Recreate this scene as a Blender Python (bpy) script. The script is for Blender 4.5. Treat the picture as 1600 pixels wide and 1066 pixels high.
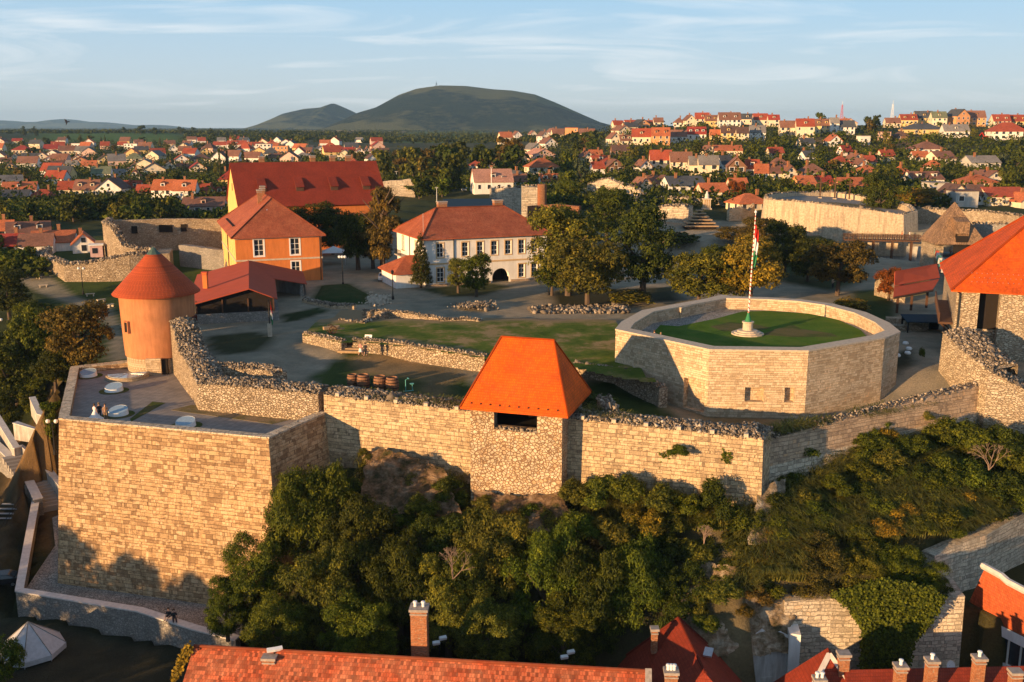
import bpy, math, random
import numpy as np
from mathutils import Vector, Matrix
R=math.radians
for o in list(bpy.data.objects): bpy.data.objects.remove(o)
SC=bpy.context.scene; COL=SC.collection
# ---------------------------------------------------------------- camera, sky, sun, exposure
PITCH=R(12.1); HCAM=28.0
cam=bpy.data.objects.new('camera',bpy.data.cameras.new('camera')); COL.objects.link(cam)
cam.location=(0,0,HCAM); cam.rotation_euler=(R(90)-PITCH,0,0)
cam.data.lens=35.0; cam.data.sensor_width=36; cam.data.clip_start=0.5; cam.data.clip_end=60000
SC.camera=cam
SAZ=R(48); SEL=R(7.8)              # the sun stands low, behind and to the left of the camera
SD=Vector((-math.sin(SAZ)*math.cos(SEL),-math.cos(SAZ)*math.cos(SEL),math.sin(SEL)))
W=bpy.data.worlds.new('World'); SC.world=W; W.use_nodes=True
def build_world():
    nt=W.node_tree; nt.nodes.clear(); N=nt.nodes.new; L=nt.links.new
    out=N('ShaderNodeOutputWorld'); bg=N('ShaderNodeBackground'); bg.inputs[1].default_value=0.080
    sky=N('ShaderNodeTexSky'); sky.sky_type='NISHITA'; sky.sun_disc=False
    sky.sun_elevation=SEL; sky.sun_rotation=math.atan2(SD.x,SD.y)%(2*math.pi)
    sky.altitude=300; sky.air_density=1.0; sky.dust_density=.3; sky.ozone_density=3.0
    tc=N('ShaderNodeTexCoord'); sp=N('ShaderNodeSeparateXYZ'); L(tc.outputs['Generated'],sp.inputs[0])
    ad=N('ShaderNodeMath'); ad.operation='ADD'; ad.inputs[1].default_value=.12; L(sp.outputs[2],ad.inputs[0])
    def dv(a):
        m=N('ShaderNodeMath'); m.operation='DIVIDE'; L(a,m.inputs[0]); L(ad.outputs[0],m.inputs[1]); return m.outputs[0]
    cb=N('ShaderNodeCombineXYZ'); L(dv(sp.outputs[0]),cb.inputs[0]); L(dv(sp.outputs[1]),cb.inputs[1])
    mp=N('ShaderNodeMapping'); mp.inputs['Scale'].default_value=(.60,1.05,1); mp.inputs['Rotation'].default_value=(0,0,R(14)); mp.inputs['Location'].default_value=(1.15,.55,0)
    L(cb.outputs[0],mp.inputs[0])
    n=N('ShaderNodeTexNoise'); n.inputs['Scale'].default_value=1.25; n.inputs['Detail'].default_value=8; n.inputs['Roughness'].default_value=.54; n.inputs['Distortion'].default_value=1.1
    L(mp.outputs[0],n.inputs[0])
    rp=N('ShaderNodeValToRGB'); rp.color_ramp.elements[0].position=.50; rp.color_ramp.elements[1].position=.78
    rp.color_ramp.elements[0].color=(0,0,0,1); rp.color_ramp.elements[1].color=(.85,.85,.85,1)
    L(n.outputs[0],rp.inputs[0])
    gr=N('ShaderNodeValToRGB'); e=gr.color_ramp.elements; e.new(.5); e.new(.8); L(sp.outputs[2],gr.inputs[0])
    for i,(p_,c_) in enumerate(((0.0,(5.0,5.3,5.4)),(.13,(2.7,4.4,6.0)),(.34,(1.3,2.2,3.4)),(1.0,(.6,1.1,1.9)))): e[i].position=p_; e[i].color=c_+(1,)
    m0=N('ShaderNodeMix'); m0.data_type='RGBA'; m0.inputs[0].default_value=.86; L(sky.outputs[0],m0.inputs[6]); L(gr.outputs[0],m0.inputs[7])
    mx=N('ShaderNodeMix'); mx.data_type='RGBA'; L(rp.outputs[0],mx.inputs[0]); L(m0.outputs[2],mx.inputs[6]); mx.inputs[7].default_value=(6.3,6.5,6.6,1)
    L(mx.outputs[2],bg.inputs[0]); L(bg.outputs[0],out.inputs[0])
build_world()
sun=bpy.data.objects.new('sun',bpy.data.lights.new('sun','SUN')); COL.objects.link(sun)
sun.data.energy=5.0; sun.data.angle=R(.6); sun.data.color=(1.0,.61,.28)
sun.rotation_euler=SD.to_track_quat('Z','Y').to_euler(); sun.location=SD*300
SC.view_settings.view_transform='Standard'; SC.view_settings.look='None'; SC.view_settings.exposure=0.98; SC.view_settings.gamma=1.0
SC.view_settings.use_curve_mapping=False
SC.cycles.max_bounces=5; SC.cycles.diffuse_bounces=3; SC.cycles.transparent_max_bounces=8; SC.cycles.volume_bounces=0
# ---------------------------------------------------------------- pixel of the photo -> point of the place (surveying helper)
F=1556.; CP,SP=math.cos(PITCH),math.sin(PITCH)
def ray(px,py):
    a=(px-800)/F; b=(533-py)/F
    return Vector((a,CP+b*SP,-SP+b*CP))
def G(px,py,z=0.0):
    r=ray(px,py); t=(z-HCAM)/r.z; return Vector((r.x*t,r.y*t,z))
def D(px,py,y):
    r=ray(px,py); t=y/r.y; return Vector((r.x*t,y,HCAM+r.z*t))
def proj(p):
    y=p[1]; z=p[2]-HCAM; d=y*CP-z*SP
    return (800+F*p[0]/d, 533-F*(y*SP+z*CP)/d, d)
# ---------------------------------------------------------------- helpers
def tag(o,label=None,cat=None,group=None,kind=None):
    if label: o['label']=label
    if cat: o['category']=cat
    if group: o['group']=group
    if kind: o['kind']=kind
    return o
def empty(name,loc=(0,0,0),rz=0,label=None,cat=None,group=None):
    o=bpy.data.objects.new(name,None); COL.objects.link(o); o.location=loc; o.rotation_euler=(0,0,rz); o.empty_display_size=.5
    return tag(o,label,cat,group)
class MB:
    def __init__(s): s.v=[]; s.f=[]
    def poly(s,pts):
        n=len(s.v); s.v+= [tuple(p) for p in pts]; s.f.append(tuple(range(n,n+len(pts)))); return s
    def quad(s,a,b,c,d): return s.poly((a,b,c,d))
    def box(s,c,size,rz=0,rx=0):
        m=Matrix.Translation(Vector(c))@Matrix.Rotation(rz,4,'Z')@Matrix.Rotation(rx,4,'X'); n=len(s.v)
        for k in range(8):
            s.v.append(tuple(m@Vector(((k&1)-.5)*1.0*q if i==0 else (((k>>1)&1)-.5)*q if i==1 else (((k>>2)&1)-.5)*q for i,q in enumerate(size)) if False else m@Vector((((k&1)-.5)*size[0],(((k>>1)&1)-.5)*size[1],(((k>>2)&1)-.5)*size[2]))))
        for f in ((0,2,3,1),(4,5,7,6),(0,1,5,4),(2,6,7,3),(0,4,6,2),(1,3,7,5)): s.f.append(tuple(n+i for i in f))
        return s
    def b2(s,x0,x1,y0,y1,z0,z1): return s.box(((x0+x1)/2,(y0+y1)/2,(z0+z1)/2),(abs(x1-x0),abs(y1-y0),abs(z1-z0)))
    def prism(s,pts,z0,z1):
        n=len(pts); k=len(s.v); s.v+=[(p[0],p[1],z0) for p in pts]+[(p[0],p[1],(p[2] if z1 is None else z1)) for p in pts]
        for i in range(n):
            j=(i+1)%n; s.f.append((k+i,k+j,k+n+j,k+n+i))
        s.f.append(tuple(k+n+i for i in range(n))); s.f.append(tuple(k+i for i in reversed(range(n)))); return s
    def slab(s,pts,t):            # thin plate following any planar polygon, thickness t downward along normal
        P=[Vector(p) for p in pts]; nn=(P[1]-P[0]).cross(P[2]-P[1]).normalized()
        if nn.z<0: P.reverse(); nn=-nn
        n=len(P); k=len(s.v); s.v+=[tuple(p) for p in P]+[tuple(p-nn*t) for p in P]
        s.f.append(tuple(k+i for i in range(n))); s.f.append(tuple(k+n+i for i in reversed(range(n))))
        for i in range(n):
            j=(i+1)%n; s.f.append((k+i,k+n+i,k+n+j,k+j))
        return s
    def tube(s,pts,rad,n=8,cap=True):
        P=[Vector(p) for p in pts]; k=len(s.v)
        for i,p in enumerate(P):
            d=(P[min(i+1,len(P)-1)]-P[max(i-1,0)]).normalized()
            a=d.cross(Vector((0,0,1)) if abs(d.z)<.9 else Vector((1,0,0))).normalized(); b=d.cross(a)
            r=rad[i] if hasattr(rad,'__len__') else rad
            for q in range(n):
                t=2*math.pi*q/n; s.v.append(tuple(p+(a*math.cos(t)+b*math.sin(t))*r))
        for i in range(len(P)-1):
            for q in range(n):
                q2=(q+1)%n; s.f.append((k+i*n+q,k+i*n+q2,k+(i+1)*n+q2,k+(i+1)*n+q))
        if cap:
            s.f.append(tuple(k+q for q in reversed(range(n)))); s.f.append(tuple(k+(len(P)-1)*n+q for q in range(n)))
        return s
    def lathe(s,c,prof,n=24,a0=0,a1=2*math.pi):
        k=len(s.v); full=abs(a1-a0-2*math.pi)<1e-6; m=n if full else n+1
        for (r,z) in prof:
            for q in range(m):
                t=a0+(a1-a0)*q/n; s.v.append((c[0]+r*math.cos(t),c[1]+r*math.sin(t),c[2]+z))
        for i in range(len(prof)-1):
            for q in range(n):
                q2=(q+1)%m; s.f.append((k+i*m+q,k+i*m+q2,k+(i+1)*m+q2,k+(i+1)*m+q))
        return s
    def mesh(s,name,mat,uv=True,smooth=False):
        me=bpy.data.meshes.new(name); me.from_pydata(s.v,[],s.f); me.update()
        for m in (mat if isinstance(mat,(list,tuple)) else [mat]): me.materials.append(m)
        if uv and len(me.polygons)<400000:
            co=np.array(s.v,dtype=np.float64).reshape(-1,3); lay=me.uv_layers.new(name='UVMap')
            nl=len(me.loops); vi=np.empty(nl,dtype=np.int64); me.loops.foreach_get('vertex_index',vi)
            npn=len(me.polygons); nr=np.empty(npn*3); me.polygons.foreach_get('normal',nr); nr=nr.reshape(-1,3)
            lt=np.empty(npn,dtype=np.int64); me.polygons.foreach_get('loop_total',lt)
            nn=np.repeat(nr,lt,axis=0); t=np.stack([-nn[:,1],nn[:,0],np.zeros(nl)],1); ln=np.linalg.norm(t,axis=1)
            flat=ln<.05; t[flat]=(1,0,0); ln[flat]=1; t/=ln[:,None]
            b=np.cross(nn,t); p=co[vi]; u=(p*t).sum(1); v=(p*b).sum(1)
            lay.data.foreach_set('uv',np.stack([u,v],1).ravel().astype(np.float32))
        if smooth: me.polygons.foreach_set('use_smooth',[True]*len(me.polygons))
        return me
    def build(s,name,mat,parent=None,smooth=False,label=None,cat=None,group=None,kind=None,loc=None,uv=True,col=None):
        o=bpy.data.objects.new(name,s.mesh(name,mat,uv,smooth)); COL.objects.link(o)
        if parent: o.parent=parent
        if loc: o.location=loc
        if col: o.color=tuple(col)+(1,)
        return tag(o,label,cat,group,kind)
def npmesh(name,V,Fc,mat,parent=None,**k):
    me=npm(name,V,Fc,mat); o=bpy.data.objects.new(name,me); COL.objects.link(o)
    if parent: o.parent=parent
    return tag(o,**k)
def npm(name,V,Fc,mat):
    me=bpy.data.meshes.new(name); V=np.asarray(V,dtype=np.float32); Fc=np.asarray(Fc,dtype=np.int32); n,m=Fc.shape
    me.vertices.add(len(V)); me.vertices.foreach_set('co',V.ravel()); me.loops.add(n*m); me.loops.foreach_set('vertex_index',Fc.ravel())
    me.polygons.add(n); me.polygons.foreach_set('loop_start',np.arange(0,n*m,m,dtype=np.int32)); me.polygons.foreach_set('loop_total',np.full(n,m,dtype=np.int32))
    me.materials.append(mat); me.update(calc_edges=True); return me
def inst(src,parent,loc=(0,0,0),rz=0,scale=(1,1,1),name=None,col=None):
    o=src.copy(); COL.objects.link(o); o.parent=parent; o.location=loc; o.rotation_euler=(0,0,rz); o.scale=scale
    if col: o.color=tuple(col)+(1,)
    return o
def newob(name,me,parent=None,loc=(0,0,0),rz=0,scale=(1,1,1),col=None):
    o=bpy.data.objects.new(name,me); COL.objects.link(o); o.parent=parent; o.location=loc; o.rotation_euler=(0,0,rz); o.scale=scale
    if col: o.color=tuple(col)+(1,)
    return o
def arc(c,r,a0,a1,n): return [(c[0]+r*math.cos(a0+(a1-a0)*i/n),c[1]+r*math.sin(a0+(a1-a0)*i/n)) for i in range(n+1)]
# ---------------------------------------------------------------- materials
class NT:
    def __init__(s,name,rough=.85,spec=.25):
        s.m=bpy.data.materials.new(name); s.m.use_nodes=True; s.t=s.m.node_tree; s.b=s.t.nodes['Principled BSDF']
        s.b.inputs['Roughness'].default_value=rough; s.b.inputs['Specular IOR Level'].default_value=spec
    def n(s,ty,**k):
        x=s.t.nodes.new('ShaderNode'+ty)
        for a,v in k.items():
            if a[0]=='_': setattr(x,a[1:],v)
            else:
                x.inputs[a.replace('__',' ')].default_value=v
        return x
    def l(s,a,b): s.t.links.new(a,b)
    def uv(s,sc=(1,1,1),warp=0,wsc=1.5):
        c=s.n('UVMap').outputs[0]
        return s.warp(c,warp,wsc,sc)
    def pos(s,sc=(1,1,1),warp=0,wsc=1.5):
        return s.warp(s.n('TexCoord').outputs['Object'],warp,wsc,sc)
    def warp(s,c,warp,wsc,sc):
        if warp:
            nz=s.n('TexNoise',Scale=wsc,Detail=2.0); s.l(c,nz.inputs[0])
            sub=s.n('VectorMath',_operation='SUBTRACT'); s.l(nz.outputs['Color'],sub.inputs[0]); sub.inputs[1].default_value=(.5,.5,.5)
            sl=s.n('VectorMath',_operation='SCALE'); s.l(sub.outputs[0],sl.inputs[0]); sl.inputs['Scale'].default_value=warp
            ad=s.n('VectorMath',_operation='ADD'); s.l(c,ad.inputs[0]); s.l(sl.outputs[0],ad.inputs[1]); c=ad.outputs[0]
        mp=s.n('Mapping'); mp.inputs['Scale'].default_value=sc; s.l(c,mp.inputs[0]); return mp.outputs[0]
    def noise(s,vec,scale,detail=4,rough=.55,dist=0):
        x=s.n('TexNoise',Scale=scale,Detail=float(detail),Roughness=rough,Distortion=dist); s.l(vec,x.inputs[0]); return x.outputs[0]
    def ramp(s,fac,stops):
        r=s.n('ValToRGB'); e=r.color_ramp.elements
        while len(e)<len(stops): e.new(.5)
        for i,(p,c) in enumerate(stops): e[i].position=p; e[i].color=tuple(c)+(1,) if hasattr(c,'__len__') else (c,c,c,1)
        s.l(fac,r.inputs[0]); return r.outputs[0]
    def mix(s,fac,a,b,mode='MIX'):
        x=s.n('Mix',_data_type='RGBA',_blend_type=mode)
        for i,q in ((0,fac),(6,a),(7,b)):
            if hasattr(q,'links'): s.l(q,x.inputs[i])
            elif hasattr(q,'__len__'): x.inputs[i].default_value=tuple(q)+(1,)
            else: x.inputs[i].default_value=q
        return x.outputs[2]
    def math(s,op,a,b=0):
        x=s.n('Math',_operation=op)
        for i,q in ((0,a),(1,b)):
            if hasattr(q,'links'): s.l(q,x.inputs[i])
            else: x.inputs[i].default_value=q
        return x.outputs[0]
    def bump(s,h,st=.5,dist=.05):
        x=s.n('Bump',Strength=st,Distance=dist); s.l(h,x.inputs['Height']); s.l(x.outputs[0],s.b.inputs['Normal'])
    def col(s,c): 
        if hasattr(c,'links'): s.l(c,s.b.inputs['Base Color'])
        else: s.b.inputs['Base Color'].default_value=tuple(c)+(1,)
        return s
def ashlar(name,bw,bh,c1,c2,mortar,stain=(.30,.2,.13),warp=.1,ms=.02,stainlo=.5,bias=0,dark=.13):
    """coursed stone with uneven course heights and stone lengths, each stone its own tone"""
    t=NT(name,.9,.12); u0=t.uv(warp=warp,wsc=1.6); sp=t.n('SeparateXYZ'); t.l(u0,sp.inputs[0])
    n1=t.n('TexNoise',_noise_dimensions='1D',Scale=.55,Detail=2.0); t.l(sp.outputs[1],n1.inputs['W']); v=t.math('ADD',sp.outputs[1],t.math('MULTIPLY',n1.outputs[0],bh*3.2))
    row=t.math('FLOOR',t.math('DIVIDE',v,bh)); n2=t.n('TexNoise',_noise_dimensions='1D',Scale=.9/bw*.5,Detail=1.0); t.l(t.math('ADD',sp.outputs[0],t.math('MULTIPLY',row,37.7)),n2.inputs['W'])
    wn=t.n('TexWhiteNoise',_noise_dimensions='1D'); t.l(row,wn.inputs['W'])
    u=t.math('ADD',t.math('ADD',sp.outputs[0],t.math('MULTIPLY',n2.outputs[0],bw*3.4)),t.math('MULTIPLY',wn.outputs[0],bw*3))
    cb=t.n('CombineXYZ'); t.l(u,cb.inputs[0]); t.l(v,cb.inputs[1])
    br=t.n('TexBrick',_offset=.5,_squash=1.0,_squash_frequency=2,Scale=1.0); br.inputs['Brick Width'].default_value=bw; br.inputs['Row Height'].default_value=bh; br.inputs['Mortar Size'].default_value=ms; br.inputs['Mortar Smooth'].default_value=.35
    br.inputs['Color1'].default_value=(0,0,0,1); br.inputs['Color2'].default_value=(1,1,1,1); br.inputs['Mortar'].default_value=(.5,.5,.5,1); t.l(cb.outputs[0],br.inputs[0])
    lo=lambda a,b,f: tuple(x+(y-x)*f for x,y in zip(a,b))
    tone=t.ramp(br.outputs['Color'],[(0,lo(c2,mortar,.45)),(dark,lo(c2,mortar,.15)),(.30,lo(c2,c1,.5)),(.6,c1),(.9,lo(c1,(1,.92,.8),.12)),(1,lo(c1,(.75,.42,.2),.35))])
    p=t.uv(); big=t.noise(p,.22,5,.62); med=t.noise(t.uv((1,1.7,1)),1.5,6,.68); fine=t.noise(p,7,5,.65); drip=t.noise(t.uv((1.3,.16,1)),1.0,5,.6)
    c=t.mix(br.outputs['Fac'],tone,mortar)
    c=t.mix(t.ramp(med,[(stainlo,0),(stainlo+.15,.85)]),c,stain)
    c=t.mix(t.ramp(drip,[(.56,0),(.68,.55)]),c,lo(stain,mortar,.5))
    c=t.mix(1.0,c,t.ramp(fine,[(.25,(.66,.65,.64)),(.75,(1.24,1.2,1.14))]),'MULTIPLY')
    c=t.mix(1.0,c,t.ramp(big,[(.3,(.78,.76,.73)),(.7,(1.13,1.1,1.05))]),'MULTIPLY')
    t.col(c); h=t.math('ADD',t.math('MULTIPLY',br.outputs['Fac'],-1.1),t.math('MULTIPLY',fine,1.1)); h=t.math('ADD',h,t.math('MULTIPLY',med,.9)); t.bump(h,1.0,.09); return t.m
def voron(name,sc,cols,mortar,edge=.06,asp=(1,1,1),bst=.8,bd=.08,grime=.0):
    t=NT(name,.92,.12); v=t.uv(asp,warp=.12,wsc=2.5)
    a=t.n('TexVoronoi',_feature='F1',Scale=sc); t.l(v,a.inputs[0]); e=t.n('TexVoronoi',_feature='DISTANCE_TO_EDGE',Scale=sc); t.l(v,e.inputs[0])
    sx=t.n('SeparateColor'); t.l(a.outputs['Color'],sx.inputs[0])
    c=t.ramp(sx.outputs[0],[(i/(len(cols)-1),q) for i,q in enumerate(cols)])
    m=t.ramp(e.outputs[0],[(edge*.5,0),(edge*1.3,1)]); c=t.mix(m,mortar,c)
    fine=t.noise(t.uv(),7,4,.6); big=t.noise(t.uv(),.4,4,.6)
    c=t.mix(1.0,c,t.ramp(fine,[(.25,(.7,.7,.7)),(.75,(1.2,1.18,1.15))]),'MULTIPLY')
    c=t.mix(1.0,c,t.ramp(big,[(.3,(.78-grime,.76-grime,.74-grime)),(.7,(1.1,1.08,1.06))]),'MULTIPLY')
    t.col(c); t.bump(t.math('ADD',m,t.math('MULTIPLY',fine,.7)),bst,bd); return t.m
def plaster(name,c,dirt=.2,objcol=False,rough=.9):
    t=NT(name,rough,.15); p=t.pos()
    a=t.noise(p,.5,5,.6); b=t.noise(t.pos((2.5,2.5,.35)),1.0,5,.65); f=t.noise(p,12,3)
    base=t.n('ObjectInfo').outputs['Color'] if objcol else c
    q=t.mix(1.0,base,t.ramp(a,[(.3,(1-dirt,)*3),(.7,(1.06,1.05,1.04))]),'MULTIPLY')
    q=t.mix(1.0,q,t.ramp(b,[(.35,(1-dirt*.9,1-dirt,1-dirt*1.1)),(.6,(1.03,)*3)]),'MULTIPLY')
    t.col(q); t.bump(f,.25,.02); return t.m
def tiles(name,c,c2=None,rw=.25,rh=.33,objcol=False,var=.25,rough=.8,lich=None,spec=.2):
    t=NT(name,rough,spec); v=t.uv()
    br=t.n('TexBrick',_offset=.5,Scale=1.0); br.inputs['Brick Width'].default_value=rw; br.inputs['Row Height'].default_value=rh; br.inputs['Mortar Size'].default_value=.012; br.inputs['Mortar Smooth'].default_value=.4
    br.inputs['Color1'].default_value=(1-var,)*3+(1,); br.inputs['Color2'].default_value=(1+var*.6,1+var*.5,1+var*.4,1); br.inputs['Mortar'].default_value=(.45,.42,.4,1); t.l(v,br.inputs[0])
    base=t.n('ObjectInfo').outputs['Color'] if objcol else c
    if c2: base=t.mix(t.ramp(t.noise(t.pos(),.6,6,.7),[(.4,0),(.62,1)]),c,c2)
    q=t.mix(1.0,base,br.outputs[0],'MULTIPLY')
    if lich: q=t.mix(t.ramp(t.noise(v,2.2,6,.7),[(.56,0),(.66,.8)]),q,lich)
    q=t.mix(1.0,q,t.ramp(t.noise(t.pos(),.25,5,.6),[(.3,(.8,.78,.76)),(.7,(1.12,1.1,1.08))]),'MULTIPLY')
    sp=t.n('SeparateXYZ'); t.l(v,sp.inputs[0])
    saw=t.math('FRACT',t.math('DIVIDE',sp.outputs[1],rh)); 
    t.col(q); t.bump(t.math('ADD',t.math('MULTIPLY',saw,-1.0),t.math('MULTIPLY',br.outputs['Fac'],-.5)),.55,.05); return t.m
def simple(name,c,rough=.6,metal=0,spec=.3,var=.15,sc=3,bump=0):
    t=NT(name,rough,spec); t.b.inputs['Metallic'].default_value=metal
    n=t.noise(t.pos(),sc,4,.6); t.col(t.mix(1.0,c,t.ramp(n,[(.3,(1-var,)*3),(.7,(1+var*.5,)*3)]),'MULTIPLY'))
    if bump: t.bump(n,bump,.03)
    return t.m
def ground_mat(name,cols,sc=.6,fine=9,bump=.5,vattr=None,bd=.06):
    t=NT(name,.95,.1); p=t.pos()
    a=t.noise(p,sc,6,.65); f=t.noise(p,fine,8,.78)
    c=t.ramp(a,[(.25+.5*i/(len(cols)-1),q) for i,q in enumerate(cols)])
    if vattr:
        at=t.n('Attribute'); at.attribute_name=vattr; c=t.mix(1.0,at.outputs['Color'],t.ramp(a,[(.3,(.72,.74,.7)),(.7,(1.22,1.18,1.1))]),'MULTIPLY')
        m2=t.noise(p,.05,5,.6); c=t.mix(1.0,c,t.ramp(m2,[(.35,(.8,.85,.8)),(.65,(1.15,1.1,1.0))]),'MULTIPLY')
    c=t.mix(1.0,c,t.ramp(f,[(.25,(.6,.6,.6)),(.75,(1.35,1.33,1.3))]),'MULTIPLY')
    t.col(c); t.bump(f,bump,bd); return t.m
def foliage(name,c,var=.35,trans=.28,rough=.55):
    t=NT(name,.65,.10); g=t.n('NewGeometry'); oi=t.n('ObjectInfo')
    rp=t.ramp(g.outputs['Random Per Island'],[(0,(1-var,1-var,1-var*.8)),(.5,(1,1,1)),(1,(1+var*1.3,1+var,1+var*.2))])
    q=t.mix(1.0,c if c else oi.outputs['Color'],rp,'MULTIPLY')
    n=t.noise(t.n('TexCoord').outputs['Object'],7.0 if c is None else .9,4,.65)
    q=t.mix(1.0,q,t.ramp(n,[(.34,(.50,.60,.5)),(.5,(1.05,1.05,1)),(.66,(1.9,1.65,1.0))]),'MULTIPLY')
    t.col(q)
    tr=t.n('BsdfTranslucent'); t.l(q,tr.inputs[0]); ms=t.n('MixShader'); ms.inputs[0].default_value=trans
    t.l(t.b.outputs[0],ms.inputs[1]); t.l(tr.outputs[0],ms.inputs[2]); t.l(ms.outputs[0],t.t.nodes['Material Output'].inputs[0]); return t.m
M={}
M['ash_big']=ashlar('bastion_ashlar',.56,.385,(.63,.445,.26),(.38,.25,.145),(.26,.175,.105),(.22,.14,.085),warp=.12,ms=.018,stainlo=.50)
M['ash_curt']=ashlar('curtain_ashlar',.56,.38,(.67,.52,.34),(.49,.38,.25),(.29,.22,.15),(.23,.175,.125),warp=.12,ms=.02,stainlo=.5)
M['ash_pink']=ashlar('reddish_ashlar',.54,.36,(.58,.44,.32),(.45,.345,.26),(.29,.23,.18),(.28,.22,.17),warp=.12,ms=.02,stainlo=.55)
M['ash_pale']=ashlar('pale_small_ashlar',.50,.26,(.70,.57,.41),(.50,.375,.25),(.50,.40,.285),(.40,.27,.17),warp=.08,ms=.014,stainlo=.60)
M['ash_rough']=ashlar('rough_pale_ashlar',.62,.36,(.70,.63,.52),(.52,.46,.37),(.34,.30,.25),(.36,.30,.25),warp=.35,ms=.03,stainlo=.56)
M['crazy']=voron('fieldstone_crazy',2.9,[(.66,.53,.36),(.56,.43,.28),(.50,.34,.20),(.70,.59,.43),(.46,.38,.28),(.62,.50,.33)],(.25,.155,.09),.085,(1,1.15,1))
M['rubwall']=voron('rubble_masonry',2.9,[(.62,.50,.35),(.45,.36,.26),(.70,.60,.46),(.52,.42,.30),(.36,.29,.22)],(.24,.18,.12),.09,(1,1.5,1),1,.12)
M['rubwall2']=voron('layered_rubble',2.2,[(.62,.52,.38),(.48,.39,.28),(.68,.60,.46),(.40,.33,.25)],(.34,.26,.18),.08,(1,2.4,1),1,.12)
M['greystone']=voron('grey_rubble_masonry',3.0,[(.36,.34,.31),(.28,.27,.25),(.42,.40,.37)],(.22,.21,.2),.08,(1,1.4,1),.8,.06)
M['stones']=None
def stones_mat():
    t=NT('loose_stones',.93,.12); g=t.n('NewGeometry')
    c=t.ramp(g.outputs['Random Per Island'],[(0,(.09,.075,.06)),(.4,(.19,.155,.12)),(.7,(.30,.245,.185)),(.92,(.42,.35,.27)),(1,(.56,.48,.38))])
    c=t.mix(1.0,c,t.ramp(t.noise(t.pos(),5,4,.6),[(.25,(.7,.7,.7)),(.75,(1.2,1.2,1.2))]),'MULTIPLY'); t.col(c); t.bump(t.noise(t.pos(),14,3),.5,.03); return t.m
M['stones']=stones_mat()
M['cope']=simple('pale_coping_stone',(.54,.45,.34),.85,var=.22,sc=2.5,bump=.3)
M['whitecope']=simple('whitewashed_coping',(.62,.58,.54),.85,var=.18,sc=2,bump=.2)
M['clay']=tiles('fired_clay_tiles',(.52,.12,.045),None,.18,.30,var=.22)
M['brightclay']=tiles('new_orange_tiles',(.78,.135,.012),(.60,.105,.016),.18,.28,var=.17,rough=.75,spec=.12)
M['rightclay']=tiles('orange_pan_tiles',(.76,.125,.014),(.58,.095,.018),.18,.28,var=.2,rough=.75,spec=.12)
M['coneclay']=tiles('cone_clay_tiles',(.44,.085,.03),None,.17,.26,var=.22)
M['darkclay']=tiles('dark_red_tiles',(.27,.042,.02),None,.2,.3,var=.15)
M['oldclay']=tiles('weathered_patchy_tiles',(.50,.11,.045),(.58,.20,.10),.22,.34,var=.55,lich=(.24,.11,.07))
M['slateclay']=tiles('brown_red_tiles',(.38,.10,.045),(.46,.14,.065),.2,.3,var=.2)
M['metalroof']=simple('painted_metal_roof',(.42,.085,.045),.8,spec=.08,var=.1,sc=.6)
M['metalroof2']=simple('painted_metal_roof_dark',(.33,.07,.05),.5,var=.1,sc=.6)
M['bluemetal']=simple('dark_blue_sheet_roof',(.02,.045,.07),.8,spec=.1,var=.15)
M['orangeplaster']=plaster('orange_plaster',(.62,.20,.055),.12)
M['sunyellowplaster']=plaster('sun_yellow_plaster',(.80,.50,.18),.12)  # brighter, yellower plaster: sunlight on the lit walls is put into the colour
M['towerplaster']=plaster('tower_orange_plaster',(.52,.22,.10),.18)
M['whiteplaster']=plaster('white_plaster',(.80,.78,.74),.10)
M['oldwhite']=plaster('flaking_white_plaster',(.54,.51,.46),.35)
M['greyplaster']=plaster('grey_render',(.34,.33,.31),.3)
M['trim']=simple('ochre_stone_trim',(.62,.42,.22),.8,var=.15)
M['whitetrim']=simple('white_painted_trim',(.8,.79,.76),.6,var=.06)
M['glass']=simple('dark_window_glass',(.03,.035,.045),.12,spec=.6,var=.3)
M['dark']=simple('dark_timber_and_shade',(.018,.013,.01),.9)  # near-black for dark timber, and for shade painted into doorways and openings
M['wood']=simple('dark_brown_timber',(.10,.05,.028),.8,var=.35,sc=4,bump=.3)
M['barrelwood']=simple('weathered_barrel_staves',(.26,.13,.07),.8,var=.4,sc=5,bump=.3)
M['palewood']=simple('pale_plank_timber',(.38,.26,.15),.8,var=.3,sc=4,bump=.3)  # pale brown plank timber, lightly mottled
M['shingle']=tiles('wooden_shingles',(.34,.22,.13),(.26,.17,.11),.16,.3,var=.5)
M['iron']=simple('black_iron',(.02,.02,.022),.5,.4)
M['steel']=simple('brushed_steel',(.55,.57,.6),.3,.9)
M['copper']=simple('green_copper',(.07,.12,.10),.6,.2)
M['brick']=ashlar('red_brick',.25,.085,(.56,.19,.07),(.42,.12,.045),(.45,.33,.24),(.34,.12,.05),warp=.01,ms=.012,stainlo=.58)
M['concrete']=simple('weathered_concrete_cap',(.36,.31,.27),.9,var=.3,sc=3,bump=.4)
M['gravel']=ground_mat('gravel_ground',[(.20,.18,.165),(.30,.27,.24),(.24,.215,.19)],.5,14)
M['cobble']=voron('pale_cobbles',3.4,[(.36,.34,.31),(.46,.43,.39),(.29,.275,.26)],(.17,.155,.14),.08,(1,1,1),.7,.04)
M['lawn']=ground_mat('green_lawn',[(.05,.115,.008),(.08,.16,.014),(.14,.17,.028)],.35,22,1.0,bd=.12)
M['roughgrass']=ground_mat('tired_meadow_grass',[(.035,.062,.012),(.06,.095,.018),(.14,.12,.05),(.075,.095,.026)],.22,12,1.0,bd=.15)
M['drygrass']=ground_mat('dry_trodden_grass',[(.22,.155,.085),(.27,.20,.12),(.14,.125,.055),(.24,.17,.095)],.4,10,.7)
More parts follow.
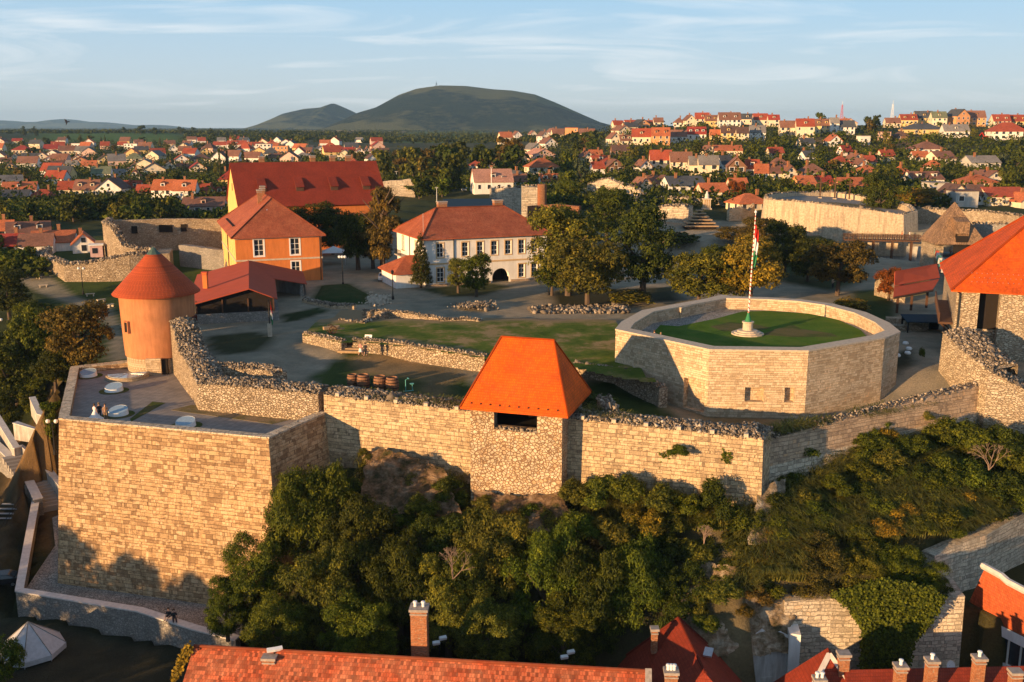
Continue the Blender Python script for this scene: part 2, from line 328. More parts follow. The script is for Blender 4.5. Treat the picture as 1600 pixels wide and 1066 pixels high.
M['darkturf']=ground_mat('dark_turf',[(.018,.04,.010),(.03,.058,.014),(.06,.065,.025)],.5,12,1.0,bd=.15)
M['terrain']=ground_mat('hillside_ground',[(.1,.1,.1),(.1,.1,.1)],.35,5,.9,vattr='land',bd=.25)
M['leaf']=foliage('instanced_foliage',None,.55,.32)
M['leafA']=foliage('walnut_foliage',(.066,.098,.014),.45,.3)
M['leafB']=foliage('acacia_foliage',(.07,.12,.018),.45,.3)
M['leafC']=foliage('autumn_touched_foliage',(.13,.09,.018),.5,.3)
M['strawgrass']=foliage('long_hillside_grass',(.15,.155,.042),.5,.25)
M['bark']=simple('bark',(.12,.085,.06),.95,var=.4,sc=6,bump=.8)
M['twig']=simple('dead_twigs',(.26,.18,.13),.9,var=.3)
M['twall']=plaster('town_render',(1,1,1),.12,objcol=True)
M['troof']=tiles('town_roof_tiles',(1,1,1),None,.3,.36,objcol=True,var=.22)
M['white']=simple('white_enamel',(.8,.8,.78),.5,var=.05)
M['red']=simple('red_paint',(.55,.03,.02),.6,var=.05)
M['green']=simple('green_paint',(.03,.20,.08),.6,var=.05)
M['skin']=simple('skin',(.55,.32,.23),.6,var=.05); M['hair']=simple('dark_hair',(.03,.018,.01),.6); M['tealpaint']=simple('teal_paint',(.12,.4,.36),.5)
def cloth(c,_c={}):
    k=tuple(c)
    if k not in _c: _c[k]=simple('cloth_%d'%len(_c),c,.85,var=.08)
    return _c[k]
def paving():
    t=NT('slab_paving',.85,.25); v=t.pos()
    mp=t.n('Mapping'); mp.inputs['Rotation'].default_value=(0,0,R(16)); t.l(v,mp.inputs[0])
    br=t.n('TexBrick',_offset=.0,Scale=1.0); br.inputs['Brick Width'].default_value=.8; br.inputs['Row Height'].default_value=.5; br.inputs['Mortar Size'].default_value=.022
    br.inputs['Color1'].default_value=(.25,.225,.205,1); br.inputs['Color2'].default_value=(.31,.28,.25,1); br.inputs['Mortar'].default_value=(.15,.135,.12,1); t.l(mp.outputs[0],br.inputs[0])
    t.col(t.mix(1.0,br.outputs[0],t.ramp(t.noise(v,.5,6,.65),[(.3,(.75,)*3),(.7,(1.12,1.1,1.08))]),'MULTIPLY')); t.bump(br.outputs['Fac'],-.4,.02); return t.m
M['paving']=paving()
# ---------------------------------------------------------------- terrain
TU=[-1400,0,400,650,800,900,1000,1200,1400,1600,2600]
TD=[235,330,450,600,720,1000,1600,2600,4000,9000]
TP={-1400:[395,335,290,262,250,232,208,206,203,201],0:[395,335,290,262,250,232,208,206,203,201],400:[388,332,287,260,247,231,209,206,203,201],
 650:[378,312,280,256,240,228,214,207,203,201],800:[374,303,268,246,235,224,213,207,203,201],900:[374,300,263,234,213,218,212,207,203,201],
 1000:[373,299,258,216,197,200,204,206,203,201],1200:[373,300,249,209,195.5,200,204,206,203,201],1400:[374,304,250,210,196,200,204,206,203,201],
 1600:[376,308,254,211,197,200,204,206,203,201],2600:[376,308,254,211,197,200,204,206,203,201]}
TZ=np.zeros((len(TU),len(TD)))
for i,u in enumerate(TU):
    for j,d in enumerate(TD): TZ[i,j]=D(u,TP[u][j],d).z
def interp1(x,xs):
    i=np.clip(np.searchsorted(xs,x)-1,0,len(xs)-2); xs=np.asarray(xs,float); t=np.clip((x-xs[i])/(xs[i+1]-xs[i]),0,1); return i,t
def table(X,Y):
    Yc=np.maximum(Y,235.); U=800+F*X/(Yc*CP)
    i,a=interp1(U,TU); j,b=interp1(np.log(Yc),np.log(TD)); a=a*a*(3-2*a)
    return (TZ[i,j]*(1-a)+TZ[i+1,j]*a)*(1-b)+(TZ[i,j+1]*(1-a)+TZ[i+1,j+1]*a)*b
def S(t): t=np.clip(t,0,1); return t*t*(3-2*t)
def inside(X,Y,P):
    r=np.zeros(X.shape,bool); n=len(P)
    for k in range(n):
        x1,y1=P[k][:2]; x2,y2=P[(k+1)%n][:2]
        if y1==y2: continue
        c=((y1>Y)!=(y2>Y))&(X<(x2-x1)*(Y-y1)/(y2-y1)+x1); r^=c
    return r
def dist(X,Y,P,closed=True):
    d=np.full(X.shape,1e9); n=len(P)
    for k in range(n if closed else n-1):
        ax,ay=P[k][:2]; bx,by=P[(k+1)%n][:2]; L=(bx-ax)**2+(by-ay)**2+1e-9
        t=np.clip(((X-ax)*(bx-ax)+(Y-ay)*(by-ay))/L,0,1); d=np.minimum(d,np.hypot(X-ax-t*(bx-ax),Y-ay-t*(by-ay)))
    return d
CASTLE=[(-45,129),(-41.0,123.5),(-34.2,110.5),(-32.5,108.3),(-20.4,105.0),(-4.1,99.4),(5.7,96),(23.0,91),(26,94.6),(51.0,108.0),(58,104.5),(75,100),(150,100),(150,262),(-62,262),(-58,200),(-52,150)]
SHELF=[(-46,126),(-52,129),(-58.5,129.5),(-62,148),(-80,178),(-104,208),(-120,225),(-125,262),(-55,262),(-50,150)]
LOWER=[(21.5,82.9),(37.0,82.6),(38.2,87),(60,78),(80,60),(60,50),(22,50)]
YARD=[(35.2,85.4),(39.5,88.0),(43.5,90.0),(52.6,96.8),(64,104),(90,90),(90,76),(38.5,83.5),(38.2,86)]
MOAT=[(80,262),(80,250),(92,247),(107,243),(109,222),(92,206),(80,222),(72,248)]
APRON=[(-64,124),(-54,97),(-37,91.5),(-27,87.4),(-20,100),(-36,110),(-47,126),(-58,131)]
def ground(X,Y):
    X=np.asarray(X,float); Y=np.asarray(Y,float)
    T=table(X,Y)
    tl=S((Y-100)/135.)
    left=-22+(T+22)*tl
    fr=-24.+0*X; wl=S((-X-38)/25.)
    base=np.where(Y>=235,T,left*wl+fr*(1-wl)+(T+24)*(1-wl)*S((Y-150)/85.))
    dc=dist(X,Y,CASTLE); ic=inside(X,Y,CASTLE)
    # sloping rock foot below the curtain wall
    k=np.interp(dc,[0,3,8,12,17,24,60],[-7.2,-8.2,-11.5,-13.2,-20,-24,-24.5])
    right=S((X-24)/14.); k2=np.interp(dc,[0,3,9,14,20,24,30,60],[-5.0,-5.8,-8.8,-11.2,-13.5,-20.5,-24,-24.5])
    k=k*(1-right)+k2*right
    lim=S((X+26)/8.); k=k*lim+(-22)*(1-lim)
    z=np.maximum(base,np.where(Y<150,k,-99))
    # inside level
    h=-1.9*S((X-3)/20.)*S((116-Y)/9.)-.4*S((116-Y)/8.)
    h=h-.75*S((127-Y)/6.)*S((X+31)/5.)*S((6-X)/6.)
    h=np.where(Y>235,T,h*1.0)+np.where((Y>225)&(Y<=235),(Y-225)/10.*(T)*1.0,0)
    z=np.where(ic,h,z)
    ds=dist(X,Y,SHELF); isf=inside(X,Y,SHELF)&~ic
    sz=-4.6+.4*S((Y-215)/50.)
    wf=15+np.clip(Y-135,0,80)*.25; zs=np.where(isf,sz,sz-20*S(ds/wf)); z=np.where((~ic)&(Y>105)&(X<-38),np.maximum(z,np.where(ds<wf,zs,-99)),z)
    ia=inside(X,Y,APRON)&~isf&~ic; z=np.where(ia,np.where(dist(X,Y,APRON)>1.4,-20.9,-24.4),z)
    for Pq,zq in ((LOWER,-24.5),(YARD,-15.5)):
        il=inside(X,Y,Pq)&~ic; z=np.where(il,zq,z)
    z=np.where(inside(X,Y,MOAT),-11+10.*S(1-dist(X,Y,MOAT)/9.)*(Y<235),z)
    n=np.sin(X*.31+Y*.17)*np.sin(Y*.23-X*.11)
    z=z+np.where(ic|isf|ia|(Y<88),0,.5*n)*np.clip((Y-60)/20.,0,1)
    z=np.where(Y>400,z+1.2*np.sin(X*.02+1)*np.sin(Y*.017),z)
    return z
def gz(x,y): return float(ground(np.array([x]),np.array([y]))[0])
def hit(px,py,y0=40,y1=9000):
    r=ray(px,py); ys=np.exp(np.linspace(math.log(y0),math.log(y1),900)); t=ys/r.y
    zs=HCAM+r.z*t; g=ground(r.x*t,ys); m=np.nonzero(zs<g)[0]
    if len(m)==0: i=len(ys)-1
    else: i=m[0]
    y=ys[i]; return Vector((r.x*y/r.y,y,float(g[i])))
def P0(pts,z=0): return [tuple(G(a,b,z)) for a,b in pts]
# land use (the ground's own colour)
LAND=[]
def land(poly,c,soft=1.0): LAND.append((poly,c,soft))
GRA=(.062,.085,.026)
def axis(a,b,st,g,far):
    v=list(np.arange(a,b+.01,st)); s=st
    while v[-1]<far: s*=g; v.append(v[-1]+s)
    s=st
    while v[0]>-far: s*=g; v.insert(0,v[0]-s)
    return np.array(v)
land([(-130,255),(140,255),(140,330),(-130,330)],(.045,.055,.022),10)
land(CASTLE,(.33,.29,.245),.5)
land(SHELF,(.050,.078,.022),2)
land(P0([(10,415),(60,436),(120,464),(172,478),(192,520),(205,560),(168,565),(172,515),(150,488),(95,470),(40,452),(0,438)],-4.6),(.27,.24,.2),.4)
land([(26,88),(56,106),(75,99),(75,80),(40,70),(24,80)],(.07,.065,.03),2)
land([(-28,100),(6,92),(24,87),(24,70),(-28,70)],(.06,.055,.03),3)
land(P0([(1070,760),(1190,760),(1240,800),(1240,930),(1120,960)],-11),(.20,.16,.10),2)
land(P0([(560,700),(650,700),(720,780),(600,800)],-8.5),(.30,.21,.14),1.5)
land([(-120,60),(-26,60),(-26,90),(-54,97),(-62,130),(-120,150)],(.05,.048,.035),3)
land(P0([(0,640),(95,600),(95,760),(60,740),(20,690),(0,690)],-12),(.19,.12,.062),1.5)
land(P0([(485,470),(500,446),(545,443),(582,462),(572,476),(520,476)]),(.05,.075,.018),.6)
land(P0([(640,449),(700,464),(755,462),(800,448),(760,441),(660,452)]),(.06,.07,.028),.6)
land(P0([(322,526),(400,518),(432,528),(410,548),(345,556),(325,545)]),(.055,.06,.03),.6)
land(P0([(440,492),(500,480),(515,486),(470,500),(445,504)]),(.03,.05,.015),.4)
land(P0([(1330,455),(1400,450),(1400,520),(1330,500)]),(.04,.07,.018),1)
land(P0([(1190,385),(1340,385),(1350,440),(1300,455),(1220,440)]),(.035,.055,.018),1.5)
land(P0([(860,455),(1060,448),(1060,470),(870,480)]),(.05,.05,.025),1)
land(P0([(900,592),(960,585),(1040,610),(1100,655),(1000,650),(910,640)]),(.04,.065,.018),.8)
land(P0([(1380,555),(1425,545),(1430,570),(1385,585)]),(.05,.05,.03),.5)
land(P0([(1105,655),(1200,668),(1290,665),(1200,690),(1100,680)]),(.09,.085,.04),.6)
land(P0([(486,590),(545,553),(605,560),(645,566),(705,580),(745,600),(745,640),(600,630),(500,612)],-.8),(.050,.080,.020),.35)
land(P0([(545,562),(610,556),(705,578),(735,590),(690,600),(640,590),(560,584)],-.8),(.27,.19,.11),.8)
land(P0([(655,598),(700,590),(700,620),(660,630)],-.8),(.20,.145,.08),1)
for poly,c in (([(60,222),(290,222),(275,208),(60,208)],(.085,.15,.03)),([(455,206.5),(580,207),(575,203.5),(470,203.5)],(.38,.26,.12)),([(585,212),(660,214),(680,206),(600,205)],(.22,.17,.09)),
   ([(590,222),(740,224),(760,206),(640,205)],(.09,.13,.035)),([(430,222),(600,222),(590,209),(430,208)],(.13,.12,.05)),([(1375,300),(1500,300),(1500,225),(1380,225)],(.16,.15,.06)),([(1260,235),(1480,235),(1480,215),(1260,215)],(.24,.15,.08)),
   ([(600,300),(760,302),(745,285),(600,285)],(.085,.095,.05)),([(880,290),(940,290),(940,310),(880,310)],(.05,.09,.02))):
    land([tuple(hit(a,b)) for a,b in poly],c,12)
def build_terrain():
    xs=axis(-112,112,1.25,1.045,15500); ys=axis(58,268,1.25,1.022,15500); ys=ys[ys>-300]
    X,Y=np.meshgrid(xs,ys); Z=ground(X,Y)
    # far beyond the modelled hills the land stays level
    V=np.stack([X,Y,Z],-1).reshape(-1,3); ny,nx=X.shape
    i=np.arange(ny-1)[:,None]*nx+np.arange(nx-1)[None,:]; i=i.ravel()
    me=npm('terrain',V,np.stack([i,i+1,i+nx+1,i+nx],1),M['terrain'])
    C=np.zeros(X.shape+(3,)); C[:]=(.045,.058,.024)
    town=(Y>300)&(Y<1300); C[town]=(.075,.078,.040)
    for poly,c,soft in LAND:
        d=dist(X,Y,poly); ins=inside(X,Y,poly); w=np.clip(.5+np.where(ins,d,-d)/max(soft,.1)/2,0,1)[...,None]; C=C*(1-w)+np.array(c)*w
    at=me.attributes.new('land','FLOAT_COLOR','POINT'); at.data.foreach_set('color',np.concatenate([C.reshape(-1,3),np.ones((V.shape[0],1))],1).astype(np.float32).ravel())
    me.polygons.foreach_set('use_smooth',[True]*len(me.polygons))
    o=bpy.data.objects.new('ground',me); COL.objects.link(o); tag(o,'sloping ground under the castle, town and fields','ground',kind='structure')
build_terrain()
def hillmat():
    t=NT('forested_hill',.95,.05); p=t.pos()
    a=t.noise(p,.02,9,.78); b=t.noise(p,.0017,5,.6)
    c=t.ramp(a,[(.43,(.008,.018,.010)),(.5,(.03,.045,.02)),(.57,(.075,.08,.032))])
    c=t.mix(t.ramp(t.noise(p,.0011,4,.6),[(.50,0),(.54,.9)]),c,(.16,.165,.06)); c=t.mix(t.ramp(b,[(.55,0),(.58,.8)]),c,(.02,.035,.018)); t.col(c); t.bump(a,1,60); return t.m
M['hill']=hillmat()
def hill(label,prof,yc,wy,seed,n=160,res=70,basez=0):
    # prof: skyline in photo pixels at distance yc -> real height profile across x
    rng=np.random.RandomState(seed); xs=[];zs=[]
    for a,b in prof: p=D(a,b,yc); xs.append(p.x); zs.append(p.z)
    X=np.linspace(xs[0],xs[-1],n); T=np.linspace(-1,1,res); Zp=np.interp(X,xs,zs)
    gx,gt=np.meshgrid(X,T); zz=np.interp(gx,xs,zs)
    f=np.cos(gt*math.pi/2)**1.1
    rid=np.zeros(gx.shape)
    for k in range(9):
        a=rng.uniform(0,6.28); fx=rng.uniform(.002,.012); fy=rng.uniform(1,5); rid+=np.sin(gx*fx+gt*fy*2+a)*(.012/fx)*.5
    z=basez+(zz-basez)*f+rid*np.clip(1-f,0,1)*f*4; V=np.stack([gx,yc+gt*wy,z],-1).reshape(-1,3)
    i=(np.arange(res-1)[:,None]*n+np.arange(n-1)[None,:]).ravel()
    me=npm('hill',V,np.stack([i,i+1,i+n+1,i+n],1),M['hill']); me.polygons.foreach_set('use_smooth',[True]*len(me.polygons))
    o=bpy.data.objects.new('hill',me); COL.objects.link(o); tag(o,label,'hill',kind='structure')
hill('broad forested hill with a rounded top in the middle distance',[(520,212),(556,186),(575,174),(600,166),(630,148),(655,139),(690,134),(730,135),(770,140),(800,142),(835,148),(865,160),(900,176),(930,190),(975,203),(1010,212)],4600,1100,1)
hill('smaller wooded hill left of the broad one',[(395,206),(430,190),(455,176),(480,170),(505,168),(522,162),(540,170),(556,178),(620,186),(700,206)],6000,900,2)
hill('long blue mountain ridge on the left horizon',[(-400,195),(-200,188),(0,188),(40,191),(80,190),(104,186),(125,190),(160,191),(200,196),(240,195),(290,201),(420,202),(520,207)],12500,1500,3)
# ---------------------------------------------------------------- walls
def wallpoly(name,pts,zb,th,mat,batter=0.,jag=.0,step=1.0,seed=1,label=None,cat='wall',group=None,parent=None,cap=0,capmat=None,capr=.16,build=True,zi=None):
    """pts: (x,y,ztop) from left to right seen from outside; outward normal is to the right of travel"""
    rng=random.Random(seed); Q=[]
    nseg=[]
    for a,b in zip(pts[:-1],pts[1:]):
        d=math.hypot(b[0]-a[0],b[1]-a[1]); n=max(1,int(d/step)) if (jag or step<5) else 1
        for i in range(n): t=i/n; Q.append([a[0]+(b[0]-a[0])*t,a[1]+(b[1]-a[1])*t,a[2]+(b[2]-a[2])*t])
    Q.append(list(pts[-1])); n=len(Q)
    nor=[]
    for i in range(n):
        v=Vector((0,0))
        for j in (i-1,i):
            if 0<=j<n-1: v+=Vector((Q[j+1][1]-Q[j][1],-(Q[j+1][0]-Q[j][0]))).normalized()
        nor.append(v.normalized()/max(.6,v.length/2 if 0<i<n-1 else 1))
    if jag:
        w=0
        for i in range(n): w=w*.6+rng.uniform(-jag,jag)*.7; Q[i][2]+=w
    mb=MB(); o=[];u=[];i1=[];i0=[]
    for q,m in zip(Q,nor):
        zbb=zb(q[0],q[1]) if callable(zb) else zb
        h=q[2]-zbb
        o.append((q[0],q[1],q[2])); u.append((q[0]+m.x*batter*h,q[1]+m.y*batter*h,zbb)); i1.append((q[0]-m.x*th,q[1]-m.y*th,q[2])); i0.append((q[0]-m.x*th,q[1]-m.y*th,zbb if zi is None else min(zi,q[2]-.1)))
    for k in range(n-1):
        rows=3 if jag else 1
        mb.quad(u[k],u[k+1],o[k+1],o[k]); mb.quad(o[k],o[k+1],i1[k+1],i1[k]); mb.quad(i1[k],i1[k+1],i0[k+1],i0[k])
    mb.quad(u[0],o[0],i1[0],i0[0]); mb.quad(o[-1],u[-1],i0[-1],i1[-1])
    ob=mb.build(name,mat,parent=parent,label=label,cat=cat,group=group)
    if cap:
        V=[];Fc=[]
        ar=sum(math.hypot(Q[k+1][0]-Q[k][0],Q[k+1][1]-Q[k][1]) for k in range(n-1))*th
        cnt=int(ar*cap); cum=[0]
        for k in range(n-1): cum.append(cum[-1]+math.hypot(Q[k+1][0]-Q[k][0],Q[k+1][1]-Q[k][1]))
        P=[]
        for _ in range(cnt):
            s=rng.uniform(0,cum[-1]); k=max(0,min(n-2,next((i for i in range(n-1) if cum[i+1]>=s),n-2))); t=(s-cum[k])/max(1e-6,cum[k+1]-cum[k]); w=rng.uniform(-.02,1.0)
            a=Vector(o[k]).lerp(Vector(o[k+1]),t); b=Vector(i1[k]).lerp(Vector(i1[k+1]),t); p=a.lerp(b,w); p.z+= .38*math.sin(math.pi*min(1,max(0,w)))*min(1,th/2)+rng.uniform(-.05,.08); P.append(p)
        V,Fc=rocks(P,capr,rng.randrange(10**6)); npmesh('rubble_top',V,Fc,M['stones'],parent=ob)
    return ob
def rocks(P,r,seed):
    rng=np.random.RandomState(seed); n=len(P); P=np.array([tuple(p) for p in P])
    c=np.array([[(k&1)*2-1,((k>>1)&1)*2-1,((k>>2)&1)*2-1] for k in range(8)],float)
    C=c[None]*rng.uniform(.55,1.15,(n,8,1))*rng.uniform(.6,1.3,(n,1,3)); s=r*rng.lognormal(0,.38,(n,1,1))*.8; C*=s
    q=rng.normal(size=(n,4)); q/=np.linalg.norm(q,axis=1)[:,None]; w,x,y,z=q.T
    Rm=np.stack([1-2*(y*y+z*z),2*(x*y-z*w),2*(x*z+y*w),2*(x*y+z*w),1-2*(x*x+z*z),2*(y*z-x*w),2*(x*z-y*w),2*(y*z+x*w),1-2*(x*x+y*y)],1).reshape(n,3,3)
    V=np.einsum('nij,nkj->nki',Rm,C)+P[:,None]
    f=np.array([(0,2,3,1),(4,5,7,6),(0,1,5,4),(2,6,7,3),(0,4,6,2),(1,3,7,5)]); Fc=(f[None]+8*np.arange(n)[:,None,None]).reshape(-1,4)
    return V.reshape(-1,3),Fc
def holewall(mb,p0,p1,z0,z1,holes,depth=.25,rev=None,pane=None):
    """vertical wall face from p0 to p1 (outside to the right of travel) with rectangular recesses (u0,u1,v0,v1)"""
    a=Vector((p0[0],p0[1],0)); b=Vector((p1[0],p1[1],0)); L=(b-a).length; t=(b-a)/L; n=Vector((t.y,-t.x,0))
    us=sorted({0,L}|{h[0] for h in holes}|{h[1] for h in holes}); vs=sorted({z0,z1}|{h[2] for h in holes}|{h[3] for h in holes})
    P=lambda u,v,d=0: a+t*u-n*d+Vector((0,0,v))
    for i in range(len(us)-1):
        for j in range(len(vs)-1):
            um=(us[i]+us[i+1])/2; vm=(vs[j]+vs[j+1])/2
            if any(h[0]<um<h[1] and h[2]<vm<h[3] for h in holes): continue
            mb.quad(P(us[i],vs[j]),P(us[i+1],vs[j]),P(us[i+1],vs[j+1]),P(us[i],vs[j+1]))
    r=rev or mb
    for (u0,u1,v0,v1) in holes:
        r.quad(P(u0,v0),P(u1,v0),P(u1,v0,depth),P(u0,v0,depth)); r.quad(P(u0,v1,depth),P(u1,v1,depth),P(u1,v1),P(u0,v1))
        r.quad(P(u0,v0),P(u0,v0,depth),P(u0,v1,depth),P(u0,v1)); r.quad(P(u1,v0,depth),P(u1,v0),P(u1,v1),P(u1,v1,depth))
        if pane is not None: pane.quad(P(u0,v0,depth),P(u1,v0,depth),P(u1,v1,depth),P(u0,v1,depth))
    return P
def window(parent,P,h,depth,frame='whitetrim',surround=None,sw=.16,bars=(1,1),shut=False,mat_gl='glass'):
    """a window part with frame and glass sub-parts set in the recess h of a holewall"""
    u0,u1,v0,v1=h; w=MB(); fw=.09
    def strip(mb,a0,a1,b0,b1,d0,d1):
        c=[P(a0,b0,d0),P(a1,b0,d0),P(a1,b1,d0),P(a0,b1,d0)]; e=[P(a0,b0,d1),P(a1,b0,d1),P(a1,b1,d1),P(a0,b1,d1)]
        mb.quad(*c); 
        for i in range(4): j=(i+1)%4; mb.quad(c[i],e[i],e[j],c[j])
    d=depth-.07
    for a in ((u0,u0+fw,v0,v1),(u1-fw,u1,v0,v1),(u0+fw,u1-fw,v0,v0+fw),(u0+fw,u1-fw,v1-fw,v1)): strip(w,*a,d,depth)
    for i in range(bars[0]): c=u0+(u1-u0)*(i+1)/(bars[0]+1); strip(w,c-.045,c+.045,v0+fw,v1-fw,d+.005,depth)
    for i in range(bars[1]): c=v0+(v1-v0)*(i+1)/(bars[1]+1); strip(w,u0+fw,u1-fw,c-.04,c+.04,d+.01,depth)
    o=w.build('window',M[frame],parent,uv=False)
    g=MB(); g.quad(P(u0,v0,depth-.012),P(u1,v0,depth-.012),P(u1,v1,depth-.012),P(u0,v1,depth-.012)); g.build('pane',M[mat_gl],o,uv=False)
    if surround:
        s=MB()
        for a in ((u0-sw,u0,v0-sw,v1+sw),(u1,u1+sw,v0-sw,v1+sw),(u0,u1,v0-sw,v0),(u0,u1,v1,v1+sw)): strip(s,*a,-.05,.02)
        s.build('frame',M[surround],o,uv=False)
    return o
def ext(P0_,e1,e2,u,v,z): return (P0_[0]+e1[0]*u+e2[0]*v,P0_[1]+e1[1]*u+e2[1]*v,z)
# ---------------------------------------------------------------- castle: walls, bastions
def rot2(v,a): return (v[0]*math.cos(a)-v[1]*math.sin(a),v[0]*math.sin(a)+v[1]*math.cos(a))
def V3(p,z=None): return (p[0],p[1],p[2] if z is None else z)
def hiproof(A,e1,e2,L,Wd,z,rise,ov=.6,inset=None,th=.18,hip0=True,hip1=True):
    """roof faces over rectangle A + e1*L + e2*Wd, ridge along e1"""
    mb=MB(); q=lambda u,v,zz: ext(A,e1,e2,u,v,zz); sl=rise/(Wd/2); ze=z-ov*sl
    ins=Wd/2 if inset is None else inset
    a=q(-ov,-ov,ze); b=q(L+ov,-ov,ze); c=q(L+ov,Wd+ov,ze); d=q(-ov,Wd+ov,ze)
    r0=q(ins if hip0 else -ov,Wd/2,z+rise); r1=q(L-ins if hip1 else L+ov,Wd/2,z+rise)
    dn=lambda p:(p[0],p[1],p[2]-th)
    mb.poly([a,b,r1,r0]); mb.poly([c,d,r0,r1])
    if hip1: mb.poly([b,c,r1])
    if hip0: mb.poly([d,a,r0])
    mb.poly([dn(d),dn(c),dn(b),dn(a)])
    for x,y in ((a,b),(b,c),(c,d),(d,a)): mb.quad(dn(x),dn(y),y,x)
    if not hip0: mb.poly([a,r0,d])
    if not hip1: mb.poly([b,c,r1])
    return mb,(a,b,c,d,r0,r1)
def ridges(parent,segs,mat,r=.13,n=6):
    mb=MB()
    for a,b in segs: mb.tube([(a[0],a[1],a[2]+.03),(b[0],b[1],b[2]+.03)],r,n)
    return mb.build('ridge_cap',mat,parent,uv=False)
# left bastion
B_FL=(-48.0,101.4,-2.2); B_FR=(-24.2,94.7,-2.2); B_RB=(-19.9,103.6,-2.1); B_BL=(-57,125.1,-2.3); B_B2=(-50.6,128.4,-2.2)
bast=empty('corner_bastion',(0,0,0),0,'massive sloping ashlar bastion with a paved roof terrace, at the left front of the castle','bastion')
mb=MB()
def batterface(mb,a,b,na,nb,zb,bat):
    n=max(1,int(math.hypot(b[0]-a[0],b[1]-a[1])/4)); rows=6
    for i in range(n):
        for j in range(rows):
            def pt(s,r):
                x=a[0]+(b[0]-a[0])*s; y=a[1]+(b[1]-a[1])*s; zt=a[2]+(b[2]-a[2])*s; nx=na[0]+(nb[0]-na[0])*s; ny=na[1]+(nb[1]-na[1])*s
                z=zt+(zb-zt)*r; return (x+nx*bat*r,y+ny*bat*r,z)
            mb.quad(pt(i/n,(j+1)/rows),pt((i+1)/n,(j+1)/rows),pt((i+1)/n,j/rows),pt(i/n,j/rows))
nL=Vector((-24,-9)).normalized(); nF=Vector((-6.7,-23.8)).normalized(); nR=Vector((8.9,-4.3)).normalized()
cL=(nL+nF)/(1+nL.dot(nF)); cR=(nF+nR)/(1+nF.dot(nR))
batterface(mb,B_BL,B_FL,nL,cL,-21,1.7); batterface(mb,B_FL,B_FR,cL,cR,-21,1.7); batterface(mb,B_FR,B_RB,cR,nR,-21,1.7)
mb.build('outer_wall',M['ash_big'],bast)
wallpoly('parapet',[(B_B2[0],B_B2[1],-2.2),B_BL,B_FL,B_FR,B_RB],-3.3,.95,M['ash_big'],parent=bast,cat=None,step=9)
rng=random.Random(5); mbc=MB()
for a,b in ((B_B2,B_BL),(B_BL,B_FL),(B_FL,B_FR),(B_FR,B_RB)):
    d=Vector((b[0]-a[0],b[1]-a[1],0)); L=d.length; d.normalize(); nn=Vector((d.y,-d.x,0)); s=0; rz=math.atan2(d.y,d.x)
    while s<L-.4:
        w=min(rng.uniform(.6,1.0),L-s); c=Vector((a[0],a[1],0))+d*(s+w/2)-nn*.46; mbc.box((c.x,c.y,a[2]+(b[2]-a[2])*s/L+.05),(w-.05,1.04+rng.uniform(-.03,.03),.16+rng.uniform(-.02,.03)),rz); s+=w
mbc.build('coping',M['ash_rough'],bast)
dk=MB(); dk.prism([(-49.9,128.4),(-56.3,124.6),(-47.5,102.0),(-24.4,95.4),(-20.6,103.4),(-34.6,107.8),(-43.6,124.6)][::-1],-3.25,-3.0); dk.build('terrace_deck',M['paving'],bast,uv=False)
def patch(name,pts,z,mat,label,cat='lawn',z0=None,parent=None):
    m=MB(); m.prism(pts[::1],z-.06,z); return m.build(name,mat,parent,label=label,cat=None if parent else cat,kind=None if parent else 'structure',uv=False)
def pxpoly(pts,z): return [tuple(G(a,b,z))[:2] for a,b in pts]
patch('lawn_patch',pxpoly([(203,655),(238,628),(258,630),(205,659)],-3),-2.97,M['roughgrass'],'',parent=bast)
patch('turf_bed',pxpoly([(267,641),(300,633),(455,656),(425,663)],-3),-2.97,M['drygrass'],'',parent=bast)
# glazed drum skylights
SKY=[(138,588,'furthest one, in the left back corner'),(178,611,'middle one, on a round grass island'),(185,648,'one beside the wedding party'),(290,666,'nearest one, close to the front parapet')]
for px,py,w in SKY:
    p=G(px,py,-3); s=empty('skylight',p,0,'round white glazed skylight drum on the terrace, the '+w,'skylight','round skylights on the bastion terrace')
    m=MB(); m.lathe((0,0,.0),[(1.7,0),(1.72,.04),(0,.045)],28); m.build('turf_ring',M['roughgrass'],s,uv=False)
    tilt=.35; m=MB(); n=28
    for q in range(n):
        t0=2*math.pi*q/n;t1=2*math.pi*(q+1)/n
        f=lambda t,r,top:(r*math.cos(t),r*math.sin(t),(.62+.22*math.sin(t)) if top else .02)
        m.quad(f(t0,1.08,0),f(t1,1.08,0),f(t1,1.0,1),f(t0,1.0,1))
    m.build('drum',M['white'],s,uv=False)
    m=MB(); m.poly([(1.0*math.cos(2*math.pi*q/n),1.0*math.sin(2*math.pi*q/n),.60+.22*math.sin(2*math.pi*q/n)) for q in range(n)]); m.build('glass_lid',simple('skylight_glass',(.30,.40,.48),.08,spec=.8) if 'sg' not in M else M['sg'],s,uv=False)
# half-round glazed cover by the tower
s=empty('cellar_light',(-48.8,122.6,-3),R(200),'low half round glazed cellar cover at the foot of the round tower','skylight')
m=MB(); m.prism(arc((0,0),2.6,0,math.pi,14),0,.45); m.build('base',M['ash_pale'],s)
m=MB(); m.prism(arc((0,0),2.3,0,math.pi,14),.455,.52); m.build('glass_lid',simple('cover_glass',(.40,.45,.48),.15,spec=.7),s,uv=False)
m=MB(); [m.box((math.cos(a)*1.2,math.sin(a)*1.2,.54),(2.3,.07,.05),a) for a in [math.pi*k/6 for k in range(7)]]; m.build('frame',M['steel'],s,uv=False)
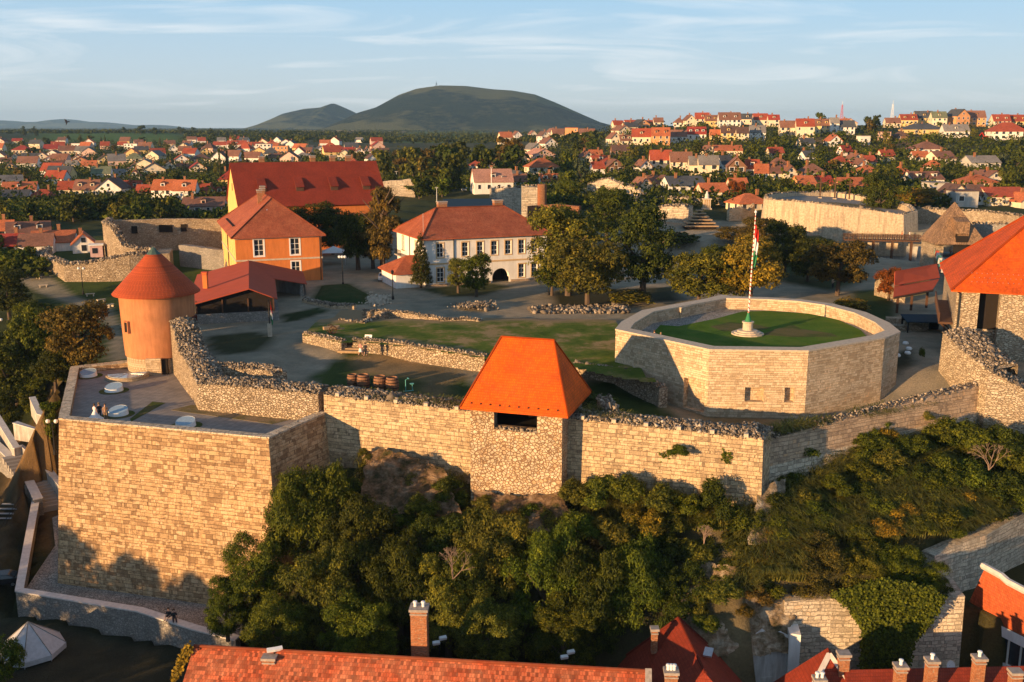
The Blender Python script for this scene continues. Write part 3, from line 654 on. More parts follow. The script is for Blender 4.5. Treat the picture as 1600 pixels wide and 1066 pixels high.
# rubble crowned retaining wall behind the terrace
wallpoly('retaining_wall',[(-43.6,124.6,3.9),(-42.1,121.6,3.4),(-40.6,118.6,1.4),(-36.6,110.8,.7),(-35.2,107.6,.1),(-30,105.8,.2),(-24.5,104.0,.2),(-20.8,103.2,.1)],-3.1,3.2,M['rubwall'],jag=.10,step=.7,seed=3,cap=46,capr=.095,zi=-1,
  label='rubble crowned inner wall stepping down behind the bastion terrace')
V,Fc=rocks([(-33+random.Random(i).uniform(-5,6),111.5+random.Random(i+900).uniform(-1.6,1.6)-.30*random.Random(i).uniform(-5,6),random.Random(i+77).uniform(0,.8)) for i in range(700)],.2,9)
wallpoly('ruined_wall',[(-37.5,112.6,.9),(-33,112.2,.8),(-28.4,111.2,.7),(-27.2,109.8,.6)],-.6,1.8,M['rubwall'],jag=.2,step=.6,seed=6,cap=46,capr=.095,label='low curved rubble ruin between the courtyard and the terrace wall')
# curtain wall left and right of the gate tower
wallpoly('curtain_wall',[(-20.2,103.2,.0),(-4.0,97.6,-.25)],-11.5,3.4,M['ash_curt'],batter=.02,jag=.02,step=.9,seed=8,cap=46,capr=.095,zi=-2,label='rubble topped curtain wall between the corner bastion and the orange roofed tower')
wallpoly('curtain_wall',[(5.4,94.2,.1),(23.4,88.7,-.35),(25.0,92.2,-.4)],-12.5,3.2,M['ash_curt'],batter=.02,jag=.02,step=.9,seed=9,cap=46,capr=.095,zi=-3,label='rubble topped curtain wall right of the orange roofed tower, with weeds in its face')
wallpoly('curtain_wall',[(24.4,92.3,-1.7),(33.5,97.2,-1.1),(43,102.3,-.5),(51.8,106.6,.1)],-4.6,1.3,M['ash_pink'],batter=.02,jag=.03,step=.9,seed=10,zi=-3,cap=16,capr=.09,label='upper ashlar curtain wall running from the corner below the flag bastion to the right hand ruin')
wallpoly('footing_wall',[(24.2,92.1,-4.5),(33.4,97.0,-4.0),(43,102.1,-3.4),(52,106.4,-2.9)],-13,1.4,M['ash_rough'],batter=.05,jag=.06,step=.8,seed=11,label='pale crumbling masonry footing under the right curtain wall')
# little coping blocks standing on the curtain wall edges
for i,(a,b,n) in enumerate((((-20.2,103.2,.05),(-4.0,97.6,-.2),5),((5.4,94.2,.15),(23.4,88.7,-.3),6))):
    for k in range(n):
        t=(k+.5)/n; p=Vector(a).lerp(Vector(b),t)
        MB().box((0,0,.15),(.42,.42,.34),R(-18)).build('coping_stub',M['cope'],loc=p,label='small square pale stub standing on the %s curtain wall edge, %s from its left end'%(('left','right')[i],('first','second','third','fourth','fifth','sixth')[k]),cat='stone',group='stubs on the curtain wall')
# ruined corner at the right
wallpoly('ruined_wall',[(50.6,114.5,4.6),(50.9,109.5,3.3),(52.0,105.4,2.1),(56.8,103.6,-.4),(60.9,102.2,-1.3)],-12,4.4,M['rubwall2'],batter=.03,jag=.1,step=.7,seed=12,cap=40,capr=.10,zi=-5,label='tall rubble ruin with a sloping crown in front of the big orange roofed bastion')
wallpoly('ruined_wall',[(58.0,102.7,-1.8),(66,99.5,-2.4),(74,97,-3)],-14,4,M['rubwall'],batter=.03,jag=.15,step=.8,seed=13,cap=40,capr=.10,label='lower rubble wall at the right edge below the big bastion')
# ---------------------------------------------------------------- gate tower with the bright orange roof
gt=empty('gate_tower',(0,0,0),0,'square fieldstone tower with a steep bright orange hipped roof over the curtain wall','tower')
ga=R(-17.5); g1=(math.cos(ga),math.sin(ga)); g2=(-g1[1],g1[0])
def gp(u,v,z): return (-4.15+g1[0]*u+g2[0]*v,94.6+g1[1]*u+g2[1]*v,z)
GW=9.4; GD=8.2; ZE=1.35
mb=MB(); rv=MB(); Pf=holewall(mb,gp(0,0,0),gp(GW,0,0),-12.5,ZE+.1,[(2.5,6.9,-.95,ZE-.05)],1.0,rev=rv)
# funnel below the opening
mb.quad(gp(GW,0,-12.5),gp(GW,GD,-12.5),gp(GW,GD,ZE),gp(GW,0,ZE)); mb.quad(gp(0,GD,-12.5),gp(0,0,-12.5),gp(0,0,ZE),gp(0,GD,ZE)); mb.quad(gp(GW,GD,-8),gp(0,GD,-8),gp(0,GD,ZE),gp(GW,GD,ZE))
mb.build('wall',M['crazy'],gt); rv.build('opening_reveal',M['greystone'],gt)
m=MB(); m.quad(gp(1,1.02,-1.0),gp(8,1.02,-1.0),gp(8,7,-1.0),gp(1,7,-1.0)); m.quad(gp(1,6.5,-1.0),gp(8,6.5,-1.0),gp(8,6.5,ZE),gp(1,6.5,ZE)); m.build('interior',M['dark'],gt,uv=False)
m=MB(); m.box(gp(4.7,.75,-.80),(4.3,.5,.12),ga); m.build('sill',M['palewood'],gt)
V,Fc=rocks([gp(random.Random(k).uniform(2.5,6.9),random.Random(k+50).uniform(-.02,.55),-.93+random.Random(k+9).uniform(-.02,.1)) for k in range(70)],.12,4); npmesh('sill_rubble',V,Fc,M['stones'],parent=gt)
RZ=7.45; ra=gp(-.75,-.75,ZE-.15); rb=gp(GW+.75,-.75,ZE-.15); rc=gp(GW+.75,GD+.75,ZE-.15); rd=gp(-.75,GD+.75,ZE-.15); r0=gp(1.95,GD/2,RZ); r1=gp(GW-2.0,GD/2,RZ)
dn=lambda p,t=.2:(p[0],p[1],p[2]-t)
m=MB(); m.poly([ra,rb,r1,r0]); m.poly([rb,rc,r1]); m.poly([rc,rd,r0,r1]); m.poly([rd,ra,r0]); m.poly([dn(rd),dn(rc),dn(rb),dn(ra)])
for x,y in ((ra,rb),(rb,rc),(rc,rd),(rd,ra)): m.quad(dn(x),dn(y),y,x)
grf=m.build('roof',M['brightclay'],gt)
ridges(grf,[(ra,r0),(rb,r1),(r0,r1),(rc,r1),(rd,r0)],M['brightclay'],.10)
m=MB()
for k in range(10):
    p=Vector(ra).lerp(Vector(rb),(k+.8)/10.6); q=(Vector(r0)+Vector(r1))/2; p=p+(q-p)*.055; MB().box((p.x,p.y,p.z+.10),(.09,.25,.10),ga).build('snow_guard',M['iron'],grf,uv=False)
# ruined stub wall on the tower's right side
wallpoly('ruined_wall',[(8.6,97.3,1.3),(8.9,96.0,.9),(9.6,94.4,.2)],-1.2,1.5,M['rubwall'],jag=.15,step=.5,seed=15,cap=24,capr=.12,label='small rubble stub leaning on the right side of the orange roofed tower')
# ---------------------------------------------------------------- round orange tower
rt=empty('round_tower',(-46.4,128.4,-3),0,'round orange plastered tower with a conical red tiled roof','tower')
m=MB(); prof=[(4.25,-.2),(4.25,1.95),(4.45,2.0)]; m.lathe((0,0,0),prof,56); m.build('stone_base',M['ash_pale'],rt)
m=MB(); prof=[(4.42,2.0),(4.5,3.5),(4.72,10.35)]; m.lathe((0,0,0),prof,64); m.build('wall',M['towerplaster'],rt,smooth=True,uv=False)
m=MB(); m.lathe((0,0,0),[(5.45,9.95),(5.5,10.05),(5.1,10.5),(3.0,12.75),(.95,15.0)],64); m.build('roof',M['coneclay'],rt,smooth=True)
m=MB(); m.lathe((0,0,0),[(5.45,9.95),(4.6,10.1)],64); m.build('soffit',M['wood'],rt,uv=False)
m=MB(); m.lathe((0,0,0),[(1.12,14.75),(.12,15.9),(0,15.95)],8); m.build('roof_cap',M['copper'],rt,uv=False)
def twin(a,z,w,h,mat='trim'):
    o=empty('window',(0,0,0),0); bpy.data.objects.remove(o)
    c=Vector((math.cos(a),math.sin(a),0)); t=Vector((-c.y,c.x,0)); b=c*4.5; m=MB(); g=MB()
    rz=a+math.pi/2
    for (u,v,su,sv) in ((-w/2,0,.12,h+.2),(w/2,0,.12,h+.2),(0,-h/2,w,.12),(0,h/2,w,.12)):
        p=b+t*u; m.box((p.x+c.x*.16,p.y+c.y*.16,z+v),(su,.5,sv),rz)
    o=m.build('window',M[mat],rt,uv=False); g.box((b.x+c.x*.10,b.y+c.y*.10,z),(w,.36,h),rz); g.build('pane',M['dark'],o,uv=False)
twin(R(-125),6.1,.7,1.4,'towerplaster'); twin(R(0),5.9,1.1,1.7,'darkclay')
m=MB(); m.box((.55,-4.15,1.0),(1.9,1.2,2.3),R(5)); m.build('porch',M['ash_pale'],rt); m=MB(); m.box((1.75,-4.0,.95),(.85,.6,2.1),R(10)); m.build('door',M['dark'],rt,uv=False)
# ---------------------------------------------------------------- flag bastion (roundel)
RT=[(966,516),(975,505),(1007,487),(1060,477),(1127,465),(1200,467),(1250,470),(1300,477),(1350,490),(1385,506),(1402,520),(1379,529),(1261,549),(1110,547)]
RZT=5.0
ring=[G(a,b,RZT) for a,b in RT]
cx=sum(p.x for p in ring)/len(ring); cy=sum(p.y for p in ring)/len(ring)
rd_=empty('flag_bastion',(0,0,0),0,'low polygonal pale stone bastion with a lawn and flagpole inside its parapet','bastion')
BB=[]
for p in ring: BB.append(Vector((p.x+(p.x-cx)*.018,p.y+(p.y-cy)*.018,0)))
order=list(range(len(ring)))
m=MB(); n=len(ring); cope=MB(); TH=1.25
nrm=[]
for i in range(n):
    a,b,c=ring[i-1],ring[i],ring[(i+1)%n]
    n1=Vector((a.y-b.y,b.x-a.x)).normalized(); n2=Vector((b.y-c.y,c.x-b.x)).normalized()
    q=(n1+n2)/(1+n1.dot(n2)); nrm.append(q)
# ring is ordered clockwise seen from above starting at the left: outward is to the left of travel
def outw(i,d): return Vector((ring[i].x,ring[i].y,0))+Vector((nrm[i].x,nrm[i].y,0))*d
test=outw(13,1)
sg=1 if (test-Vector((cx,cy,0))).length>(Vector((ring[13].x,ring[13].y,0))-Vector((cx,cy,0))).length else -1
inner=[outw(i,-sg*TH) for i in range(n)]; base=[outw(i,sg*.28) for i in range(n)]
panes=MB()
for i in range(n):
    j=(i+1)%n
    a,b=(base[j],base[i])            # travel so that outside is on the right
    top=RZT-.0
    holes=[]
    if i==12: holes=[(5.2-1.2,6.6-.9,-.55,1.15),(.95+.4,1.9+.4,-.55,1.15)] 
    L=(Vector(a)-Vector(b)).length
    if holes:
        ta=Vector((ring[j].x,ring[j].y)); 
        # recesses measured along the facet from its left end
        holes=[(L*.38,L*.575,-.5,1.05),(L*.785,L*.885,-.5,1.1)]
    if i==13: holes=[(L*.76,L*.985-.2,-1.9,1.45)]
    if holes: holewall(m,a,b,-3.2,top,holes,.75,pane=panes)
    else: m.quad((a.x,a.y,-3.2),(b.x,b.y,-3.2),(b.x,b.y,top),(a.x,a.y,top))
    m.quad((inner[i].x,inner[i].y,3.2),(inner[j].x,inner[j].y,3.2),(inner[j].x,inner[j].y,top),(inner[i].x,inner[i].y,top))
    o1=outw(i,sg*.34); o2=outw(j,sg*.34); k1=outw(i,-sg*(TH+.04)); k2=outw(j,-sg*(TH+.04))
    cope.quad((o1.x,o1.y,top+.16),(o2.x,o2.y,top+.16),(k2.x,k2.y,top+.16),(k1.x,k1.y,top+.16)); cope.quad((o1.x,o1.y,top+.003),(o2.x,o2.y,top+.003),(o2.x,o2.y,top+.16),(o1.x,o1.y,top+.16)); cope.quad((k2.x,k2.y,top+.003),(k1.x,k1.y,top+.003),(k1.x,k1.y,top+.16),(k2.x,k2.y,top+.16))
m.build('wall',M['ash_pale'],rd_)
for f_ in panes.f: MB().poly([panes.v[i] for i in f_]).build('blocked_opening',M['ash_pale'],rd_)
cope.build('coping',M['cope'],rd_)
fl=MB(); fl.poly([(p.x,p.y,3.62) for p in inner][::-1]); fl.build('gravel_walk',M['cobble'],rd_)
gr=[(1012,529),(1032,508),(1060,510),(1115,499),(1160,487),(1200,486),(1262,490),(1310,500),(1345,516),(1357,529),(1330,545),(1200,555),(1100,552),(1040,540)]
fl=MB(); fl.prism([tuple(G(a,b,3.66))[:2] for a,b in gr][::-1],3.58,3.68); fl.build('lawn',M['lawn'],rd_,uv=False)
for pts in ([(1110,510),(1140,503),(1180,507),(1205,512),(1180,518),(1130,518)],[(1190,523),(1215,513),(1240,508),(1252,514),(1300,521),(1310,526),(1240,527)]):
    fl=MB(); fl.prism([tuple(G(a,b,3.69))[:2] for a,b in pts][::-1],3.6,3.688); fl.build('worn_turf',M['roughgrass'],rd_,uv=False)
a=G(1058,497,3.6); b=G(1133,473+4,3.6); dvec=(b-a); ang=math.atan2(dvec.y,dvec.x)
c=(a+b)/2; m=MB(); m.box((c.x,c.y,4.25),(dvec.length,1.1,1.35),ang); m.build('inner_wall',M['ash_pale'],rd_)
m=MB(); m.box((c.x,c.y,4.98),(dvec.length+.1,1.25,.12),ang); m.build('inner_coping',M['cope'],rd_)
# flagpole
fp=G(1168,522,3.68); fo=empty('flagpole',fp,0,'tall flagpole with a red and white spiral and a limp red white green flag','flagpole')
m=MB(); m.lathe((0,0,0),[(1.95,0),(1.95,.14),(1.6,.15),(1.6,.3),(1.25,.31),(1.2,.48),(.62,.5),(.60,1.35),(.72,1.42),(.72,1.55),(0,1.56)],16); m.build('stone_base',M['cope'],fo)
m=MB(); m.tube([(0,0,1.5),(0,0,2.1),(0,0,2.6)],[.42,.25,.11],12); m.build('green_collar',M['green'],fo,uv=False)
def spiral():
    t=NT('spiral_paint',.5); sp=t.n('SeparateXYZ'); tc=t.n('TexCoord'); t.l(tc.outputs['Object'],sp.inputs[0])
    an=t.math('ARCTAN2',sp.outputs[1],sp.outputs[0]); f=t.math('FRACT',t.math('ADD',t.math('DIVIDE',an,2*math.pi),t.math('MULTIPLY',sp.outputs[2],1.9)))
    t.col(t.ramp(f,[(.62,(.8,.76,.70)),(.66,(.48,.06,.04))])); return t.m
lean=Vector((.55,0,0)); m=MB(); m.tube([Vector((0,0,2.5)),Vector((.0,0,2.5))+Vector((.25,0,12.0))],[.10,.05],12); pole=m.build('pole',spiral(),fo,uv=False)
m=MB(); m.lathe((.25,0,14.5),[(.0,.35),(.14,.2),(.16,.08),(.08,0)],10); m.build('finial',M['white'],fo,uv=False)
def flagmesh(par,z,cols,w=1.0,h=4.6,seed=2):
    H3=h/3
    for ci,cm in enumerate(cols):
        m=MB(); n=14; pr=None
        for k in range(7):
            zz=z-ci*H3*1.0-k*H3/6; row=[]
            for q in range(n+1):
                t=q/n; sw=.18+.06*math.sin(k*.7+ci)*1; row.append((.22+w*.62*t*(.75+.25*math.sin(k*.3+ci)),sw*math.sin(t*11+k*.35+ci),zz-t*.9*(1)))
            if pr:
                for q in range(n): m.quad(pr[q],pr[q+1],row[q+1],row[q])
            pr=row
        m.build('flag_stripe',cm,par,uv=False,smooth=True)
flagmesh(fo,13.4,[M['red'],M['white'],M['green']],w=.85,h=4.8)
# ---------------------------------------------------------------- far bastion with the three crosses
FT=[(1193,306),(1196,312),(1240,315),(1285,319),(1350,327),(1412,336),(1434,330),(1428,322),(1400,315),(1340,305),(1300,300),(1242,301),(1205,302)]
FZ=9.6; fb=empty('far_bastion',(0,0,0),0,'big round stone bastion with crosses on its gravel top, beyond the trees at right','bastion')
rg=[D(a_,b_,y_) for (a_,b_),y_ in zip(FT,(262,257,252,249,247,245,249,260,272,286,292,288,274))]; fx=sum(p.x for p in rg)/len(rg); fy=sum(p.y for p in rg)/len(rg)
PLc=np.linalg.lstsq(np.array([[p.x,p.y,1] for p in rg]),np.array([p.z for p in rg]),rcond=None)[0]
def FZ_(x,y): return float(PLc[0]*x+PLc[1]*y+PLc[2])
def off(p,d):
    v=Vector((p.x-fx,p.y-fy,0)).normalized(); return Vector((p.x,p.y,0))+v*d
# smooth the ring
sm=[]
for i in range(len(rg)):
    a,b,c=rg[i-1],rg[i],rg[(i+1)%len(rg)]
    if 5<=i<=6: sm.append(b); continue
    sm+= [b.lerp(a,.25),b*.5+(b.lerp(a,.25)+b.lerp(c,.25))*.25,b.lerp(c,.25)]
rg=sm; n=len(rg); m=MB(); top=MB()
def streaky():
    t=NT('streaked_bastion_stone',.9,.15); v=t.uv()
    f=t.noise(v,2.2,5,.6); st=t.noise(t.uv((1.1,.10,1)),1.2,5,.65)
    c=t.ramp(f,[(.3,(.34,.265,.18)),(.5,(.52,.42,.29)),(.7,(.64,.53,.38))]); sp=t.n('SeparateXYZ'); t.l(v,sp.inputs[0])
    k=t.math('MULTIPLY',t.ramp(st,[(.47,0),(.62,1)]),t.ramp(t.math('DIVIDE',sp.outputs[1],12.0),[(.25,.12),(.78,.62)]))
    t.col(t.mix(k,c,(.26,.20,.14))); t.bump(f,.9,.2); return t.m
M['streak']=streaky()
for i in range(n):
    j=(i+1)%n; a,b=rg[i],rg[j]; a0,b0=off(a,1.2),off(b,1.2); ai,bi=off(a,-1.6),off(b,-1.6)
    m.quad((a0.x,a0.y,-3),(b0.x,b0.y,-3),tuple(b),tuple(a)); m.quad(tuple(a),tuple(b),(bi.x,bi.y,b.z),(ai.x,ai.y,a.z)); m.quad((bi.x,bi.y,b.z-3),(ai.x,ai.y,a.z-3),(ai.x,ai.y,a.z),(bi.x,bi.y,b.z))
m.build('wall',M['streak'],fb)
top.poly([(off(p,-1.0).x,off(p,-1.0).y,FZ_(p.x,p.y)-1.2) for p in rg]); top.build('gravel_top',M['gravel'],fb)
pts=[(1262,317),(1300,315),(1360,316),(1400,328),(1345,326),(1290,320)]
mm=MB(); mm.poly([(q.x,q.y,FZ_(q.x,q.y)-1.12) for q in [G(a,b+2,8.0) for a,b in pts]][::-1]); mm.build('dry_turf',M['drygrass'],fb,uv=False)
mm=MB(); V,Fc=rocks([(lambda v_,z_:(v_.x,v_.y,z_))(Vector(off(rg[i],-.8)).lerp(Vector(off(rg[(i+1)%n],-.8)),random.Random(i*40+k).random()),rg[i].z+(rg[(i+1)%n].z-rg[i].z)*random.Random(i*40+k).random()+.05) for i in range(n) for k in range(24)],.24,3); npmesh('rubble_top',V,Fc,M['stones'],parent=fb)
# glacis below the far bastion
wallpoly('buttress_wall',[(80,249,-.6),(91,246.0,-.6),(105.5,243,-.6),(107.5,256,-.6)],-12,3,M['oldwhite'],batter=.12,step=9,label='grey streaked retaining wall below the wooden footbridge',zi=-8)
for k,(px,w) in enumerate(((1281,'left'),(1304,'middle'),(1327,'right'))):
    p=G(px,311,8.3); p.z=FZ_(p.x,p.y)-1.2; c=empty('wooden_cross',p,R(-6),'tall dark wooden cross on the far bastion, the %s one of three'%w,'cross','three crosses on the far bastion')
    m=MB(); m.box((0,0,2.9),(.32,.32,5.8)); m.build('post',M['wood'],c); m=MB(); m.box((0,0,4.35),(2.0,.26,.3)); m.build('crossbeam',M['wood'],c); m=MB(); m.box((0,0,.1),(.9,.9,.3)); m.build('footing',M['cope'],c)
# footbridge
fbz=G(1325,375,-.5); fo2=empty('footbridge',(0,0,0),0,'dark wooden footbridge with plank railing along the foot of the far bastion','bridge')
pa=D(1318,377,243.5); pb=D(1437,374,240); dv=pb-pa; L=dv.length; ang=math.atan2(dv.y,dv.x)
m=MB(); c=(pa+pb)/2; m.box((c.x,c.y,c.z),(L,2.2,.35),ang); m.build('deck',M['wood'],fo2)
for s in (-1,1):
    m=MB(); nn=Vector((-math.sin(ang),math.cos(ang),0))*1.05*s
    for h in (.75,1.05,1.4): m.box((c.x+nn.x,c.y+nn.y,h+c.z),(L,.08,.12),ang)
    for k in range(17): q=pa.lerp(pb,k/16)+nn; m.box((q.x,q.y,c.z+.8),(.14,.14,1.4),ang)
    m.build('railing',M['wood'],fo2)
for k in range(4): q=pa.lerp(pb,.15+k*.25); MB().box((q.x,q.y,c.z-5.3),(.35,1.8,10.2),ang).build('support',M['wood'],fo2)
# ---------------------------------------------------------------- buildings inside the castle
def chimney(parent,p,w,d,h,rz,mat='brick',cap='concrete',name='chimney',pots=0):
    m=MB(); m.box((p[0],p[1],p[2]+h/2),(w,d,h),rz); o=m.build(name,M[mat],parent)
    m=MB(); m.box((p[0],p[1],p[2]+h+.1),(w+.22,d+.22,.22),rz); m.box((p[0],p[1],p[2]+h-.25),(w+.1,d+.1,.12),rz); m.build('cap',M[cap],o,uv=False)
    for k in range(pots):
        q=(p[0]+math.cos(rz)*w*(-.25+.5*k/max(1,pots-1)) if pots>1 else p[0],p[1]+math.sin(rz)*w*(-.25+.5*k/max(1,pots-1)) if pots>1 else p[1],p[2]+h+.2)
        m=MB(); m.lathe(q,[(.13,0),(.12,.32),(.19,.36),(.17,.46),(0,.5)],10); m.build('chimney_pot',M['white'],o,uv=False)
    return o
def pipe(parent,pts,r=.07,mat='iron',name='downpipe'): m=MB(); m.tube(pts,r,6); return m.build(name,M[mat],parent,uv=False)
# orange two storey building
ob=empty('orange_building',(0,0,0),0,'two storey orange plastered building with hipped red roof behind the round tower','building')
A=(-50.2,180.2); a=R(20); e1=(math.cos(a),math.sin(a)); e2=(-e1[1],e1[0]); L1=15.6; W1=34.0
Z0=-2.5; Z1=9.0
m=MB(); pA=A; pB=ext(A,e1,e2,L1,0,0)[:2]; pC=ext(A,e1,e2,L1,W1,0)[:2]; pD=ext(A,e1,e2,0,W1,0)[:2]
fh=[(3.3,5.0,5.0,8.0),(9.85,11.5,5.0,8.0),(9.9,11.45,.6,3.7)]
Pf=holewall(m,pA,pB,Z0,Z1,fh,.22)
m.quad((pB[0],pB[1],Z0),(pC[0],pC[1],Z0),(pC[0],pC[1],Z1),(pB[0],pB[1],Z1)); m.quad((pC[0],pC[1],Z0),(pD[0],pD[1],Z0),(pD[0],pD[1],Z1),(pC[0],pC[1],Z1))
m.build('front_wall',M['orangeplaster'],ob)
for h in fh: window(ob,Pf,h,.22,'whitetrim','whitetrim',.22,(1,2))
m=MB(); sh=[(W1-2.3-4.2*k-1.3,W1-2.3-4.2*k,z,z+2.7) for k in range(8) for z in (5.0,.8)]
Ps=holewall(m,pD,pA,Z0,Z1,sh,.16); m.build('side_wall',M['sunyellowplaster'],ob)
for h in sh: window(ob,Ps,h,.16,'whitetrim',None,.1,(1,2),mat_gl='glass')
c=lambda u,v,z: ext(A,e1,e2,u,v,z)
m=MB(); m.box(c(L1/2,-.05,4.25),(L1+.2,.16,.3),a); m.box(c(-.05,W1/2,4.25),(.16,W1,.28),a); m.build('string_course',M['cope'],ob)
m=MB(); m.box(c(L1/2,W1/2,Z1-.75),(L1+.3,W1+.3,.3),a); m.build('cornice',M['cope'],ob)
# hipped roof, ridge along e2
Ar=pB; mbr,cr=hiproof(pB,e2,(-e1[0],-e1[1]),W1,L1,Z1+.05,5.9,.75)
orf=mbr.build('roof',M['slateclay'],ob); ridges(orf,[(cr[0],cr[4]),(cr[3],cr[4]),(cr[1],cr[5]),(cr[2],cr[5]),(cr[4],cr[5])],M['slateclay'],.13)
for u,v in ((6.2,14),(7.4,20),(8.2,27)): chimney(orf,c(u,v,13.2),.9,.9,2.8,a)
for k in range(8): q=c(.6+.0*k,9.5+2.2*k,Z1+.8); MB().box((q[0],q[1],q[2]),(.5,.35,.25),a).build('roof_vent',M['iron'],orf,uv=False)
pipe(ob,[c(L1-.35,-.12,Z1-.2),c(L1-.35,-.12,Z0+2)],.08); pipe(ob,[c(-.12,16.5,Z1-.2),c(-.12,16.5,Z0)],.09)
m=MB(); m.lathe(c(6.5,5.2,12.2),[(.28,0),(.22,.5),(.1,.8),(0,.85)],8); m.build('roof_ventilator',M['steel'],orf,uv=False)
# white administration building
wb=empty('white_building',(0,0,0),0,'long two storey white building with hipped red roof and arched gateway','building')
A=(-15.6,176.8); a=R(23); e1=(math.cos(a),math.sin(a)); e2=(-e1[1],e1[0]); L2=24.0; W2=17.0
pA=A; pB=ext(A,e1,e2,L2,0,0)[:2]; pC=ext(A,e1,e2,L2,W2,0)[:2]; pD=ext(A,e1,e2,0,W2,0)[:2]
m=MB(); us=[2.95,7.75,10.65,13.45,16.2,18.9,21.55]
fh=[(u-.62,u+.62,5.2,7.7) for u in us]+[(2.3,3.6,.75,3.3),(18.3,19.5,.75,3.2),(20.9,22.1,.75,3.2)]
arch=(13.0,16.4,-.6,2.6)
Pw=holewall(m,pA,pB,-.6,9.0,fh+[arch],.25,pane=None)
# arch head above the gateway
ctr=(arch[0]+arch[1])/2; rr=(arch[1]-arch[0])/2
m.quad((pB[0],pB[1],-.6),(pC[0],pC[1],-.6),(pC[0],pC[1],9),(pB[0],pB[1],9)); m.quad((pC[0],pC[1],-.6),(pD[0],pD[1],-.6),(pD[0],pD[1],9),(pC[0],pC[1],9))
lh=[(3.5,4.6,5.3,7.9),(11.6,12.7,5.2,7.7)]
Pl=holewall(m,pD,pA,-.6,9,lh,.22)
m.build('wall',M['whiteplaster'],wb)
g=MB(); N=14
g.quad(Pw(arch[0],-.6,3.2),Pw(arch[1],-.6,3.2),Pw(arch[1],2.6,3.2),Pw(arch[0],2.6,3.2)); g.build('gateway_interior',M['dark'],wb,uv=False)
# rounded corners of the arch (spandrels) set just proud of the opening
sp_=MB()
for s in (0,1):
    x0=arch[0] if s==0 else arch[1]; pts=[]
    for k in range(N+1):
        t=math.pi/2*k/N; pts.append((ctr-rr*math.cos(t) if s==0 else ctr+rr*math.cos(t),.95+1.65*math.sin(t)))
    for k in range(N): sp_.quad(Pw(x0,pts[k][1],-.012),Pw(pts[k][0],pts[k][1],-.012),Pw(pts[k+1][0],pts[k+1][1],-.012),Pw(x0,pts[k+1][1],-.012))
    for k in range(N): sp_.quad(Pw(pts[k][0],pts[k][1],-.012),Pw(pts[k][0],pts[k][1],.9),Pw(pts[k+1][0],pts[k+1][1],.9),Pw(pts[k+1][0],pts[k+1][1],-.012))
sp_.build('arch_head',M['whiteplaster'],wb)
for h in fh: window(wb,Pw,h,.25,'whitetrim','trim',.2,(1,2))
for h in lh: window(wb,Pl,h,.22,'whitetrim','trim',.2,(1,2))
c=lambda u,v,z: ext(A,e1,e2,u,v,z)
m=MB(); m.box(c(L2/2,-.04,4.05),(L2+.1,.14,.28),a); m.build('string_course',M['trim'],wb)
m=MB()
for x0,x1 in ((.0,12.7),(16.7,L2)): m.box(c((x0+x1)/2,-.05,-.1),(x1-x0,.2,1.0),a)
m.build('plinth',M['ash_pink'],wb)
m=MB(); m.box(c(L2/2,W2/2,8.45),(L2+.3,W2+.3,.28),a); m.build('cornice',M['trim'],wb)
mbr,cr=hiproof(A,e1,e2,L2,W2,9.05,4.3,.8,inset=5.2); wrf=mbr.build('roof',M['slateclay'],wb); ridges(wrf,[(cr[0],cr[4]),(cr[3],cr[4]),(cr[1],cr[5]),(cr[2],cr[5]),(cr[4],cr[5])],M['slateclay'],.13)
chimney(wrf,c(6.6,W2/2+.8,12.6),1.7,1.1,1.7,a); chimney(wrf,c(17.9,W2/2+.8,12.6),1.7,1.1,1.7,a)
pipe(wb,[c(5.5,-.12,8.7),c(5.5,-.12,-.3)],.08); pipe(wb,[c(-.12,8.6,8.7),c(-.12,8.6,.3)],.08); pipe(wb,[c(.5,2,13.0),c(.5,2,9.0)],.03,'steel','mast')
m=MB(); m.box(c(-.7,12.2,4.4),(1.4,4.2,.22),a); bal=m.build('balcony',M['concrete'],wb)
m=MB()
for k in range(12): q=c(-1.35,10.2+k*.36,4.95); m.box(q,(.05,.05,1.0),a)
m.box(c(-1.35,12.2,5.45),(.07,4.1,.07),a); m.build('railing',M['iron'],bal)
# annex on its left
m=MB(); an=[c(-.02,.3,0),c(-.02,9.5,0),c(-5.3,9.5,0),c(-5.3,.3,0)]
m.prism([p[:2] for p in an],-.6,2.95); ax=m.build('annex',M['whiteplaster'],wb)
mbr,ca=hiproof(c(-5.3,.3,0),e1,e2,5.6,9.2,2.97,2.3,.6,inset=3.4,hip1=False); mbr.build('annex_roof',M['slateclay'],ax)
# big red hall behind
HA=R(22); hb=empty('red_hall',(-60.9,223.2,0),HA,'long hall with an enormous dark red roof and small shed dormers, behind the orange building','building')
x0,x1,y0,y1=0,34.,0,21.; ZA,ZR=11.2,20.0; ymid=10.5
m=MB(); m.quad((x0,y0,-3),(x1,y0,-3),(x1,y0,ZA),(x0,y0,ZA)); m.quad((x1,y0,-3),(x1,y1,-3),(x1,y1,ZA),(x1,y0,ZA)); m.quad((x1,y1,-3),(x0,y1,-3),(x0,y1,ZA),(x1,y1,ZA)); m.poly([(x1,y0,ZA),(x1,y1,ZA),(x1,ymid,ZR)]); m.build('wall',M['orangeplaster'],hb)
m=MB(); m.quad((x0,y1,-3),(x0,y0,-3),(x0,y0,ZA),(x0,y1,ZA)); m.poly([(x0,y1,ZA),(x0,y0,ZA),(x0,ymid,ZR)]); m.build('gable_wall',M['sunyellowplaster'],hb)
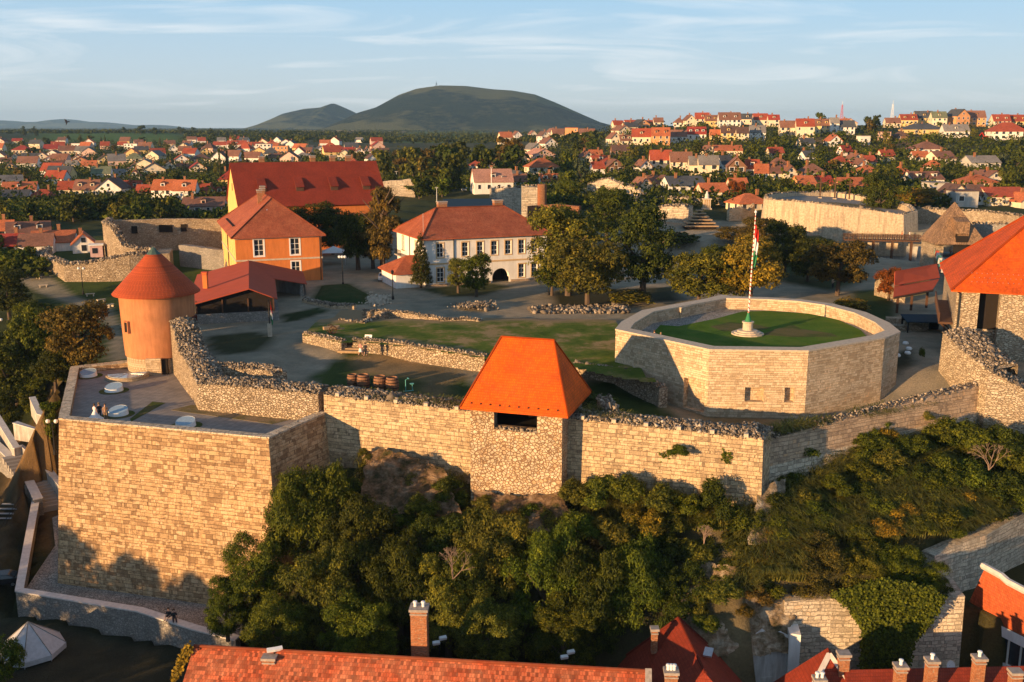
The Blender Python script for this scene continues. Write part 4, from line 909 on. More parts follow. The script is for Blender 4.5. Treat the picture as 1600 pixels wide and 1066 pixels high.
m=MB(); m.slab([(x0-.3,y0-.8,ZA-.6),(x1+.3,y0-.8,ZA-.6),(x1+.3,ymid,ZR+.1),(x0-.3,ymid,ZR+.1)],.2); m.slab([(x1+.3,y1+.8,ZA-.6),(x0-.3,y1+.8,ZA-.6),(x0-.3,ymid,ZR+.1),(x1+.3,ymid,ZR+.1)],.2); hrf=m.build('roof',M['darkclay'],hb)
sl=(ZR-ZA)/(ymid-y0)
for f_ in (.17,.42,.655,.88):
    y=y0+3.4; z=ZA+sl*(y-y0)+.05; x=34*f_
    m=MB(); m.slab([(x-1.0,y-.9,z+.6),(x+1.0,y-.9,z+.6),(x+1.0,y+2.6,z+2.6),(x-1.0,y+2.6,z+2.6)],.12); o=m.build('dormer',M['darkclay'],hrf)
    m=MB(); m.quad((x-.85,y-.5,z-.6),(x+.85,y-.5,z-.6),(x+.85,y-.5,z+.68),(x-.85,y-.5,z+.68))
    for s_ in (-.85,.85): m.poly([(x+s_,y-.5,z-.6),(x+s_,y-.5,z+.7),(x+s_,y+2.6,z+2.45),(x+s_,y+2.6,z+1.2)])
    m.build('dormer_wall',M['wood'],o)
for f_ in (.21,.56,.70,.81): chimney(hrf,(34*f_,ymid+.9,ZR-1.6),1.2,1.1,2.9,0)
m=MB(); m.box((x0-.03,ymid-.5,14.6),(.12,.7,1.7)); m.build('window',M['glass'],hb,uv=False)
# red metal shed beside the tower
sb=empty('exhibition_shed',(0,0,0),0,'open timber shed with low red metal roof and stone plinth by the round tower','shed')
def slb(pts,mat,name,par,t=.14): m=MB(); m.slab(pts,t); return m.build(name,mat,par)
rf_=slb([(-38.4,143.6,5.05),(-46.5,175,5.05),(-55,172.5,2.9),(-46.9,141.2,2.9)],M['metalroof'],'roof',sb)
slb([(-38.38,143.6,5.06),(-34.6,144.9,3.3),(-41.3,171.5,3.3),(-46.5,175,5.06)],M['metalroof'],'roof_slope',sb)
slb([(-46.3,175.1,5.02),(-42.7,163.0,4.18),(-34.6,166.4,2.2),(-37.8,178.5,2.6)],M['metalroof'],'side_roof',sb)
m=MB(); m.quad((-45.8,142.4,1.45),(-35.3,145.4,1.45),(-35.3,145.4,3.5),(-45.8,142.4,3.0)); m.poly([(-45.8,142.4,2.9),(-35.3,145.4,3.4),(-38.4,144.5,4.9)])
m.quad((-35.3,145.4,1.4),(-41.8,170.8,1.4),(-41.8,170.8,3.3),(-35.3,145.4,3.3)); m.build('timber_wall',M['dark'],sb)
m=MB()
for k in range(4): t=k/3; m.box((-45.8+10.5*t,142.25+3*t,2.4),(.2,.2,2.1),R(16))
m.build('post',M['wood'],sb)
m=MB(); m.prism([(-46.6,141.8),(-35,145.1),(-35.1,145.9),(-46.7,142.6)],-.5,1.45); m.prism([(-35.1,145.2),(-34.6,145.5),(-41.2,171),(-41.9,170.8)],-.5,1.42); m.build('stone_plinth',M['greystone'],sb)
m=MB(); m.quad((-42,172,0),(-35.2,168.2,0),(-35.4,168.3,2.3),(-42.1,172.2,3.4)); m.build('back_wall',M['greyplaster'],sb)
MB().box((-35.6,166.8,1.1),(.5,.5,2.3)).build('pillar',M['greystone'],sb)
chimney(sb,(-47.6,153,3.6),.7,.7,2.4,0,mat='orangeplaster',cap='metalroof')
# ---------------------------------------------------------------- ruined fort at the left
FL='ruined outer fort at the left'
wallpoly('fort_wall',[(-107,226,1.2),(-105.5,220,.6),(-92.8,204.8,.1),(-86,204.3,.8),(-79,204.5,2.3),(-74.5,206.5,2.5)],-7,2.2,M['rubwall'],batter=.03,jag=.12,step=1,seed=21,cap=12,capr=.15,label='low outer wall of the ruined left fort with two dark openings at its foot')
wallpoly('fort_wall',[(-94.5,232,7.2),(-92.6,225.5,7.0),(-86.6,215.4,6.6),(-83.6,213.2,3.2),(-79.5,211.0,2.4),(-76,210.4,2.6)],-5,2.0,M['rubwall'],jag=.15,step=1,seed=22,cap=10,capr=.15,label='tall broken end wall of the ruined left fort, sunlit on its left')
bw=wallpoly('fort_wall',[(-92,229,7.0),(-80,233,7.3),(-62.5,236.5,6.6)],-4,1.6,M['rubwall2'],jag=.12,step=1,seed=23,label='long back wall of the ruined left fort with small square holes')
for px,py,w in ((210,359,1.3),(254,357,1.6),(264,357,1.6),(287,356,1.3)):
    yy=230.
    for _ in range(6): yy=float(np.interp(D(px,py,yy).x,[-92,-80,-62.5],[229,233,236.5]))
    p=D(px,py,yy); MB().box((p.x,p.y,p.z),(w,.5,1.7),R(14)).build('opening',M['dark'],bw,uv=False)
wallpoly('fort_wall',[(-79.5,214,2.3),(-77.5,206,2.3)],-5,6,M['rubwall2'],jag=.1,step=1,seed=24,label='thick grey platform of the ruined left fort above a round arched opening')
wallpoly('fort_wall',[(-72,214.5,3.2),(-60.5,209.5,2.6),(-59,204,1.0),(-57.2,196,0)],-5,1.8,M['greystone'],jag=.15,step=1,seed=25,label='dark inner wall of the ruined fort running to the orange building')
for px,py,w,h,lb in ((143,452,3.2,1.4,''),(178,448,2.6,1.8,''),(207,413,2.8,2.4,'')):
    p=D(px,py,204.4 if px<200 else 206.0)
    m=MB(); m.box((p.x,p.y-.15,p.z),(w,1.0,h)); m.build('cellar_mouth',M['dark'],label='dark opening in the left fort wall, %s'%{143:'left one at grass level',178:'right one at grass level',207:'high one by the tower roof'}[px],cat='opening')
k=empty('kiosk',G(143,404,-.3)+Vector((0,3,0)),R(20),'small pink and white ticket kiosk inside the left fort','kiosk')
m=MB(); m.box((0,0,1.3),(2.6,2.4,2.6)); m.build('wall',simple('pink_kiosk',(.62,.42,.40),.7),k); m=MB(); m.box((0,0,2.75),(3.1,2.9,.25)); m.build('roof',M['white'],k); m=MB(); m.box((-.3,-1.22,1.5),(1.1,.08,1.2)); m.build('window',M['glass'],k,uv=False)
k=empty('timber_shelter',G(160,403,-.3)+Vector((0,4,0)),R(14),'dark timber lean-to shelter right of the pink kiosk','shelter')
m=MB(); m.slab([(-3,-1.5,2.6),(3,-1.5,2.6),(3,2,3.3),(-3,2,3.3)],.2); m.build('roof',M['palewood'],k)
for i in range(4): MB().box((-2.8+i*1.85,-1.3,1.3),(.25,.25,2.6)).build('post',M['wood'],k)
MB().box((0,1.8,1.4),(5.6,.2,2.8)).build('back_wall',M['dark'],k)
# ---------------------------------------------------------------- courtyard: raised lawn with retaining wall
LZ=1.35
lp=[(470,531),(534,545)]
def pg(px,py,z): q=G(px,py,z); return (q.x,q.y,z)
wallpoly('garden_wall',[pg(472,520,LZ),pg(533,533,LZ)],-.5,.9,M['rubwall'],jag=.05,step=.6,seed=31,cap=30,capr=.09,label='short sunlit rubble wall left of the garden steps')
wallpoly('garden_wall',[pg(551,531,LZ),pg(600,534,LZ),pg(757,556,LZ)],-1.4,.9,M['rubwall'],jag=.07,step=.6,seed=32,cap=30,capr=.09,label='long sunlit rubble wall below the raised lawn, right of the garden steps')
wallpoly('garden_wall',[pg(893,571,1.0),pg(960,578,.9),pg(1024,602,.5),pg(1030,607,.4)],-2.2,1.0,M['rubwall'],jag=.07,step=.6,seed=33,cap=30,capr=.10,label='shaded rubble wall between the orange roofed tower and the flag bastion')
st=empty('garden_steps',(0,0,0),0,'broad worn stone steps up to the raised lawn','steps')
m=MB(); sa=G(533,548,-.1); sb2=G(560,534,-.1)
for k in range(6):
    p=G(546+1.6*k,549-2.2*k,0); m.box((p.x,p.y,.08+.17*k),(3.0,1.2,.18),R(-8)); m.box((p.x,p.y+.25,-.1+.17*k-.0),(2.98,1.15,.18),R(-8))
m.build('tread',M['palewood'],st)
lawn=[(474,521),(500,500),(535,484),(600,484),(752,497),(760,487),(965,497),(972,556),(1030,600),(893,574),(757,559),(640,540),(556,532),(534,536)]
V=[tuple(G(a,b,LZ if b>486 else .35)) for a,b in lawn]
def lawnmesh():
    P=[v[:2] for v in V]; xs=np.arange(-33,19,.9); ys=np.arange(104,158,.9); X,Y=np.meshgrid(xs,ys); ins=inside(X,Y,P); d=dist(X,Y,P); back=S((Y-138)/10.)
    Z=np.full(X.shape,LZ-.12)-(LZ-.3)*back*1.0; Z=Z+.05*np.sin(X*.7)*np.sin(Y*.5)
    grd=ground(X,Y); ok=ins|(d<.6); idx=-np.ones(X.shape,int); vs=[];fs=[]
    for i in range(X.shape[0]):
        for j in range(X.shape[1]):
            if ok[i,j]: idx[i,j]=len(vs); vs.append((X[i,j],Y[i,j],max(Z[i,j],grd[i,j]+.06)))
    for i in range(X.shape[0]-1):
        for j in range(X.shape[1]-1):
            q=[idx[i,j],idx[i,j+1],idx[i+1,j+1],idx[i+1,j]]
            if min(q)>=0: fs.append(q)
    return vs,fs
vs,fs=lawnmesh()
t=NT('meadow_lawn',.95,.1); p=t.pos(); sp=t.n('SeparateXYZ'); t.l(p,sp.inputs[0])
aa=t.noise(p,.22,6,.65); f=t.noise(p,14,5,.7); bb=t.noise(p,.12,5,.6)
cc=t.ramp(aa,[(.36,(.06,.105,.012)),(.46,(.10,.15,.02)),(.53,(.17,.17,.045)),(.60,(.32,.24,.12))])
mk=t.math('ADD',t.math('DIVIDE',t.math('SUBTRACT',sp.outputs[1],136.0),5.0),t.math('MULTIPLY',t.math('SUBTRACT',bb,.5),2.2)); cc=t.mix(t.ramp(mk,[(0,0),(.7,1)]),cc,(.34,.24,.135))
t.col(t.mix(1.0,cc,t.ramp(f,[(.25,(.6,.6,.6)),(.75,(1.35,1.33,1.3))]),'MULTIPLY')); t.bump(f,1.0,.15); M['meadow']=t.m
npmesh('raised_lawn',vs,fs,M['meadow'],label='uneven raised lawn, green near the wall and dry at the back',cat='lawn',kind='structure')
for i,(pts,z,s) in enumerate((([(565,486),(604,487),(640,491),(685,497)],1.5,41),([(688,500),(730,499),(749,501)],1.4,42),([(527,500),(570,506)],1.2,43),([(570,505),(608,489)],1.3,44))):
    wallpoly('foundation_wall',[pg(x,y,z) for x,y in pts],-.1,.9,M['rubwall'],jag=.1,step=.6,seed=s,cap=30,capr=.09,label=('sunlit low foundation wall at the back of the raised lawn','short low foundation wall at the right end of the raised lawn','low foundation wall bordering the small inner bed on the raised lawn','oblique shaded foundation wall on the raised lawn')[i])
wallpoly('foundation_wall',[pg(472,468,.5),pg(520,478,.5),pg(553,478,.6)],-.4,1.3,M['ash_pale'],jag=.1,step=.6,seed=45,cap=30,capr=.10,label='pale shaded foundation wall below the grass mound by the orange building')
V_,F_=rocks([tuple(G(742+random.Random(k).gauss(0,14),480+random.Random(k+5).gauss(0,2),.25)+Vector((0,0,random.Random(k).uniform(0,.7)))) for k in range(600)],.13,6); npmesh('stone_heap',V_,F_,M['stones'],label='low heap of rubble stones beside the road behind the lawn',cat='stones')
V_,F_=rocks([tuple(G(588+random.Random(k).gauss(0,9),468+random.Random(k+5).gauss(0,4),.1)) for k in range(500)],.12,7); npmesh('stone_heap',V_,F_,M['cope'],label='pale scatter of stones at the end of the foundation wall',cat='stones',kind='stuff')
V_,F_=rocks([tuple(G(random.Random(k).uniform(828,985),random.Random(k+5).uniform(478,490),.1)+Vector((0,0,random.Random(k).uniform(0,.15)))) for k in range(420)],.22,8); npmesh('ruined_footings',V_,F_,M['stones'],label='dark jumbled footings below the big courtyard trees',cat='ruin')
# mound (grass) by the orange building
m=MB(); mp_=[tuple(G(a,b,0))[:2] for a,b in [(486,471),(500,446),(545,443),(582,462),(572,475),(520,475)]]; mcx=sum(p[0] for p in mp_)/6; mcy=sum(p[1] for p in mp_)/6
rings=[(1,-.2),(.75,.45),(.4,.85),(0,.95)]
N=6
for (s0,z0),(s1,z1) in zip(rings[:-1],rings[1:]):
    for i in range(N):
        j=(i+1)%N; f=lambda p,s,z:(mcx+(p[0]-mcx)*s,mcy+(p[1]-mcy)*s,z); m.quad(f(mp_[j],s0,z0),f(mp_[i],s0,z0),f(mp_[i],s1,z1),f(mp_[j],s1,z1))
m.build('grass_mound',M['darkturf'],label='small grassy mound beside the orange building',cat='mound',kind='structure',smooth=True,uv=False)
# barrels
BAR=[(551,602,'smallest one, leftmost'),(568,605,'second from the left'),(594,607,'third from the left'),(613,609,'rightmost')]
b0=None
for i,(px,py,w) in enumerate(BAR):
    p=G(px,py,-.85); p.z=gz(p.x,p.y)+.05; lab='big upright weathered wooden barrel on the grass, '+w; s=.85 if i==0 else 1
    if b0 is None:
        b0=empty('barrel',p,0,lab,'barrel','upright barrels on the grass')
        m=MB(); m.lathe((0,0,0),[(.62,0),(.72,.4),(.76,.85),(.72,1.3),(.62,1.7),(.54,1.7),(.52,1.35),(0,1.35)],20); m.build('staves',M['barrelwood'],b0,smooth=False)
        for z,r in ((.2,.69),(.55,.755),(1.15,.755),(1.5,.69)): m=MB(); m.lathe((0,0,0),[(r-.02,z-.04),(r+.02,z-.04),(r+.02,z+.04),(r-.02,z+.04)],20); m.build('hoop',M['iron'],b0,uv=False)
        b0.scale=(s,s,s); src=b0
    else:
        b=src.copy(); COL.objects.link(b); b.location=p; b.rotation_euler=(0,0,i); b.scale=(s,s,s); b['label']=lab
        for ch in src.children: c2=ch.copy(); COL.objects.link(c2); c2.parent=b
q=empty('iron_wheel',G(581,603,-.8),R(70),'dark spoked iron wheel standing between the barrels','wheel')
m=MB(); m.tube([(.55*math.cos(t),.0,.6+.55*math.sin(t)) for t in [2*math.pi*k/20 for k in range(21)]],.05,6); m.build('rim',M['iron'],q,uv=False)
m=MB(); [m.tube([(0,0,.6),(.53*math.cos(t),0,.6+.53*math.sin(t))],.025,5) for t in [math.pi*k/4 for k in range(8)]]; m.build('spokes',M['iron'],q,uv=False)
q=empty('exercise_machine',G(634,612,-.95),R(20),'small teal fitness machine on the grass right of the barrels','machine')
m=MB(); m.tube([(0,0,0),(0,0,1.35),(.35,0,1.5)],.05,6); m.tube([(-.3,0,.05),(.9,0,.05)],.06,6); m.tube([(.8,0,.05),(.75,0,.8)],.05,6); m.box((.72,0,.85),(.4,.35,.08)); m.box((.3,0,1.5),(.12,.5,.06)); m.build('frame',M['tealpaint'],q,uv=False)
q=empty('wooden_cannon_cart',G(518,520,LZ),R(30),'rough log cart on two wheels parked on the raised lawn corner','cart')
m=MB(); m.box((0,0,.7),(2.2,.5,.4)); m.box((1.0,0,.4),(1.6,.15,.15),0,.2); m.build('bed',M['palewood'],q)
for s in (-.55,.55):
    m=MB(); m.tube([(.5*math.cos(t),s,.5+.5*math.sin(t)) for t in [2*math.pi*k/14 for k in range(15)]],.07,6); [m.tube([(0,s,.5),(.48*math.cos(t),s,.5+.48*math.sin(t))],.035,5) for t in [math.pi*k/3 for k in range(6)]]; m.build('wheel',M['wood'],q,uv=False)
# striped flag post, information board, lamps
q=empty('flag_post',G(422,526,0),0,'slim post wound with a hanging red white and green flag by the shed corner','flagpole')
m=MB(); m.box((0,0,.9),(.55,.35,1.8)); m.build('base',M['cope'],q); m=MB(); m.tube([(0,0,1.7),(0,0,5.2)],.07,8); m.build('pole',M['iron'],q,uv=False)
flagmesh(q,4.9,[M['red'],M['white'],M['green']],w=.45,h=2.6)
q=empty('information_board',G(576,545,0),R(-10),'small white information board standing in front of the long garden wall','sign')
m=MB(); m.box((0,0,1.5),(.95,.06,.7),0,R(-20)); m.build('panel',M['white'],q,uv=False); m=MB(); m.box((-.1,-.05,1.52),(.45,.02,.34),0,R(-20)); m.build('map_print',M['greyplaster'],q,uv=False)
for s in (-.4,.4): MB().box((s,0,.65),(.07,.07,1.3)).build('leg',M['iron'],q,uv=False)
def lamp(p,label,h=4.2,globes=2,mat='white'):
    q=empty('street_lamp',p,0,label,'street lamp','street lamps'); m=MB(); m.lathe((0,0,0),[(.22,0),(.2,.5),(.09,.6),(.06,h-.3),(.05,h)],10); m.build('post',M['iron'],q,uv=False)
    if globes==1:
        m=MB(); m.lathe((0,0,h),[(.05,0),(.2,.08),(.26,.5),(.3,.52),(.05,.75),(0,.8)],8); m.build('lantern',M[mat],q,uv=False)
    else:
        m=MB(); m.tube([(-.5,0,h-.1),(.5,0,h-.1)],.035,6); m.build('arm',M['iron'],q,uv=False)
        for s in (-.5,.5) if globes==2 else (-.5,0,.5): m=MB(); m.lathe((s,0,h),[(0,-.08),(.2,.02),(.26,.2),(.2,.38),(0,.46)],12); m.build('globe',M[mat],q,smooth=True,uv=False)
    return q
lamp(G(536,446,0),'lamp with three cream globes between the orange and white buildings',5.0,3)
lamp(G(614,468,0),'black lamp post on the road in front of the white building',4.2,1,'iron')
lamp(G(857,461,0),'lamp post with a box sign in front of the gateway trees',4.6,1)
lamp(G(130,460,-4.6),'black lamp on the grass at the foot of the left fort wall',5,2)
lamp(G(155,545,-5),'lamp half hidden by the brown trees on the left path',4.6,2)
lamp(G(42,435,-5.2),'lamp beside the far end of the curved left path',5,3)
lamp(G(2,545,-10),'lamp at the far left edge of the photo',5,2); lamp(G(86,710,-11),'white globe lamp against the left bastion corner',4.0,2)
for k,(px,py) in enumerate(((620,300),(768,318),(683,306),(784,302))):
    pz=hit(px,py) if k in (0,3) else G(px,345,0); q=empty('floodlight_pole',pz,0,'tall thin grey lamp pole behind the white building, '+('by the left stone wall','above its right chimney','above its left chimney','beside the two storey house')[k],'street lamp','tall poles behind the white building')
    hh=(D(px,(268,262,293,275)[k],pz.y).z-pz.z); m=MB(); m.tube([(0,0,0),(0,0,hh)],[.14,.07],6); m.build('pole',M['steel'],q,uv=False); m=MB(); m.box((0,-.3,hh),(1.0,.5,.25)); m.build('lamp_head',M['greyplaster'],q,uv=False)
# benches and picnic tables along the left path
for k,(px,py) in enumerate(((141,463),(158,472),(173,480),(192,496),(62,447),(50,438),(68,454),(196,512))):
    p=G(px,py,-4.6); p.z=gz(p.x,p.y); q=empty('bench',p,R(20+30*k),'pale stone bench on the grass strip, %s along the left path'%(('fifth','sixth','seventh','eighth','second','first','third','ninth')[k]),'bench','benches by the left path')
    m=MB(); m.box((0,0,.5),(1.7,.5,.12)); m.build('seat',M['cope'],q)
    for s in (-.6,.6): MB().box((s,0,.23),(.2,.45,.46)).build('leg',M['cope'],q)
# ---------------------------------------------------------------- right hand complex
bb_=empty('prison_bastion',(0,0,0),0,'massive masonry building with a huge orange hipped roof cut by the right edge','building')
K=(55.0,121.6); a=R(-20); e1=(math.cos(a),math.sin(a)); e2=(-e1[1],e1[0]); KW,KD=25.,24.6
c=lambda u,v,z: ext(K,e1,e2,u,v,z)
pA=K; pB=c(KW,0,0)[:2]; pC=c(KW,KD,0)[:2]; pD=c(0,KD,0)[:2]
m=MB(); rv=MB(); Pk=holewall(m,pA,pB,-7,9.0,[(2.6,4.9,.6,8.7)],1.6,rev=rv); m.quad((pD[0],pD[1],-7),(pA[0],pA[1],-7),(pA[0],pA[1],9),(pD[0],pD[1],9)); m.quad((pB[0],pB[1],-7),(pC[0],pC[1],-7),(pC[0],pC[1],9),(pB[0],pB[1],9)); m.quad((pC[0],pC[1],-7),(pD[0],pD[1],-7),(pD[0],pD[1],9),(pC[0],pC[1],9))
m.build('wall',M['rubwall2'],bb_); rv.quad(Pk(2.6,.6,1.6),Pk(4.9,.6,1.6),Pk(4.9,3.4,1.6),Pk(2.6,3.4,1.6)); rv.build('niche',M['rubwall2'],bb_)
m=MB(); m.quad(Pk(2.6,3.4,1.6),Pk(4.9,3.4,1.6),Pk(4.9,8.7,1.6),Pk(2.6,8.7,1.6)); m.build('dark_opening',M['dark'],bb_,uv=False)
mbr,cr=hiproof(K,e1,e2,KW,KD,9.0,10.2,.7,inset=11.8); kr=mbr.build('roof',M['rightclay'],bb_); ridges(kr,[(cr[0],cr[4]),(cr[3],cr[4]),(cr[4],cr[5])],M['rightclay'],.15)
m=MB()
for r_ in range(3):
    for k in range(40):
        u=1.6+k*.58+(r_%2)*.29; q=c(u,.4+r_*.55,9.0+(.4+r_*.55)*10.2/12.3+.13); m.box(q,(.07,.07,.07),a)
m.build('snow_guards',M['steel'],kr,uv=False,kind='stuff')
pipe(bb_,[c(-.4,-.5,8.6),c(.35,-.25,8.0),c(.35,-.25,-.8)],.09)
m=MB(); m.box(c(KW/2,KD/2,8.3),(KW+.3,KD+.3,.3),a); m.build('eaves',M['wood'],bb_)
# open shed behind
os_=empty('open_barn',(0,0,0),0,'open timber barn with a two tier red sheet roof left of the big bastion','barn')
Q=lambda px,py,z: tuple(G(px,py,z))
slb([Q(1396,464,3.3),Q(1458,452,3.5),Q(1468,436,4.4),Q(1398,447,4.2)],M['metalroof'],'lower_roof',os_)
slb([Q(1398,446,4.45),Q(1469,434,4.65),Q(1464,412,6.6),Q(1399,424,6.4)],M['metalroof'],'upper_roof',os_)
for px,py in ((1401,492),(1423,488),(1447,484)): p=G(px,py,-.3); m=MB(); m.box((p.x,p.y,1.6),(.3,.3,4)); m.build('post',M['wood'],os_)
p=G(1396,455,3.3); m=MB(); a0=Vector(Q(1396,466,3.1)); a1=Vector(Q(1458,454,3.3)); m.tube([a0,a1],.16,6); m.build('beam',M['wood'],os_)
p0=Vector(Q(1405,478,-.3)); p1=Vector(Q(1466,468,-.3)); wallpoly('back_wall',[(p0.x,p0.y+4,3.2),(p1.x,p1.y+4,3.6)],-.6,.5,M['sunyellowplaster'],parent=os_,cat=None,step=9)
for k,(x0,x1,py,z,lb) in enumerate(((1386,1410,497,1.1,'left'),(1414,1452,502,1.3,'middle'),(1395,1440,509,.7,'front'))):
    wallpoly('stone_block_wall',[pg(x0,py,z),pg(x1,py+1,z)],-.6,1.4,M['rubwall2'],jag=.1,step=.8,seed=50+k,label='low grey ruin wall in front of the open barn, the %s one'%lb)
stg=empty('stage_canopy',G(1442,522,-.4),R(-4),'small open stage under a dark blue flat canopy by the big bastion','stage')
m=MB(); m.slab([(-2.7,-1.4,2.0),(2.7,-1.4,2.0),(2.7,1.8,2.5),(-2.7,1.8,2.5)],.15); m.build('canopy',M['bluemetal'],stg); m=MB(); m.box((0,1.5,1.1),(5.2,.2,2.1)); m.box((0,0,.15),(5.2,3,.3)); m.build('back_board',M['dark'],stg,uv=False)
for s in (-2.5,2.5): MB().box((s,-1.2,1.0),(.15,.15,2)).build('post',M['iron'],stg)
gl=empty('timber_gallery',(0,0,0),0,'dark timber gallery on brackets along the left side of the big bastion','gallery')
m=MB(); gal=[c(-.9,1.5,5.0),c(-.9,12.5,6.9)]
v0,v1=Vector(gal[0]),Vector(gal[1]); mid=(v0+v1)/2; m.slab([c(-1.7,1.5,4.0),c(-.02,1.5,4.0),c(-.02,13,5.0),c(-1.7,13,5.0)],.25); m.build('deck',M['wood'],gl)
m=MB()
for k in range(22): t=k/21; q=c(-1.65,1.5+11.5*t,4.5+1.0*t); m.box(q,(.09,.22,1.1),a)
m.tube([c(-1.65,1.5,5.1),c(-1.65,13,6.1)],.09,6); m.build('railing',M['wood'],gl)
for k in range(5): t=k/4; m=MB(); m.tube([c(-1.6,2+10*t,4.0+.9*t),c(-.05,2+10*t,2.2+.9*t)],.11,5); m.build('bracket',M['wood'],gl)
q=empty('sign_stand',G(1473,584,-1.5),R(-12),'white information panel on a frame beside the barrels at the right ruin','sign'); m=MB(); m.box((0,0,1.2),(1.0,.06,1.5),0,R(-12)); m.build('panel',M['white'],q,uv=False)
m=MB(); [m.box((s,.1,.5),(.07,.07,1.1)) for s in (-.45,.45)]; m.box((0,.1,.15),(1,.6,.06)); m.build('frame',M['iron'],q,uv=False)
for k in range(4):
    p=G(1483+4*k,588+2*k,-1.5); q=empty('waste_drum',p,0,'dark upright drum beside the white panel, '+('leftmost','second','third','rightmost')[k]+' of four','drum','dark drums by the ruin'); m=MB(); m.lathe((0,0,0),[(.3,0),(.3,.9),(.27,.95),(0,.9)],12); m.build('body',M['wood'],q,uv=False)
for k,(px,py) in enumerate(((1414,553),(1419,562),(1417,569),(1401,573))):
    p=G(px,py,-1.3); p.z=gz(p.x,p.y); m=MB(); m.lathe((0,0,0),[(.35,0),(.42,.15),(.3,.35),(0,.42)],10); m.build('white_boulder',M['white'],loc=p,label='small round white bollard stone beside the flag bastion, %s from the back'%('first','second','third','fourth')[k],cat='stone',group='white stones by the flag bastion',uv=False,smooth=True)
# gatehouse with shingled pyramid roof
gh=empty('gatehouse',(0,0,0),0,'wooden gatehouse with a steep shingled pyramid roof at the end of a bridge','gatehouse')
gc=G(1488,384,5.4); cyg=gc.y+5.; cxg=gc.x*cyg/gc.y; hw=5.0; zt=13.6; ae=R(-4)
cn=[(cxg+rot2((u,v),ae)[0],cyg+rot2((u,v),ae)[1],5.6) for u,v in ((-hw,-hw),(hw,-hw),(hw,hw),(-hw,hw))]; ap=(cxg-.3,cyg,zt)
m=MB()
for i in range(4): m.poly([cn[i],cn[(i+1)%4],ap])
m.poly([(p[0],p[1],5.45) for p in cn][::-1]); m.build('roof',M['shingle'],gh)
q=lambda u,v,z:(cxg+rot2((u,v),ae)[0],cyg+rot2((u,v),ae)[1],z)
m=MB(); m.poly([q(-1.2,-hw+.5,10.0),q(1.4,-hw+.5,10.0),q(1.4,-.8,11.0),q(-1.2,-.8,11.0)]); m.poly([q(-1.2,-hw+.52,7.6),q(1.4,-hw+.52,7.6),q(1.4,-hw+.52,10.0),q(-1.2,-hw+.52,10.0)])
for s in (-1.2,1.4): m.poly([q(s,-hw+.5,6.9),q(s,-hw+.5,10.0),q(s,-.8,11.0),q(s,-1.6,9.5)])
m.build('dormer',M['shingle'],gh)
m=MB(); m.box(q(0.1,-hw+.9,4.9),(2.3,1.3,4.6),ae); m.build('doorway',M['dark'],gh,uv=False)
for u in (-3.9,3.9):
    m=MB(); m.box(q(u,0,1.8),(1.6,8.2,7.4),ae); m.build('side_wall',M['rubwall2'],gh)
br=empty('access_bridge',(0,0,0),0,'grey plank bridge with low stone parapet leading to the gatehouse','bridge')
b0_=Vector(Q(1486,397,2.8)); b1_=Vector(Q(1508,430,3.2)); d=(b1_-b0_); n_=Vector((-d.y,d.x,0)).normalized()
m=MB(); m.slab([b0_-n_*2+Vector((0,4,0)),b0_+n_*2+Vector((0,4,0)),b1_+n_*2,b1_-n_*2],.4); m.build('deck',M['greyplaster'],br)
for s,mt in ((-2.1,'wood'),(2.1,'cope')):
    m=MB(); p=b0_-n_*s; q2=b1_-n_*s; m.tube([p+Vector((0,4,.9)),q2+Vector((0,0,.9))],.22,6); m.slab([p+Vector((0,4,0)),q2,q2+Vector((0,0,.9)),p+Vector((0,4,.9))],.25); m.build('parapet',M[mt],br)
fcols=[(.75,.72,.66),(.10,.35,.30),(.55,.10,.06),(.7,.66,.6),(.08,.28,.22)]
fs_=empty('flag_string',(0,0,0),0,'row of small white red and green flags along the left rail of the access bridge','flags')
pp=Vector(Q(1459,383,4.6)); qq=Vector(Q(1473,418,5.6)); m=MB(); m.tube([pp,qq],.03,4); m.build('cord',M['iron'],fs_,uv=False)
for k in range(9):
    t=(k+.5)/9; p=pp.lerp(qq,t); m=MB(); m.quad(p,p+Vector((.75,.1,-.1)),p+Vector((.65,.15,-1.2)),p+Vector((-.1,0,-1.1))); m.build('flag',cloth(fcols[k%5]),fs_,uv=False)
# walls and terraces behind the gatehouse
def ruin(pts,y0,y1,mat,label,th=1.6,seed=1,zb=None,jag=.25,cap=6,name='ruined_wall'):
    P=[];n=len(pts)
    for i,(a,b) in enumerate(pts):
        y=y0+(y1-y0)*i/(n-1); p=D(a,b,y); P.append((p.x,p.y,p.z))
    return wallpoly(name,P,(zb if zb is not None else (lambda x,y:gz(x,y)-1.5)),th,mat,jag=jag,step=1.2,seed=seed,cap=cap,capr=.17,label=label)
ruin([(1432,326),(1500,329),(1560,333),(1592,338)],262,240,M['rubwall2'],'long low wall running right from the far bastion behind the gatehouse',seed=61)
ruin([(1505,352),(1560,351),(1610,352)],205,198,M['greystone'],'grey terrace wall directly right of the gatehouse roof',seed=62,cap=2)
ruin([(1368,430),(1390,437),(1400,448)],168,160,M['rubwall2'],'small curved ruin with red coping under the trees left of the open barn',seed=63)
ruin([(905,296),(915,290),(935,283),(952,281),(968,288),(985,292),(998,296),(1003,312)],318,300,M['ash_rough'],'tall cream ruin with a humped broken top in front of the hillside houses',seed=64,jag=.5,cap=5)
ruin([(983,318),(1000,318)],297,296,M['ash_rough'],'short broken stump right of the humped cream ruin',seed=65)
ruin([(1004,309),(1060,309),(1110,311),(1148,312)],300,290,M['ash_rough'],'long sunlit cream back wall between the humped ruin and the orange roofed cafe',seed=66,jag=.2)
ruin([(1026,325),(1050,323),(1076,324)],262,258,M['ash_rough'],'block of cream ruin left of the stepped pavilion roof',seed=67,th=4)
